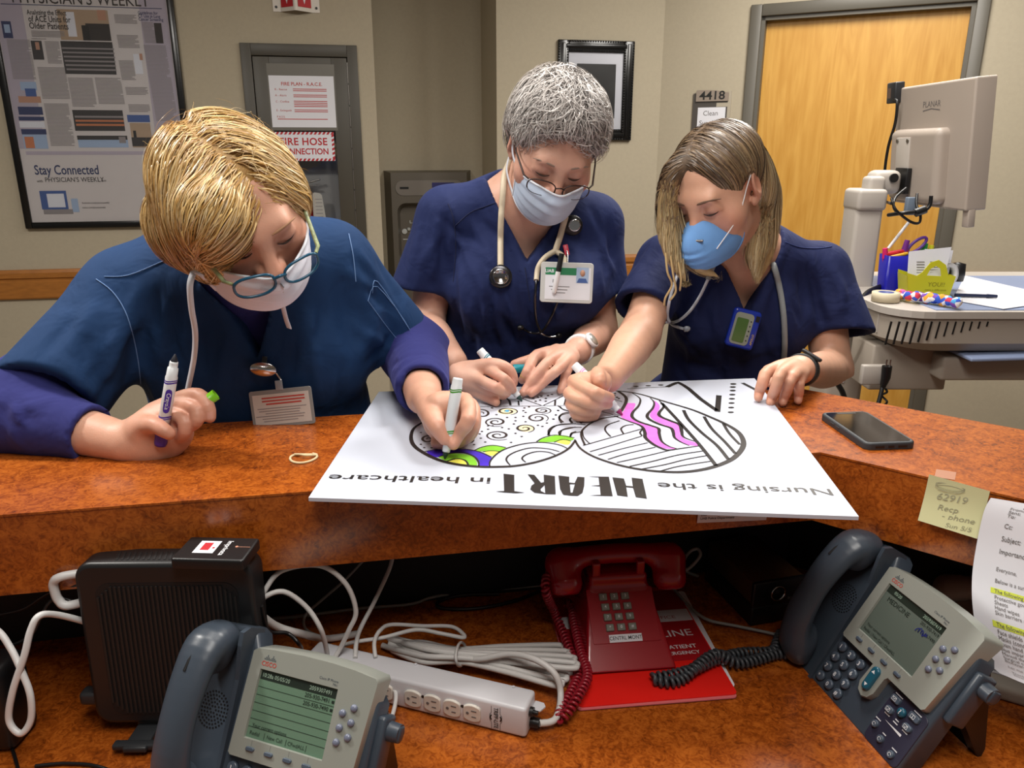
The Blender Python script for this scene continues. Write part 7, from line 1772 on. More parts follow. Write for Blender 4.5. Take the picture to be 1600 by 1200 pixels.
# ------------------------------------------------------------------ nurse in the middle, short grey hair
M_SKIN = skin_mat('skin'); M_HAIR = hair_mat('hair strands'); M_LASH = mat('lash brown', '#3a2a22', 0.7); M_BROWG = mat('brow grey', '#8f7a6c', 0.8)
M_MASKB = mat('mask pale blue', '#bccbe0', 0.85, bump=0.1, bscale=700); M_MASKW = mat('mask white edge', '#d6dbe4', 0.85)
A3 = lambda v: np.array(v, float)
HM = Head((0.078,1.538,1.505),(0.104,-0.834,-0.542),(0.241,-0.508,0.827))
oy = lambda px, py, Y: A3(on_y(px, py, Y)); oz = lambda px, py, z_: A3(on_z(px, py, z_))
SR, SL = oy(700,342,1.62), oy(926,352,1.64); ER, WR = oy(664,512,1.62), oz(708,566,1.125); EL, WL = oy(936,518,1.62), oz(903,548,1.122)
NB = (SR + SL) / 2 + A3((0.0,-0.035,0.055))
B = Sdf(); add_head(B, HM, 1.0)
B.cone(NB, HM(0,-0.025,-0.07),0.058,0.055,0.03); B.cone(NB + A3((0,0.01,-0.02)), SR, 0.055,0.05,0.04); B.cone(NB + A3((0,0.01,-0.02)), SL, 0.055,0.05,0.04)
spine = [(SR + SL) / 2 + A3((0,0.02,-0.04)),(SR + SL) / 2 + A3((0.0,0.03,-0.19)),(SR + SL) / 2 + A3((0,0.07,-0.37)),(SR + SL) / 2 + A3((0,0.1,-0.55))]
B.curve(spine, [0.125,0.115,0.11,0.11],0.04, flat=((0,1,0),0.66))
add_arm(B, SR, ER, WR); add_arm(B, SL, EL, WL, (0.047,0.037,0.039,0.026))
c10 = lambda x, yv: (680 + x / 10,530 + yv / 10)
def hp(cr, pts, rad): return ([oz(*cr(x, yv), z_) for x, yv, z_ in pts], rad)
fr = [hp(c10,[(330,500,1.126),(640,415,1.132),(1000,575,1.128),(1150,690,1.114),(1205,790,1.097)],[0.014,0.0105,0.0098,0.0088,0.0075]),
      hp(c10,[(340,560,1.12),(510,560,1.12),(930,750,1.113),(1120,840,1.095)],[0.014,0.0105,0.0098,0.0078]),
      hp(c10,[(340,600,1.112),(470,660,1.108),(880,820,1.1),(1060,885,1.089)],[0.014,0.0102,0.0094,0.0076]),
      hp(c10,[(350,640,1.104),(460,750,1.096),(840,925,1.0865),(950,985,1.084)],[0.0135,0.0098,0.0086,0.0074]),
      hp(c10,[(420,470,1.128),(880,400,1.140),(1120,460,1.134),(1205,580,1.120),(1222,680,1.108)],[0.0125,0.0125,0.0105,0.0095,0.0078])]
add_fingers(B, fr); B.ell(oz(*c10(480,600),1.116),(0.03,0.024,0.02), k=0.012)
d10 = lambda x, yv: (790 + x / 10,520 + yv / 10)
fl = [hp(d10,[(980,260,1.126),(500,345,1.136),(370,550,1.124),(300,690,1.108),(262,735,1.1)],[0.013,0.0108,0.01,0.0086,0.0078]),
      hp(d10,[(1010,300,1.126),(715,420,1.136),(490,650,1.115),(350,840,1.094),(275,935,1.086)],[0.013,0.0105,0.0096,0.0086,0.0072]),
      hp(d10,[(1040,330,1.124),(845,545,1.126),(630,730,1.106),(490,870,1.091),(405,945,1.0855)],[0.013,0.01,0.0093,0.0084,0.0072]),
      hp(d10,[(1060,380,1.12),(960,580,1.115),(920,730,1.1),(862,895,1.086)],[0.0125,0.0094,0.0084,0.007]),
      hp(d10,[(800,280,1.124),(420,420,1.122),(260,458,1.118),(140,490,1.112)],[0.014,0.0115,0.0098,0.0082])]
add_fingers(B, fl); B.ell(oz(*d10(830,400),1.126),(0.032,0.028,0.014), k=0.012)
nails = [(oz(*c10(1216,660),1.114),0.006),(oz(*d10(300,890),1.094),0.0055),(oz(*d10(430,905),1.0935),0.0055),(oz(*d10(858,895),1.093),0.0052)]
kn = [(p, 0.012) for q in fr + fl for p in q[0][1:-1]] + [(q[0][-1],0.009) for q in fr + fl]
SK_M = skin_colour('#d0a28d', HM, nails, fingers=kn, blush='#bd7563')
def hidden_by(cloth, depth=0.022): return lambda c: cloth.grouped(c) > -depth
# scrub top
C_ = Sdf(); mid_ = (SR + SL) / 2
C_.curve([spine[0] + A3((0,-0.004,0)), spine[1] + A3((-0.012,-0.008,0)), spine[2] + A3((-0.02,-0.014,0)), spine[3] + A3((-0.02,0,0))],[0.150,0.152,0.152,0.165],0.03, flat=((0,1,0),0.74))
C_.cone(NB + A3((0,0.012,-0.018)), SR + A3((0,0,0.004)),0.066,0.058,0.03); C_.cone(NB + A3((0,0.012,-0.018)), SL + A3((0,0,0.004)),0.066,0.058,0.03)
def sleeve(S, sh, el, hem, r0, r1, k=0.03, flare=(0,0,0), wall=0.008, tilt=(0,0,0)):
    """short sleeve with an open hem, blended into the top at the shoulder"""
    e = sh + (el - sh) * hem + np.asarray(flare, float); ax = (e - sh) / np.linalg.norm(e - sh); t = Sdf()
    t.curve([sh, (sh + e) / 2, e + ax * 0.06],[r0,(r0 + r1) / 2, r1],0.01)
    cut = ax + np.asarray(tilt, float); cut /= np.linalg.norm(cut)
    t.plane(e, cut, 0.002); t.cone(e - ax * 0.035, e + ax * 0.07,(r1 - wall) * 0.8, r1 - wall, 0.003, 's')
    S.nest(t, k); return e, ax
hr, ar = sleeve(C_, SR, ER, 0.62,0.062,0.064, flare=(-0.024,-0.005,0.0), tilt=(0.25,0,-0.1)); hl, al = sleeve(C_, SL, EL, 0.62,0.060,0.058, flare=(0.010,0,0), tilt=(-0.1,0,-0.1))
C_.ell(oy(770,455,1.56),(0.085,0.06,0.08), k=0.05); C_.ell(oy(880,455,1.56),(0.085,0.06,0.08), k=0.05)       # chest
# V-neck opening
apex = oy(824,414,1.50); kV = 0.62
def vneck(P, apex=apex, kV=kV, ctr=0.012):
    h = P[:, 2] - apex[2]; l = np.abs(P[:, 0] - apex[0] - ctr * 0 - 0.10 * h); c = 1 / math.sqrt(1 + kV * kV)
    return np.maximum((l - kV * h) * c, P[:, 1] - (NB[1] + 0.01))
C_.fn(vneck, apex + A3((0,0.05,0.1)),0.3,0.003, 's')
C_.cone(NB + A3((0,0.01,-0.02)), HM(0,-0.03,-0.10),0.070,0.074,0.004, 's')
def trim(P): v = vneck(P); return -0.0022 * ((v > 0) & (v < 0.017) & (P[:, 1] < NB[1])).astype(float)
C_.fn(trim, apex + A3((0,0.05,0.1)),0.3,0, 'd')
y15 = 1.545
surf_folds(C_, [(710,352,778,315,0.006,-0.0068),(722,375,765,470,0.010,0.0136),(745,350,778,420,0.009,0.0119),(735,480,770,590,0.012,0.0136),(706,420,716,520,0.012,-0.0170),(800,430,815,560,0.012,0.0102),(835,425,850,500,0.008,0.0085),(860,500,890,470,0.010,0.0102),(900,400,925,470,0.010,0.0102),(655,360,640,440,0.012,0.0102),(670,380,690,450,0.012,0.0119),(940,360,948,440,0.012,0.0102),(780,500,850,560,0.014,-0.0102),(700,330,690,400,0.006,-0.0085),(820,540,870,500,0.012,0.0102)])
auto_folds(C_, [(700,330,780,430,8,60,25,60,0.0045),(720,430,800,580,10,80,25,80,0.006),(800,430,900,580,10,95,30,80,0.006),(640,330,690,440,7,110,20,60,0.005),(930,340,955,450,5,80,20,60,0.005)],1)
M_SCR2 = cloth_mat('navy scrub cloth', '#1b2650')
P2 = B.build('person', 0.0028, M_SKIN, proj=1, colfn=SK_M, lo=(-0.35,1.22,1.02), hi=(0.45,1.80,1.70), keep=hidden_by(C_))
tag(P2, 'standing nurse with short grey hair, glasses and blue mask leaning over the poster', 'person')
lid_lines(HM, P2,(M_LASH, M_BROWG))
for pts in ([(712,352),(735,332),(760,322),(782,314)],[(700,318),(709,345),(712,390),(708,440)],[(820,418),(828,470)]): stitch(C_, 'seam', pts, mat('scrub seam', '#141c40', 0.9), P2,0.0011,0.0004)
C2 = C_.build('scrub_top', 0.0048, M_SCR2, P2, True, smooth=1, lo=(-0.42,1.38,0.86), hi=(0.48,1.86,1.56))
mb = MB(); mb.box(oy(952,458,1.585),(0.018,0.002,0.012)); mb.build('sleeve_tag', M_CABLEG, P2, True)
# hair: short, brushed back
HV = Sdf(); E = lambda c, r, k=0.02, op='u': HV.ell(HM(*c), r, HM.R, k, op)
E((0,-0.022,0.045),(0.086,0.101,0.087)); E((0,0.02,0.078),(0.068,0.066,0.048),0.03); E((0,-0.05,-0.01),(0.08,0.07,0.07),0.03)
for sx in (-1,1): E((sx * 0.068,0.012,0.038),(0.016,0.04,0.032),0.02)
HV.ell(HM(0.012,0.135,0.012),(0.115,0.078,0.076), HM.R, 0.012, 's')          # forehead
HV.cone(HM(-0.15,0.0,-0.002), HM(0.15,0.0,-0.002),0.038,0.038,0.006, 's')
HV.plane(HM(0,0,-0.055), HM.vec(0,0.3,-1),0.01)
hm = HV.build('hair', 0.003, mat('grey hair mass', '#6d6764', 0.6, var=0.3, vscale=60), P2, True, smooth=1)  # mass darker than the strands: depth between them put into the colour
rng = np.random.default_rng(5)
def surf_roots(vol, H, n, cond, seed, box=(0.12,0.14,0.16)):
    r = np.random.default_rng(seed); q = r.normal(size=(n * 4,3)); q /= np.linalg.norm(q, axis=1)[:, None]; P = H.t + (q * 0.13 + np.array((0,-0.01,0.04))) @ H.R.T
    c = H.t + H.R @ np.array((0,-0.015,0.035)); D_ = c - P; lo = np.zeros(len(P)); hi = np.ones(len(P))
    for _ in range(22): m_ = (lo + hi) / 2; d = vol.ev(P + D_ * m_[:, None]); lo = np.where(d > 0, m_, lo); hi = np.where(d > 0, hi, m_)
    Pp = P + D_ * hi[:, None]; l = H.loc(Pp); k_ = cond(l); return Pp[k_][:n]
rt = surf_roots(HV, HM, 5200, lambda l: (l[:, 2] > -0.05) & ~((l[:, 1] > 0.04) & (l[:, 2] < 0.045)),3)
l = HM.loc(rt); part = np.where(l[:, 0] > 0.0,1,-1)
dl_ = np.stack([part * (0.25 + 0.5 * np.abs(l[:, 0]) / 0.08) + rng.normal(0,0.35, len(l)),0.35 + rng.normal(0,0.4, len(l)) - 0.5 * (l[:, 2] < 0.02),-0.25 + rng.normal(0,0.2, len(l)) - 0.8 * (np.abs(l[:, 0]) > 0.05)],1)
HVO = HV
strands('hair_strands', rt, dl_ @ HM.R.T, HVO, M_HAIR, P2,0.0048,9,0.0016,(['#8d8682', '#a59e9a', '#bcb6b2', '#6f6966'],['#d6d1cd', '#bab4b0', '#e6e2de', '#97918d']), lift=0.012, wave=0.2, seed=7, stick=0.78)
# mask
T2, G2, nu, nv = mask_surgical('surgical_mask', 'pale blue pleated surgical mask with white edges on the grey-haired nurse', HM, (M_MASKB, M_MASKW))
gp = lambda j, i: Vector(G2[j * (nu + 1) + i])
for sx, i in ((1, nu),(-1,0)):
    strap(T2, 'ear_loop', [gp(0, i), Vector(HM(sx * 0.078,0.02,-0.015)), Vector(HM(sx * 0.083,-0.005,0.02))],0.006, M_MASKW, up=tuple(HM.vec(sx, 0.3,0)))
    strap(T2, 'ear_loop', [gp(nv, i), Vector(HM(sx * 0.078,0.015,-0.06)), Vector(HM(sx * 0.076,-0.006,-0.04))],0.006, M_MASKW, up=tuple(HM.vec(sx, 0.3,0)))
M_TORT = mat('dark brown metal', '#2d1c18', 0.35, metal=0.3)
glasses('eyeglasses', 'thin brown half-rim glasses low on the grey-haired nurse', HM, M_TORT, M_TORT, low=-0.018, lw=0.026, lh=0.0155, fwd=0.118, rim=0.0013, full=False, pitch=0.0)
marker('marker_pen', 'white marker with teal bands in the right hand of the middle nurse', on_z(816,627, PZ + 0.0006), at_near(757,556, on_z(816,627, PZ),0.01), '#2a7f96', '#27413f')
a = Vector(oz(*d10(120,562),1.112)); b_ = Vector(oz(*d10(300,555),1.112)); TCp = thing('marker_cover', 'teal marker cap held by the left hand of the middle nurse', 'cap', a)
mb = MB(); X_ = (b_ - a).normalized(); Mx = Matrix.Translation(a) @ X_.to_track_quat('Z', 'Y').to_matrix().to_4x4(); mb.lathe([(0.0052,0.012),(0.0052,0),(0.0078,0),(0.0082,0.002),(0.0076,0.03),(0,0.03)], Mx, 20); mb.build('shell', mat('teal cap', '#1a8e9e', 0.35), TCp, True)
mb = MB(); c = Vector(oz(*d10(735,625),1.116)); dr = (Vector(fl[2][0][2]) - Vector(fl[2][0][1])).normalized(); Mx = Matrix.Translation(Vector(fl[2][0][1]).lerp(Vector(fl[2][0][2]),0.42)) @ dr.to_track_quat('Z', 'Y').to_matrix().to_4x4()
mb.lathe([(0.0101,-0.0018),(0.0108,-0.001),(0.0108,0.001),(0.0101,0.0018)], Mx, 24); o = mb.build('gold_ring', mat('gold', '#caa45a', 0.25, metal=1.0)); tag(o, 'gold ring on the left hand of the middle nurse', 'ring')
dr = (Vector(fl[0][0][3]) - Vector(fl[0][0][2])).normalized(); Mx = Matrix.Translation(Vector(fl[0][0][2]).lerp(Vector(fl[0][0][3]),0.72)) @ dr.to_track_quat('Z', 'Y').to_matrix().to_4x4(); mb = MB(); mb.lathe([(0.0092,-0.0075),(0.0097,-0.006),(0.0093,0.006),(0.0088,0.0075)], Mx, 20); o = mb.build('finger_bandage', mat('tan bandage', '#c9a468', 0.7)); tag(o, 'tan adhesive bandage round the index finger by the teal cap', 'bandage')
CLM = C_; BM_ = B; WL_M, EL_M = WL, EL
# ------------------------------------------------------------------ nurse on the left, blond bob
fL = A3((0.55,-0.64,-0.53)); fL /= np.linalg.norm(fL)
HL = Head(oy(410,380,1.045) - 0.085 * fL, fL, (0.02,-0.54,0.82))
SR, SL = oy(205,462,1.26), oy(515,412,1.31); ER, WR = oz(8,642,1.118), oy(196,692,1.05); EL, WL = oy(650,552,1.40), oz(662,620,1.128)
NB = (SR + SL) / 2 + A3((0.03,-0.05,0.045)); mid_ = (SR + SL) / 2
B = Sdf(); add_head(B, HL, 1.0, cran=0.87)
B.cone(NB, HL(0,-0.03,-0.07),0.06,0.056,0.03)
add_arm(B, SR, ER, WR, (0.05,0.042,0.044,0.029)); add_arm(B, SL, EL, WL, (0.05,0.042,0.043,0.0285))
c6 = lambda x, yv: (140 + x / 6.0,540 + yv / 6.0)
def hy(cr, pts, rad): return ([oy(*cr(x, yv), Y) for x, yv, Y in pts], rad)
fr = [hy(c6,[(420,850,1.05),(500,760,1.035),(610,745,1.02),(690,790,1.012),(745,825,1.012)],[0.017,0.0135,0.0118,0.0105,0.009]),
      hy(c6,[(600,720,1.055),(780,650,1.05),(885,700,1.035),(895,800,1.03),(870,850,1.035)],[0.016,0.0115,0.0108,0.0098,0.009]),
      hy(c6,[(620,660,1.065),(820,560,1.062),(985,580,1.045),(1010,690,1.035),(965,745,1.038)],[0.016,0.0118,0.0108,0.0098,0.0088]),
      hy(c6,[(640,620,1.075),(840,500,1.072),(1020,465,1.058),(1110,570,1.045),(1128,670,1.042)],[0.016,0.0118,0.0105,0.0096,0.0084])]
add_fingers(B, fr)
for (x, yv, Y, r) in ((480,880,1.05,0.030),(600,800,1.06,0.032),(620,930,1.055,0.027),(740,760,1.062,0.028),(540,980,1.05,0.018),(720,900,1.055,0.024),(820,800,1.058,0.02)): B.ell(oy(*c6(x, yv), Y),(r, r * 0.75, r), k=0.02)
c7 = lambda x, yv: (600 + x / 7.5,580 + yv / 7.5)
fl = [hp(c7,[(480,320,1.13),(560,520,1.128),(615,640,1.122),(680,735,1.112),(712,795,1.106)],[0.022,0.0165,0.0128,0.0115,0.0092]),
      hp(c7,[(650,400,1.138),(950,345,1.145),(985,570,1.134),(880,730,1.112),(815,855,1.099)],[0.02,0.0122,0.0112,0.0098,0.0085]),
      hp(c7,[(700,400,1.13),(1010,400,1.130),(1040,600,1.118),(960,760,1.1),(880,830,1.09)],[0.02,0.012,0.0108,0.0098,0.0085]),
      hp(c7,[(700,420,1.118),(1030,500,1.115),(1030,700,1.102),(900,815,1.09),(740,840,1.086)],[0.02,0.0115,0.0105,0.0095,0.0084]),
      hp(c7,[(680,470,1.108),(1000,600,1.1),(960,760,1.09),(780,850,1.085),(610,845,1.085)],[0.018,0.0105,0.0095,0.009,0.008])]
add_fingers(B, fl); B.ell(oz(*c7(720,440),1.128),(0.034,0.026,0.022), k=0.015); B.ell(oz(*c7(640,640),1.105),(0.022,0.022,0.018), k=0.012)
nails = [(oz(*c7(680,735),1.124),0.0075),(oz(*c7(850,830),1.108),0.0058),(oy(*c6(1130,660),1.033),0.006)]
kn = [(p, 0.013) for q in fr + fl for p in q[0][1:-1]] + [(q[0][-1],0.009) for q in fr + fl]
# cloth: scrub top and the long-sleeved shirt beneath
spine = [mid_ + A3((0,0.03,-0.03)), mid_ + A3((0.0,0.065,-0.17)), mid_ + A3((0.01,0.10,-0.34)), mid_ + A3((0.01,0.12,-0.5))]
U_ = Sdf(); U_.curve(spine, [0.15,0.17,0.175,0.18],0.03, flat=((0,1,0),0.66)); U_.cone(NB + A3((0,0.01,-0.015)), NB + A3((0,0.0,0.02)),0.072,0.066,0.03)
U_.cone(NB + A3((0,0.02,-0.03)), SR, 0.06,0.05,0.03); U_.cone(NB + A3((0,0.02,-0.03)), SL, 0.06,0.05,0.03)
def long_sleeve(S, sh, el, wr, r, cuff, k=0.02):
    t = Sdf(); ax = (wr - el) / np.linalg.norm(wr - el); e = el + (wr - el) * cuff
    t.curve([sh, (sh + el) / 2, el],[r[0], r[0], r[1]],0.02); t.curve([el, (el + e) / 2, e - ax * 0.05],[r[1], r[2], r[3]],0.03); t.cone(e - ax * 0.055, e + ax * 0.03, r[3] * 1.0, r[3] * 0.97,0.012)
    t.plane(e, ax, 0.002); t.cone(e - ax * 0.012, e + ax * 0.05, r[3] - 0.011, r[3] - 0.0085,0.002, 's')
    def cuffline(P): d, q = seg_dist(P, e - ax * 0.045, e - ax * 0.0449); return 0.0016 * np.exp(-(((P - (e - ax * 0.048)) @ ax) / 0.004) ** 2)
    t.fn(cuffline, e, 0.08,0, 'd'); S.nest(t, k); return e, ax
long_sleeve(U_, SR, ER, WR, (0.055,0.062,0.055,0.045),0.73); long_sleeve(U_, SL, EL, WL, (0.055,0.06,0.053,0.045),0.86)
U_.plane((0,0, CZ + 0.0012),(0,0,-1),0.004) if False else None
F = lambda x0_, y0_, x1_, y1_, w, a_, Y0=1.1, Y1=1.1: (oy(x0_, y0_, Y0), oy(x1_, y1_, Y1), w, a_)

C_ = Sdf(); C_.curve([p + A3((0,-0.004,0)) for p in spine],[0.172,0.194,0.20,0.205],0.03, flat=((0,1,0),0.70))
C_.cone(NB + A3((0,0.02,-0.025)), SR + A3((0,0,0.0)),0.074,0.066,0.04); C_.cone(NB + A3((0,0.02,-0.025)), SL, 0.074,0.064,0.04)
C_.ell(oy(330,560,1.27),(0.11,0.075,0.095), k=0.06); C_.ell(oy(490,545,1.29),(0.10,0.07,0.09), k=0.06)
hr, ar = sleeve(C_, SR, ER, 0.84,0.072,0.086, k=0.05, flare=(0.03,-0.01,-0.015), tilt=(0.35,0,0.3)); hl, al = sleeve(C_, SL, EL, 0.80,0.068,0.068, k=0.04, flare=(-0.01,0,0.0), tilt=(0,0,0))
apex = oy(403,562,1.20); kV = 0.36
def vneckL(P, apex=apex):
    h = P[:, 2] - apex[2]; l = np.abs(P[:, 0] - apex[0] + 0.05 * h); c = 1 / math.sqrt(1 + kV * kV); return np.maximum((l - kV * h) * c, P[:, 1] - (NB[1] + 0.03))
C_.fn(vneckL, apex + A3((0,0.05,0.1)),0.3,0.003, 's'); C_.cone(NB + A3((0,0.02,-0.03)), HL(0,-0.03,-0.10),0.076,0.08,0.004, 's')
def trimL(P): v = vneckL(P); return -0.002 * ((v > 0) & (v < 0.02) & (P[:, 1] < NB[1])).astype(float)
C_.fn(trimL, apex + A3((0,0.05,0.1)),0.3,0, 'd')
fo_ = [(230,500,200,600,0.014,-0.014),(262,470,245,600,0.012,0.010),(150,470,110,560,0.014,0.009),(130,520,150,610,0.012,-0.010),(95,560,140,620,0.010,0.008),(180,480,170,600,0.014,0.010),(300,480,280,620,0.014,0.008),(345,500,380,600,0.014,0.007),
       (480,480,500,600,0.016,0.007),(530,430,550,560,0.012,-0.010),(560,430,590,540,0.012,0.009),(600,470,560,560,0.010,0.008),(620,520,570,570,0.009,-0.008),(430,500,460,590,0.014,-0.006),(210,470,225,560,0.006,0.006),(250,560,290,640,0.014,-0.009)]
surf_folds(C_, fo_); auto_folds(C_, [(60,480,200,620,12,120,25,90,0.005),(230,440,360,620,10,85,25,90,0.005),(420,450,540,620,9,95,25,90,0.005),(560,400,640,540,9,60,25,70,0.005)],2); auto_folds(U_, [(5,620,50,690,8,65,25,45,0.003),(590,560,650,590,7,150,20,50,0.004)],3)
class Join:
    """either of two cloth layers"""
    def __init__(s, *a): s.a = a
    def grouped(s, P): return np.minimum.reduce([q.grouped(P) for q in s.a])
P1 = B.build('person', 0.0028, M_SKIN, proj=1, colfn=skin_colour('#d2a088', HL, nails, fingers=kn, blush='#c27a63'), lo=(-0.88,0.90,1.03), hi=(0.02,1.50,1.62), keep=hidden_by(Join(C_, U_)))
tag(P1, 'nurse with blond bob at the left, head bent low, holding a purple marker upright', 'person'); lid_lines(HL, P1,(M_LASH, mat('brow blond', '#a37a5c', 0.8)))
M_SCR1 = cloth_mat('teal navy scrub cloth', '#15345c'); M_UND = cloth_mat('indigo jersey', '#2c2f6a', 0.9,0.3)
C_.build('scrub_top', 0.0048, M_SCR1, P1, True, smooth=1, lo=(-0.95,0.98,0.84), hi=(0.02,1.62,1.44))
U_.build('undershirt', 0.005, M_UND, P1, True, smooth=1, lo=(-0.95,0.96,1.03), hi=(0.02,1.60,1.44))
M_ST = mat('light blue stitching', '#5f7fae', 0.7)
for pts in ([(163,432),(200,430),(250,410),(285,395)],[(150,436),(175,455),(195,485),(208,525),(216,565),(220,600)],[(545,365),(552,400),(556,440)]): stitch(C_, 'seam', pts, M_ST, P1)
for pts in ([(582,458),(590,440),(640,515)],): stitch(C_, 'seam', pts, M_ST, P1)
for pts in ([(575,470),(590,448),(640,515),(628,532),(612,520),(575,470)],): stitch(C_, 'pocket_seam', pts, M_ST, P1,0.0007)
# logo on the sleeve
lg = hit(C_, 50,587,0.002); M_LOGO = mat('yellow logo', '#d9b53a', 0.6); M_LOGT = mat('grey logo print', '#6a7a92', 0.6)
view_ = (Vector((0,0, CAM_H)) - lg).normalized(); LM = frame(lg, (1,0.1,-0.35),(0.2,0,1))
mb = MB(); mb.lathe([(0.0062,0.0),(0.0062,0.001),(0.0036,0.001),(0.0036,0)], LM, 20); mb.lathe([(0.0028,0),(0.0028,0.001),(0,0.001)], LM, 14); mb.build('sleeve_logo', M_LOGO, P1, True)
mb = MB(); mb.text('ICE', 0.012, LM @ Matrix.Translation((0.012,-0.007,0.001)),0, 'LEFT', shear=0.2); mb.build('sleeve_lettering', M_LOGT, P1, True)
# hair: full bob, parted, swept to the viewer's left
HV = Sdf(); E = lambda c, r, k=0.012, op='u': HV.ell(HL(*c), r, HL.R, k, op)
E((0.008,-0.024,0.032),(0.086,0.098,0.079)); E((0.058,0.002,-0.01),(0.044,0.075,0.074)); E((0.082,-0.032,-0.03),(0.036,0.055,0.048)); E((-0.048,-0.02,0.02),(0.040,0.064,0.054)); E((0.0,-0.07,-0.02),(0.082,0.045,0.07)); E((0.046,0.058,0.04),(0.046,0.042,0.054)); E((-0.07,0.01,0.002),(0.02,0.036,0.04))
E((-0.032,0.140,-0.012),(0.060,0.072,0.085),0.012, 's'); E((0.0,0.15,-0.075),(0.075,0.09,0.09),0.01, 's'); E((0.05,0.085,-0.115),(0.06,0.06,0.06),0.012, 's')
HV.build('hair', 0.0032, mat('blond hair mass', '#a07a40', 0.55, var=0.25, vscale=50), P1, True, smooth=1)
pt_ = lambda l: 0.022 - 0.35 * (l[:, 1] - 0.03) * 0 - 0.055 * np.clip((l[:, 1] + 0.02) / 0.11,0,1)      # where the parting runs
rt = surf_roots(HV, HL, 9500, lambda l: (l[:, 2] > -0.05),11); l = HL.loc(rt); sd = np.where(l[:, 0] > pt_(l),1.0,-1.0); rng = np.random.default_rng(8)
dl_ = np.stack([sd * (0.9) + rng.normal(0,0.12, len(l)),0.45 * (sd > 0) + 0.1 + rng.normal(0,0.12, len(l)),-0.25 + rng.normal(0,0.1, len(l))],1)
def flowL(P):
    l = HL.loc(P); sd = np.where(l[:, 0] > pt_(l),1.0,-1.0); low = np.clip(-l[:, 2] / 0.06 + 0.6,0,1)
    d = np.stack([sd * (0.8 - 1.0 * low),0.35 * (sd > 0) + 0.0 * low, -0.35 - 0.9 * low],1); d = d @ HL.R.T; d[:, 2] -= 0.45; return d / np.linalg.norm(d, axis=1)[:, None]
COLB = (['#c9a05c', '#dcb975', '#b58a48', '#e8cc94', '#94692f'],['#dcbc7c', '#ecd6a4', '#c39a54', '#f3e3ba', '#a67c42'])
strands('hair_strands', rt, dl_ @ HL.R.T, HV, M_HAIR, P1,0.0105,10,0.0016, COLB, lift=0.010, wave=0.10, seed=9, flow=flowL, inertia=0.72, stick=0.97)
fly = surf_roots(HV, HL, 160, lambda l: (l[:, 2] > 0.0),21); fd = rng.normal(0,1,(len(fly),3)) + np.array((0.2,0,0.5))
strands('loose_hairs', fly, fd, HV, M_HAIR, P1,0.008,7,0.0006, COLB, lift=0.02, wave=0.35, seed=10, stick=0.35)
# mask with long ties
T1, G1, nu, nv = mask_surgical('surgical_mask', 'white pleated surgical mask with long hanging ties on the blond nurse', HL, (mat('mask white panel', '#e2e6f2', 0.85, bump=0.1, bscale=700), M_MASKW), top=(-0.026,-0.026), bot=(-0.122,-0.09), half=1.3, wide=1.07)
gp = lambda j, i: Vector(G1[j * (nu + 1) + i])
strap(T1, 'upper_tie', [gp(0, nu), Vector(HL(0.082,0.0,0.0)), Vector(HL(0.09,-0.05,0.03))],0.009, M_MASKW, up=tuple(HL.vec(1,0.3,0)))
strap(T1, 'upper_tie', [gp(0,0), Vector(HL(-0.08,0.0,0.0)), Vector(HL(-0.085,-0.05,0.03))],0.009, M_MASKW, up=tuple(HL.vec(-1,0.3,0)))
strap(T1, 'hanging_tie', [on_y(303,424,1.03), on_y(297,445,1.02), on_y(299,480,1.03), on_y(305,520,1.05), on_y(303,560,1.08), on_y(293,610,1.12)],0.0085, M_MASKW)
strap(T1, 'hanging_tie', [on_y(441,446,1.03), on_y(441,470,1.08), on_y(446,495,1.12), on_y(452,513,1.15)],0.0075, M_MASKW)
mb = MB(); mb.tube(catmull([gp(nv, nu), Vector(on_y(315,430,1.03)), Vector(on_y(303,424,1.03))],5),0.003,6); mb.build('tie_knot', M_MASKW, T1, True)
glasses('eyeglasses', 'teal blue plastic reading glasses low on the nose of the blond nurse', HL, mat('teal blue rim', '#12506e', 0.25), mat('mottled green temple', '#8f9a70', 0.35, var=0.5, vscale=120), low=-0.027, lw=0.0265, lh=0.0165, fwd=0.131, rim=0.0021, pitch=-0.10)
# markers and cap
tp = on_y(274,553,1.035); bt = on_y(249,704,1.026)
marker('marker_pen', 'white marker with purple logo held upright by the blond nurse', tp, bt, '#4a2fa0', '#20222c', capped_end='#4b31ad', text=True, length=0.112)
marker('marker_pen', 'white marker with green bands and green tip touching the poster', on_z(695,717.5, PZ + 0.0006), at_near(713,607, on_z(695,717.5, PZ),-0.012), '#4e9a34', '#16331c')
a = on_y(321,628,1.05); b_ = on_y(338,616,1.055); TCp = thing('marker_cover', 'lime green marker cap held between the fingers of the blond nurse', 'cap', a)
mb = MB(); Mx = Matrix.Translation(a) @ (b_ - a).normalized().to_track_quat('Z', 'Y').to_matrix().to_4x4(); mb.lathe([(0.0,-0.012),(0.0078,-0.012),(0.0082,0.0),(0.0082,0.018),(0.0062,0.018),(0.0062,0.004),(0,0.004)], Mx, 20); mb.build('shell', mat('lime cap', '#7cc21f', 0.35), TCp, True)
CLL = C_; CUL = U_
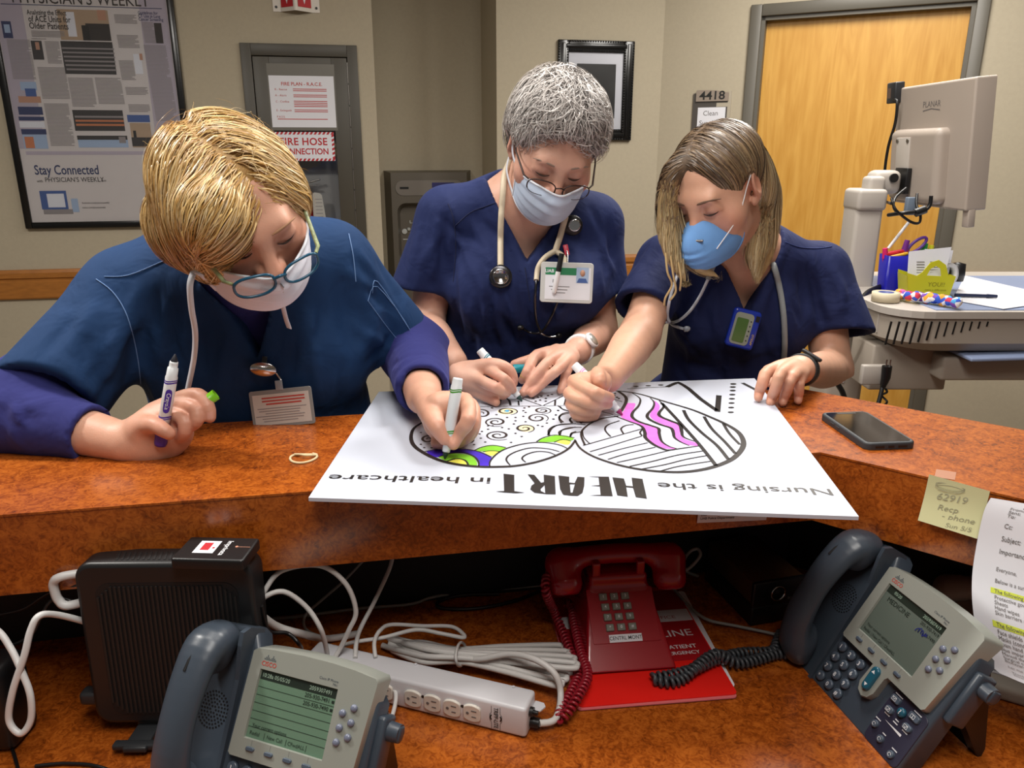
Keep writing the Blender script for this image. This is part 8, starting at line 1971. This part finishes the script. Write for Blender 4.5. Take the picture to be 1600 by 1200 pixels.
# ------------------------------------------------------------------ nurse on the right, long dark-blond hair
fR = A3((-0.60,-0.65,-0.45)); fR /= np.linalg.norm(fR)
HR = Head(oy(1088,328,1.455) - 0.083 * fR, fR, (-0.34,-0.22,0.91))
SR, SL = oy(1040,412,1.66), oy(1280,425,1.70); ER, WR = oy(1000,522,1.50), oz(950,590,1.128); EL, WL = oy(1300,578,1.62), oz(1250,578,1.118)
mid_ = (SR + SL) / 2; NB = mid_ + A3((0.0,-0.04,0.05))
B = Sdf(); add_head(B, HR, 0.96, cran=0.93)
B.cone(NB, HR(0,-0.03,-0.07),0.05,0.05,0.03); B.cone(NB + A3((0,0.01,-0.02)), SR, 0.05,0.045,0.04); B.cone(NB + A3((0,0.01,-0.02)), SL, 0.05,0.045,0.04)
spine = [mid_ + A3((0,0.02,-0.035)), mid_ + A3((-0.005,0.03,-0.17)), mid_ + A3((-0.01,0.05,-0.33)), mid_ + A3((-0.01,0.07,-0.5))]
B.curve(spine, [0.12,0.115,0.11,0.11],0.04, flat=((0,1,0),0.66))
add_arm(B, SR, ER, WR, (0.046,0.038,0.040,0.026)); add_arm(B, SL, EL, WL, (0.047,0.041,0.040,0.026))
c9 = lambda x, yv: (870 + x / 9.23,540 + yv / 9.23)
fr = [hp(c9,[(640,520,1.135),(250,510,1.136),(555,680,1.134),(700,730,1.122),(765,745,1.115)],[0.018,0.0112,0.0105,0.009,0.0082]),
      hp(c9,[(600,560,1.128),(190,690,1.12),(480,815,1.117),(640,845,1.107),(735,845,1.102)],[0.018,0.0115,0.0105,0.009,0.0082]),
      hp(c9,[(580,620,1.118),(215,850,1.103),(430,930,1.1),(560,945,1.094)],[0.018,0.0108,0.0098,0.0088]),
      hp(c9,[(560,680,1.106),(270,970,1.089),(420,1020,1.0865),(540,1010,1.086)],[0.017,0.0098,0.009,0.0082]),
      hp(c9,[(720,420,1.135),(600,400,1.146),(610,480,1.147),(630,560,1.138)],[0.017,0.0125,0.0115,0.0098])]
add_fingers(B, fr); B.ell(oz(*c9(430,640),1.118),(0.032,0.024,0.022), k=0.014); B.ell(oz(*c9(420,850),1.1),(0.024,0.02,0.014), k=0.012)
c11 = lambda x, yv: (1160 + x / 10.9,540 + yv / 10.9)
fl = [hp(c11,[(930,330,1.124),(450,430,1.128),(345,640,1.110),(290,790,1.092),(272,885,1.0845)],[0.017,0.0112,0.0102,0.0088,0.0074]),
      hp(c11,[(950,350,1.124),(660,470,1.132),(570,720,1.108),(505,870,1.088),(478,965,1.0795)],[0.017,0.0108,0.0098,0.0086,0.0074]),
      hp(c11,[(970,380,1.12),(840,540,1.125),(765,750,1.102),(710,890,1.085),(685,970,1.078)],[0.017,0.0104,0.0094,0.0082,0.0072]),
      hp(c11,[(985,430,1.112),(970,600,1.112),(962,780,1.094),(955,870,1.083),(948,940,1.078)],[0.016,0.0098,0.0086,0.0076,0.0068]),
      hp(c11,[(800,380,1.11),(600,520,1.095),(500,640,1.084)],[0.015,0.0115,0.0095])]
add_fingers(B, fl); B.ell(oz(*c11(800,430),1.122),(0.033,0.03,0.014), k=0.012)
nails = [(oz(*c11(285,850),1.092),0.0052),(oz(*c11(492,935),1.087),0.0052),(oz(*c11(695,945),1.0855),0.005),(oz(*c11(948,920),1.085),0.0048),(oz(*c9(625,545),1.148),0.0062)]
kn = [(p, 0.012) for q in fr + fl for p in q[0][1:-1]] + [(q[0][-1],0.008) for q in fr + fl]
C_ = Sdf(); C_.curve([p + A3((0,-0.004,0)) for p in spine],[0.146,0.146,0.150,0.160],0.03, flat=((0,1,0),0.74))
C_.cone(NB + A3((0,0.012,-0.02)), SR, 0.062,0.056,0.03); C_.cone(NB + A3((0,0.012,-0.02)), SL, 0.062,0.058,0.03)
C_.ell(oy(1110,500,1.62),(0.08,0.062,0.075), k=0.05); C_.ell(oy(1215,505,1.64),(0.08,0.062,0.075), k=0.05)
sleeve(C_, SR, ER, 0.66,0.058,0.062, flare=(-0.012,0,0.0), tilt=(0.15,0.1,0)); sleeve(C_, SL, EL, 0.62,0.062,0.068, flare=(0.028,-0.01,0.0), tilt=(-0.3,0,-0.1))
apex = oy(1172,500,1.56); kV = 0.46
def vneckR(P, apex=apex):
    h = P[:, 2] - apex[2]; l = np.abs(P[:, 0] - apex[0] + 0.02 * h); c = 1 / math.sqrt(1 + kV * kV); return np.maximum((l - kV * h) * c, P[:, 1] - (NB[1] + 0.01))
C_.fn(vneckR, apex + A3((0,0.05,0.1)),0.3,0.003, 's'); C_.cone(NB + A3((0,0.01,-0.025)), HR(0,-0.03,-0.10),0.062,0.066,0.004, 's')
def trimR(P): v = vneckR(P); return -0.002 * ((v > 0) & (v < 0.018) & (P[:, 1] < NB[1])).astype(float)
C_.fn(trimR, apex + A3((0,0.05,0.1)),0.3,0, 'd')
surf_folds(C_, [(1060,470,1090,590,0.012,0.009),(1085,450,1130,560,0.012,-0.008),(1110,480,1150,590,0.013,0.008),(1130,560,1220,540,0.014,0.007),(1225,430,1240,540,0.010,0.009),(1250,420,1262,520,0.012,-0.010),(1275,420,1300,500,0.012,0.008),(1300,410,1320,490,0.012,0.007),(1020,400,1000,470,0.012,0.007),(1040,420,1030,490,0.012,-0.009),(1180,530,1240,590,0.014,0.008),(1060,560,1150,600,0.014,-0.006)])
auto_folds(C_, [(1050,460,1140,600,10,75,25,70,0.005),(1190,440,1260,580,8,90,25,70,0.005),(1270,400,1320,500,7,75,20,60,0.005),(990,400,1030,490,5,110,20,50,0.005)],4)
P3 = B.build('person', 0.0028, M_SKIN, proj=1, colfn=skin_colour('#d0a086', HR, nails, fingers=kn, blush='#c9806a', extra=[(oz(*c11(330,520),1.1265),0.0045, '#e23a9e'),(oz(*c11(345,490),1.130),0.004, '#e23a9e')]), lo=(0.05,1.12,1.03), hi=(0.86,1.85,1.63), keep=hidden_by(C_))
tag(P3, 'young nurse with long dark-blond hair at the right colouring with a pink marker', 'person'); lid_lines(HR, P3,(M_LASH, mat('brow brown', '#6b5140', 0.8)))
M_SCR3 = cloth_mat('deep navy scrub cloth', '#1a234c')
C3 = C_; C_.build('scrub_top', 0.0048, M_SCR3, P3, True, smooth=1, lo=(0.05,1.35,0.84), hi=(0.92,1.90,1.44))
stitch(C_, 'seam', [(1215,372),(1245,385),(1275,388),(1300,385)], mat('navy stitching', '#33427e', 0.7), P3)
# hair
HV = Sdf(); E = lambda c, r, k=0.010, op='u': HV.ell(HR(*c), r, HR.R, k, op)
E((0,-0.018,0.036),(0.080,0.096,0.078)); E((0.0,-0.075,-0.03),(0.072,0.045,0.09))
E((-0.004,0.130,0.004),(0.064,0.082,0.098),0.014, 's'); E((-0.09,0.012,-0.002),(0.03,0.03,0.034),0.008, 's'); E((-0.06,0.09,-0.06),(0.045,0.07,0.075),0.012, 's')
HV.curve([oy(1090,232,1.49), oy(1054,268,1.475), oy(1040,320,1.465), oy(1044,370,1.46), oy(1058,408,1.455), oy(1072,440,1.45)],[0.018,0.019,0.016,0.016,0.012,0.002],0.012)
HV.curve([oy(1050,330,1.48), oy(1066,380,1.475), oy(1092,415,1.47), oy(1122,432,1.465)],[0.016,0.019,0.014,0.002],0.012)
HV.curve([oy(1175,250,1.54), oy(1196,300,1.575), oy(1195,350,1.58), oy(1193,395,1.575), oy(1186,438,1.57)],[0.026,0.028,0.028,0.021,0.003],0.012)
HV.curve([oy(1190,320,1.56), oy(1185,370,1.555), oy(1178,405,1.55), oy(1184,440,1.55)],[0.02,0.024,0.016,0.003],0.012)
def ombre(V): t = np.clip((1.44 - V[:, 2]) / 0.16,0,1); return col_lerp(np.array(lin('#5a4735')), np.array(lin('#b59a6c')), t)
HV.build('hair', 0.0032, mat('brown blond hair mass', '#6e5a42', 0.55, var=0.25, vscale=50, attr='col'), P3, True, smooth=1, colfn=ombre)
rng = np.random.default_rng(4); rt = surf_roots(HV, HR, 5200, lambda l: (l[:, 2] > 0.03),31); l = HR.loc(rt); sd = np.where(l[:, 0] > 0.012,1.0,-1.0)
dl_ = np.stack([sd * 0.9 + rng.normal(0,0.08, len(l)),0.05 + rng.normal(0,0.08, len(l)),-0.3 + rng.normal(0,0.08, len(l))],1)
def flowR(P):
    l = HR.loc(P); sd = np.where(l[:, 0] > 0.012,1.0,-1.0); low = np.clip((0.05 - l[:, 2]) / 0.06,0,1)
    d = np.stack([sd * (0.75 * (1 - low)),-0.15 * (sd < 0) * (1 - low),-0.5 + 0 * low],1) @ HR.R.T; d[:, 2] -= 0.5 + 0.8 * low; return d / np.linalg.norm(d, axis=1)[:, None]
strands('hair_strands', rt, dl_ @ HR.R.T, HV, M_HAIR, P3,0.0115,22,0.0019,(['#54412f', '#6b5540', '#47372a', '#7d664b'],['#c2a878', '#d8c397', '#a88c62', '#e3d3ad'],0.25), lift=0.004, wave=0.03, seed=12, flow=flowR, inertia=0.6, stick=0.97, lens=rng.uniform(0.75,1.05, len(rt)))
rt2 = np.array([A3(HV and hit(HV, x, yv, 0.002)) for x, yv in [(1040 + 4 * (k % 5),290 + 25 * (k // 5)) for k in range(15)] + [(1185 + 4 * (k % 5),320 + 18 * (k // 5)) for k in range(15)]]); rt2 = np.repeat(rt2,22,0) + rng.normal(0,0.006,(len(rt2) * 22,3))
LS = strands('long_strands', rt2, np.tile(np.array((0.0,-0.05,-1.0)),(len(rt2),1)) + rng.normal(0,0.12,(len(rt2),3)), HV, M_HAIR, P3,0.009,12,0.0016,(['#8c734f', '#a58a60', '#6e583f'],['#cdb88a', '#e0cfa4', '#b79c6e']), lift=0.006, wave=0.1, seed=13, grav=0.25, stick=0.9)
LS['kind'] = 'stuff'
mb = MB()
for k, pts in enumerate(([(1048,400,1.43),(1052,430,1.43),(1056,455,1.44),(1046,470,1.45)],[(1060,410,1.43),(1064,435,1.43),(1062,455,1.44)],[(1040,395,1.435),(1043,425,1.43),(1050,445,1.44),(1040,465,1.45),(1038,478,1.46)])):
    mb.tube(catmull([on_y(*p) for p in pts],6),[0.0022] * (6 * (len(pts) - 1)) + [0.0005],5)
o = mb.build('loose_locks', mat('blond lock', '#c4a978', 0.45), P3, True); o['kind'] = 'stuff'
# moulded blue mask
M_CUP = mat('moulded mask blue', '#6a9bd6', 0.8, bump=0.12, bscale=500)
T3 = thing('dust_mask', 'moulded light blue cup mask with thin white elastic on the young nurse', 'mask', HR.t)
nu, nv = 36,26; G = []
for j in range(nv + 1):
    v = j / nv; r_ = math.sin(v * math.pi / 2)
    for i in range(nu):
        a = 2 * math.pi * i / nu; ca, sa = math.cos(a), math.sin(a)
        x = 0.056 * r_ * ca * (1 - 0.12 * max(sa, 0)); u = -0.068 + 0.054 * r_ * sa * (1 if sa > 0 else 1.0); f = 0.145 - 0.062 * (1 - math.cos(v * math.pi / 2)) - 0.045 * (r_ * ca) ** 2 * r_ - 0.012 * (1 if sa < 0 else -0.2) * (r_ * abs(sa)) ** 2
        if u < -0.055: f += 0.0018 * math.sin((u + 0.055) * 420) * min(1,3 * (1 - v))
        f += 0.006 * max(0, sa) * r_ * math.exp(-(ca * r_ / 0.3) ** 2)
        G.append(HR(x, f, u))
q = [(j * nu + i, j * nu + (i + 1) % nu, (j + 1) * nu + (i + 1) % nu, (j + 1) * nu + i) for j in range(nv) for i in range(nu)]
o = np_mesh('cup', np.array(G), np.array(q), M_CUP, T3, True); md = o.modifiers.new('th', 'SOLIDIFY'); md.thickness = 0.0015
mb = MB(); mb.tube([Vector(G[nv * nu + i]) for i in range(nu)],0.0022,6, closed=True); mb.build('rim', M_CUP, T3, True)
mb = MB(); mb.tube([Vector(HR(x, 0.1285 - 0.30 * abs(x) ** 1.2 + 0.002,-0.0365 - 0.12 * abs(x))) for x in (0.027,0.018,0.009,0,-0.009,-0.018,-0.027)],0.0022,6); mb.build('nose_clip', M_STEEL, T3, True)
e0 = Vector(G[nv * nu + 19]); strap_pts = [Vector(HR(-0.04,0.112,-0.066)), Vector(HR(-0.066,0.06,-0.03)), Vector(HR(-0.0755,0.02,0.012)), Vector(HR(-0.078,-0.012,0.035)), Vector(HR(-0.075,-0.05,0.05))]
mb = MB(); mb.tube(catmull(strap_pts, 6),0.0011,6); mb.build('elastic', M_WHITE, T3, True)
marker('marker_pen', 'white marker with pink bands in the right hand of the young nurse', on_z(973,649, PZ + 0.0006), at_near(909,582, on_z(973,649, PZ),0.012), '#d68ec6', '#a02a6a')
CLR = C_
WL_R, EL_R = WL, EL
# ------------------------------------------------------------------ things the nurses wear
def sgrad(S, p, e=0.002):
    P = np.array([np.array(p)] * 4); P[1,0] += e; P[2,1] += e; P[3,2] += e; d = S.ev(P); g = (d[1:] - d[0]) / e; return Vector(g / max(np.linalg.norm(g),1e-6))
def surfM(S, px, py, lift=0.002, roll=0.0, face=0.5):
    """frame on the cloth: z outwards (mixed with the view), y up"""
    p = hit(S, px, py); n = sgrad(S, p); v = (Vector((0,0, CAM_H)) - p).normalized(); n = (n * (1 - face) + v * face).normalized()
    up_ = Vector((0,0,1)); x = up_.cross(n).normalized(); y_ = n.cross(x); M_ = Matrix(((x.x, y_.x, n.x, 0),(x.y, y_.y, n.y, 0),(x.z, y_.z, n.z, 0),(0,0,0,1)))
    return Matrix.Translation(p + n * lift) @ M_ @ Matrix.Rotation(roll, 4, 'Z')
def draped(S, pts, lift):
    P = catmull([Vector((*p[:2],0)) for p in pts],6); return hits(S, [(p.x, p.y) for p in P], lift)
class Either:
    def __init__(s, *a): s.a = a
    def ev(s, P): return np.minimum.reduce([q.ev(P) for q in s.a])
MIDB = Either(CLM, BM_)
# --- beige stethoscope, middle nurse
M_STB = mat('beige tubing', '#cdbfa6', 0.45); M_GUN = mat('gunmetal', '#4a4a4e', 0.25, metal=0.9)
ST2 = thing('stethoscope', 'beige stethoscope hanging round the neck of the grey-haired nurse', 'stethoscope', hit(CLM, 830,400))
nk = [Vector(HM(0.062,-0.03,-0.062)), Vector(HM(0.066,-0.01,-0.088))]
mb = MB(); mb.tube([Vector(HM(0.05,-0.075,-0.065))] + draped(MIDB, [(794,258),(788,275),(786,300),(783,340),(782,380),(782,415)],0.009),0.0062,10); mb.build('tube', M_STB, ST2, True)
mb = MB(); mb.tube(draped(MIDB, [(884,338),(880,352),(875,370),(868,392)],0.009),0.0062,10); mb.build('tube', M_STB, ST2, True)
for pts in ([(868,392),(852,402),(841,418),(838,438)],[(868,392),(880,402),(885,420),(878,446)]): mb = MB(); mb.tube(draped(CLM, pts, 0.010),0.0055,10); mb.build('yoke_arm', M_STB, ST2, True)
for pts in ([(838,438),(836,470),(838,500),(845,519)],[(878,446),(868,480),(856,505),(845,519),(830,520),(818,514)]): mb = MB(); mb.tube(draped(CLM, pts, 0.010),0.0026,8); mb.build('binaural', M_GUN, ST2, True)
mb = MB(); mb.tube(draped(CLM, [(843,520),(858,526),(870,525)],0.010),0.0026,8); mb.build('binaural', M_CHROME, ST2, True)
for x, yv in ((813,512),(873,524)): mb = MB(); c = hit(CLM, x, yv, 0.01); mb.lathe([(0,-0.006),(0.0045,-0.005),(0.006,0),(0.004,0.006),(0,0.0075)], Matrix.Translation(c) @ Matrix.Rotation(1.4,4, 'Y'),14); mb.build('ear_tip', M_BLACK, ST2, True)
CM_ = surfM(CLM, 782,433,0.008,0,0.6)
mb = MB(); mb.lathe([(0.0,0),(0.020,0),(0.0225,0.002),(0.0225,0.006),(0.02,0.0075),(0.012,0.0075),(0.0,0.0070)], CM_, 32); mb.build('chest_piece', M_GUN, ST2, True)
mb = MB(); mb.lathe([(0.0,0.0075),(0.0105,0.0075),(0.0155,0.0105),(0.0155,0.012),(0.013,0.0122),(0.012,0.011),(0.0,0.011)], CM_, 28); mb.build('bell', mat('polished steel', '#9b9b9d', 0.15, metal=1.0), ST2, True)
# --- identity badge, middle nurse
BMx = surfM(CLM, 885,442,0.016,-0.03,0.75); BG = thing('identity_badge', 'white identity badge with green band and portrait on the middle nurse', 'badge', M=BMx)
W2, H2 = 0.102,0.078
bevel_prism(rrect(W2, H2,0.006),-0.0018,0.0012,0.001).build('holder', mat('badge holder grey', '#c3c4c2', 0.35), BG)
mb = MB(); mb.box((0.002,-0.002,0.0014),(0.088,0.062,0.0006)); CD = mb.build('card', M_PAPER, BG)
mb = MB(); mb.box((-0.012,0.0215,0.0019),(0.06,0.014,0.0003)); mb.build('green_band', mat('badge green', '#1f7a4e', 0.5), CD)
mb = MB(); mb.text('UAB', 0.009, Matrix.Translation((-0.034,0.0215,0.0023)),0, bold=0.02); mb.build('band_lettering', M_PAPER, CD)
mb = MB(); mb.box((0.030,0.015,0.0019),(0.024,0.030,0.0003)); PP = mb.build('portrait', M_LBL, CD)
mb = MB(); mb.lathe([(0.0,0),(0.0058,0),(0.0058,0.0003),(0,0.0003)], Matrix.Translation((0.030,0.019,0.0021)) @ Matrix.Diagonal((0.85,1.1,1,1)),16); mb.build('portrait_face', M_SKINP, PP)
mb = MB(); mb.add([(0.0195,0.0005,0.0022),(0.0405,0.0005,0.0022),(0.037,0.009,0.0022),(0.023,0.009,0.0022)],[(0,1,2,3)]); mb.build('portrait_shoulders', M_PBLUE, PP)
mb = MB()
for k, (tx, sz) in enumerate((('RN', 0.009),)): mb.text(tx, sz, Matrix.Translation((-0.028,0.002,0.0019)),0, 'LEFT', bold=0.01)
for k in range(3): mb.box((-0.014,-0.008 - k * 0.006,0.0018),(0.04 - 0.008 * k, 0.0014,0.0003))
mb.build('card_text', M_GREYINK, CD)
mb = MB(); mb.tube([BMx @ Vector((0,0.038,0)), hit(CLM, 887,400,0.012), hit(CLM, 885,385,0.012)],0.0018,6); mb.build('strap_clip', M_CHROME, BG, True)
mb = MB(); c = surfM(CLM, 884,392,0.010,0.2,0.7); mb.box((0,0,0),(0.010,0.022,0.006),0.002, M=c); mb.build('red_charm', mat('pink red charm', '#c23a4e', 0.4), BG, True)
RL = surfM(CLM, 893,352,0.008,0,0.6); mb = MB(); mb.lathe([(0,0),(0.019,0),(0.0205,0.003),(0.019,0.008),(0,0.009)], RL, 28); mb.build('reel', M_BLACK, BG, True)
mb = MB(); mb.lathe([(0.012,0.0085),(0.0125,0.0098),(0.010,0.0104),(0,0.0104)], RL @ Matrix.Translation((0.003,0,0)),24); mb.build('reel_cap', M_CHROME, BG, True)
pa, pb = BMx @ Vector((-0.012,0.055,0.008)), BMx @ Vector((-0.024,-0.022,0.006)); PN2 = thing('pocket_pen', 'black and white pen clipped over the identity badge', 'pen', pb)
mb = MB(); mb.tube([pa, pa.lerp(pb, 0.45)],0.0052,10); mb.build('cap', M_BLACK, PN2, True); mb = MB(); mb.tube([pa.lerp(pb, 0.45), pa.lerp(pb, 0.95), pb],[0.005,0.005,0.0025],10); mb.build('barrel', M_WHITE, PN2, True)
# --- white watch
axw = Vector(WL_M - EL_M).normalized(); cw_ = Vector(WL_M) - axw * 0.012; Rw = axw.to_track_quat('Z', 'Y').to_matrix().to_4x4()
WT = thing('wristwatch', 'white wristwatch on the left wrist of the middle nurse', 'watch', M=Matrix.Translation(cw_) @ Rw)
mb = MB(); mb.lathe([(0.0282,-0.007),(0.0305,-0.0065),(0.0305,0.0065),(0.0282,0.007)], None, 28); mb.build('strap', M_WHITE, WT)
vd = (Rw.inverted().to_3x3() @ (Vector((0.35,-0.8,0.5)))).normalized(); vd.z = 0; vd.normalize(); Mw = Matrix.Translation(vd * 0.029) @ vd.to_track_quat('Z', 'Y').to_matrix().to_4x4()
mb = MB(); mb.lathe([(0,0),(0.016,0),(0.0168,0.003),(0.0155,0.0065),(0,0.007)], Mw, 28); mb.build('case', M_WHITE, WT); mb = MB(); mb.lathe([(0.0135,0.0066),(0.0135,0.0074),(0,0.0074)], Mw, 24); mb.build('dial', mat('dial silver', '#b9b9b4', 0.25, metal=0.5), WT)
# --- stethoscope of the young nurse
M_STG = mat('grey tubing', '#8b9093', 0.4); M_STW = mat('white tubing', '#d5d9e2', 0.35)
ST3 = thing('stethoscope', 'grey and white stethoscope round the neck of the young nurse', 'stethoscope', hit(CLR, 1100,480))
mb = MB(); mb.tube(draped(CLR, [(1203,398),(1212,425),(1220,460),(1225,500),(1226,540),(1224,566)],0.008),0.0062,10); mb.build('tube', M_STG, ST3, True)
mb = MB(); mb.tube(draped(CLR, [(1118,408),(1112,422),(1106,437)],0.009),0.0052,10); mb.build('tube_end', M_STG, ST3, True)
mb = MB(); mb.tube(draped(CLR, [(1106,437),(1094,462),(1078,486),(1060,501),(1044,504),(1034,498),(1028,492)],0.010),0.0032,8); mb.build('binaural', M_STW, ST3, True)
mb = MB(); mb.tube(draped(CLR, [(1062,420),(1052,448),(1045,475),(1043,495),(1050,507),(1062,512),(1070,514)],0.011),0.0032,8); mb.build('binaural', M_STW, ST3, True)
for x, yv in ((1026,491),(1073,514)): mb = MB(); c = hit(CLR, x, yv, 0.012); mb.lathe([(0,-0.007),(0.005,-0.006),(0.0068,0),(0.0045,0.006),(0,0.008)], Matrix.Translation(c) @ Matrix.Rotation(1.3,4, 'Y'),14); mb.build('ear_tip', mat('clear grey ear tip', '#a5abb5', 0.3), ST3, True)
# --- pager
PGM = surfM(CLR, 1159,513,0.012,-0.22,0.7); PG = thing('pager', 'blue pager with green screen clipped to the young nurse', 'pager', M=PGM); M_PGB = mat('pager blue', '#1a34a0', 0.25)
bevel_prism(rrect(0.058,0.082,0.008),-0.010,0.008,0.005).build('case', M_PGB, PG)
mb = MB(); mb.prism(shifted(rrect(0.038,0.066,0.008),-0.004,0.0),0.008,0.0092); mb.build('bezel', mat('pager bezel', '#8f9589', 0.35), PG)
mb = MB(); mb.prism(shifted(rrect(0.024,0.050,0.003),-0.0065,-0.003),0.0092,0.0102); mb.build('screen', mat('pager green screen', '#4c6b35', 0.2), PG)
for k in range(5): mb = MB(); mb.lathe([(0,0.0092),(0.0014,0.0092),(0.0012,0.0105),(0,0.0108)], Matrix.Translation((0.0105,0.018 - k * 0.010,0)),10); mb.build('button', M_BLACK, PG)
mb = MB(); mb.box((0.022,0.026,0.0086),(0.008,0.012,0.0012)); mb.build('side_key', M_BLACK, PG); mb = MB(); mb.text('APOLLO', 0.006, Matrix.Translation((0.022,-0.018,0.0084)) @ Matrix.Rotation(math.pi / 2,4, 'Z'),0, bold=0.01, shear=0.2); mb.build('maker_name', M_LOGO, PG)
# --- fitness band
axw = Vector(WL_R - EL_R).normalized(); cw_ = Vector(WL_R) - axw * 0.014; Rw = axw.to_track_quat('Z', 'Y').to_matrix().to_4x4()
FB = thing('fitness_band', 'black fitness band with a long screen on the young nurse', 'bracelet', M=Matrix.Translation(cw_) @ Rw)
mb = MB(); mb.lathe([(0.0275,-0.0105),(0.0305,-0.0095),(0.0305,0.0095),(0.0275,0.0105)], None, 30); mb.build('strap', mat('black rubber strap', '#1c1d1f', 0.5), FB)
vd = (Rw.inverted().to_3x3() @ Vector((0.15,-0.45,0.88))).normalized(); vd.z = 0; vd.normalize(); Mw = Matrix.Translation(vd * 0.0295) @ vd.to_track_quat('Z', 'Y').to_matrix().to_4x4()
mb = MB(); z_in = (Mw.to_3x3().inverted() @ Vector((0,0,1))); ang = math.atan2(z_in.y, z_in.x); Mr = Mw @ Matrix.Rotation(ang, 4, 'Z')
mb.box((0,0,0.002),(0.017,0.038,0.006),0.0015, M=Mr); mb.build('case', M_BLACK, FB); mb = MB(); mb.box((0,0,0.0053),(0.013,0.033,0.0006), M=Mr); mb.build('screen', mat('band screen', '#5d6068', 0.12, spec=0.8), FB)
# --- badge of the blond nurse
bc = on_y(441,637,1.185); BG1 = thing('identity_badge', 'clear badge holder with red printed card on the blond nurse', 'badge', M=frame(bc, (1,0.02,0.10),(0,0.18,1)))
W1, H1 = 0.102,0.062
bevel_prism(rrect(W1, H1,0.004),-0.001,0.0008,0.0006).build('holder', mat('clear grey holder', '#8a8a88', 0.25), BG1)
mb = MB(); mb.box((0,-0.001,0.001),(0.092,0.050,0.0005)); CD = mb.build('card', mat('badge card', '#c9c2ba', 0.6), BG1)
mb = MB()
for k in range(3): mb.box((0.004,0.018 - k * 0.005,0.0015),(0.07 - 0.012 * (k == 2),0.0024,0.0003), mi=0)
for k in range(6): mb.box((0.0 - 0.004 * (k % 2),0.001 - k * 0.0042,0.0015),(0.080 - 0.012 * (k % 3),0.0013,0.0003), mi=1)
mb.build('card_text', [M_REDT, M_TEXTG], CD)
mb = MB(); mb.box((0.0,0.037,0.001),(0.012,0.016,0.002),0.0008); mb.cyl((0,0.040,0.002),(0,0.040,0.0035),0.004, n=12); mb.build('strap_clip', mat('clear strap', '#9aa0a6', 0.2), BG1)
RLm = surfM(CLL, 412,575,0.008,-0.2,0.5)
mb = MB(); mb.lathe([(0,0),(0.018,0),(0.020,0.003),(0.018,0.0075),(0,0.009)], RLm @ Matrix.Diagonal((1.1,0.6,1,1)),24); mb.build('reel', M_CHROME, BG1, True)
mb = MB(); mb.tube([RLm @ Vector((0.014,0,0.005)), hit(CLL, 432,583,0.008), BG1.matrix_basis @ Vector((0,0.044,0.002)) if False else bc + Vector((0,0.008,0.044))],0.002,6); mb.build('cord', M_CHROME, BG1, True)
mb = MB(); mb.box((0,0.012,0.004),(0.008,0.018,0.005),0.001, M=RLm); mb.build('clip', M_BLACK, BG1, True)

# --- trousers and shoes, hidden behind the counter from here
M_SHOE = mat('dark clog', '#1b1c20', 0.5)
for P_, m_, hip, tw in ((P1, M_SCR1,(-0.44,1.47),0.0),(P2, M_SCR2,(0.015,1.74),0.0),(P3, M_SCR3,(0.475,1.76),0.0)):
    s = Sdf(); hx, hy_ = hip
    s.ell((hx, hy_, 0.88),(0.175,0.12,0.14), k=0.05)
    for sx in (-1,1): s.curve([(hx + sx * 0.085, hy_, 0.86),(hx + sx * 0.092, hy_ - 0.01,0.5),(hx + sx * 0.095, hy_ + 0.02,0.075)],[0.095,0.07,0.062],0.03)
    s.plane((hx, hy_, 0.06),(0,0,-1),0.002); s.build('scrub_trousers', 0.013, m_, P_, True)
    for sx in (-1,1):
        t = Sdf(); t.ell((hx + sx * 0.097, hy_ - 0.045,0.035),(0.045,0.115,0.05), k=0.01); t.cone((hx + sx * 0.096, hy_ + 0.03,0.05),(hx + sx * 0.096, hy_ + 0.03,0.09),0.042,0.04,0.02); t.plane((hx, hy_, 0.001),(0,0,-1),0.002)
        t.build('shoe', 0.008, M_SHOE, P_, True)
for o in bpy.data.objects:
    if o.name.split('.')[0] in ('hair_strands', 'loose_hairs', 'cover_lettering', 'screen_text', 'small_print', 'headlines', 'lettering', 'card_text', 'key_print', 'memo_text'): o['kind'] = 'stuff'
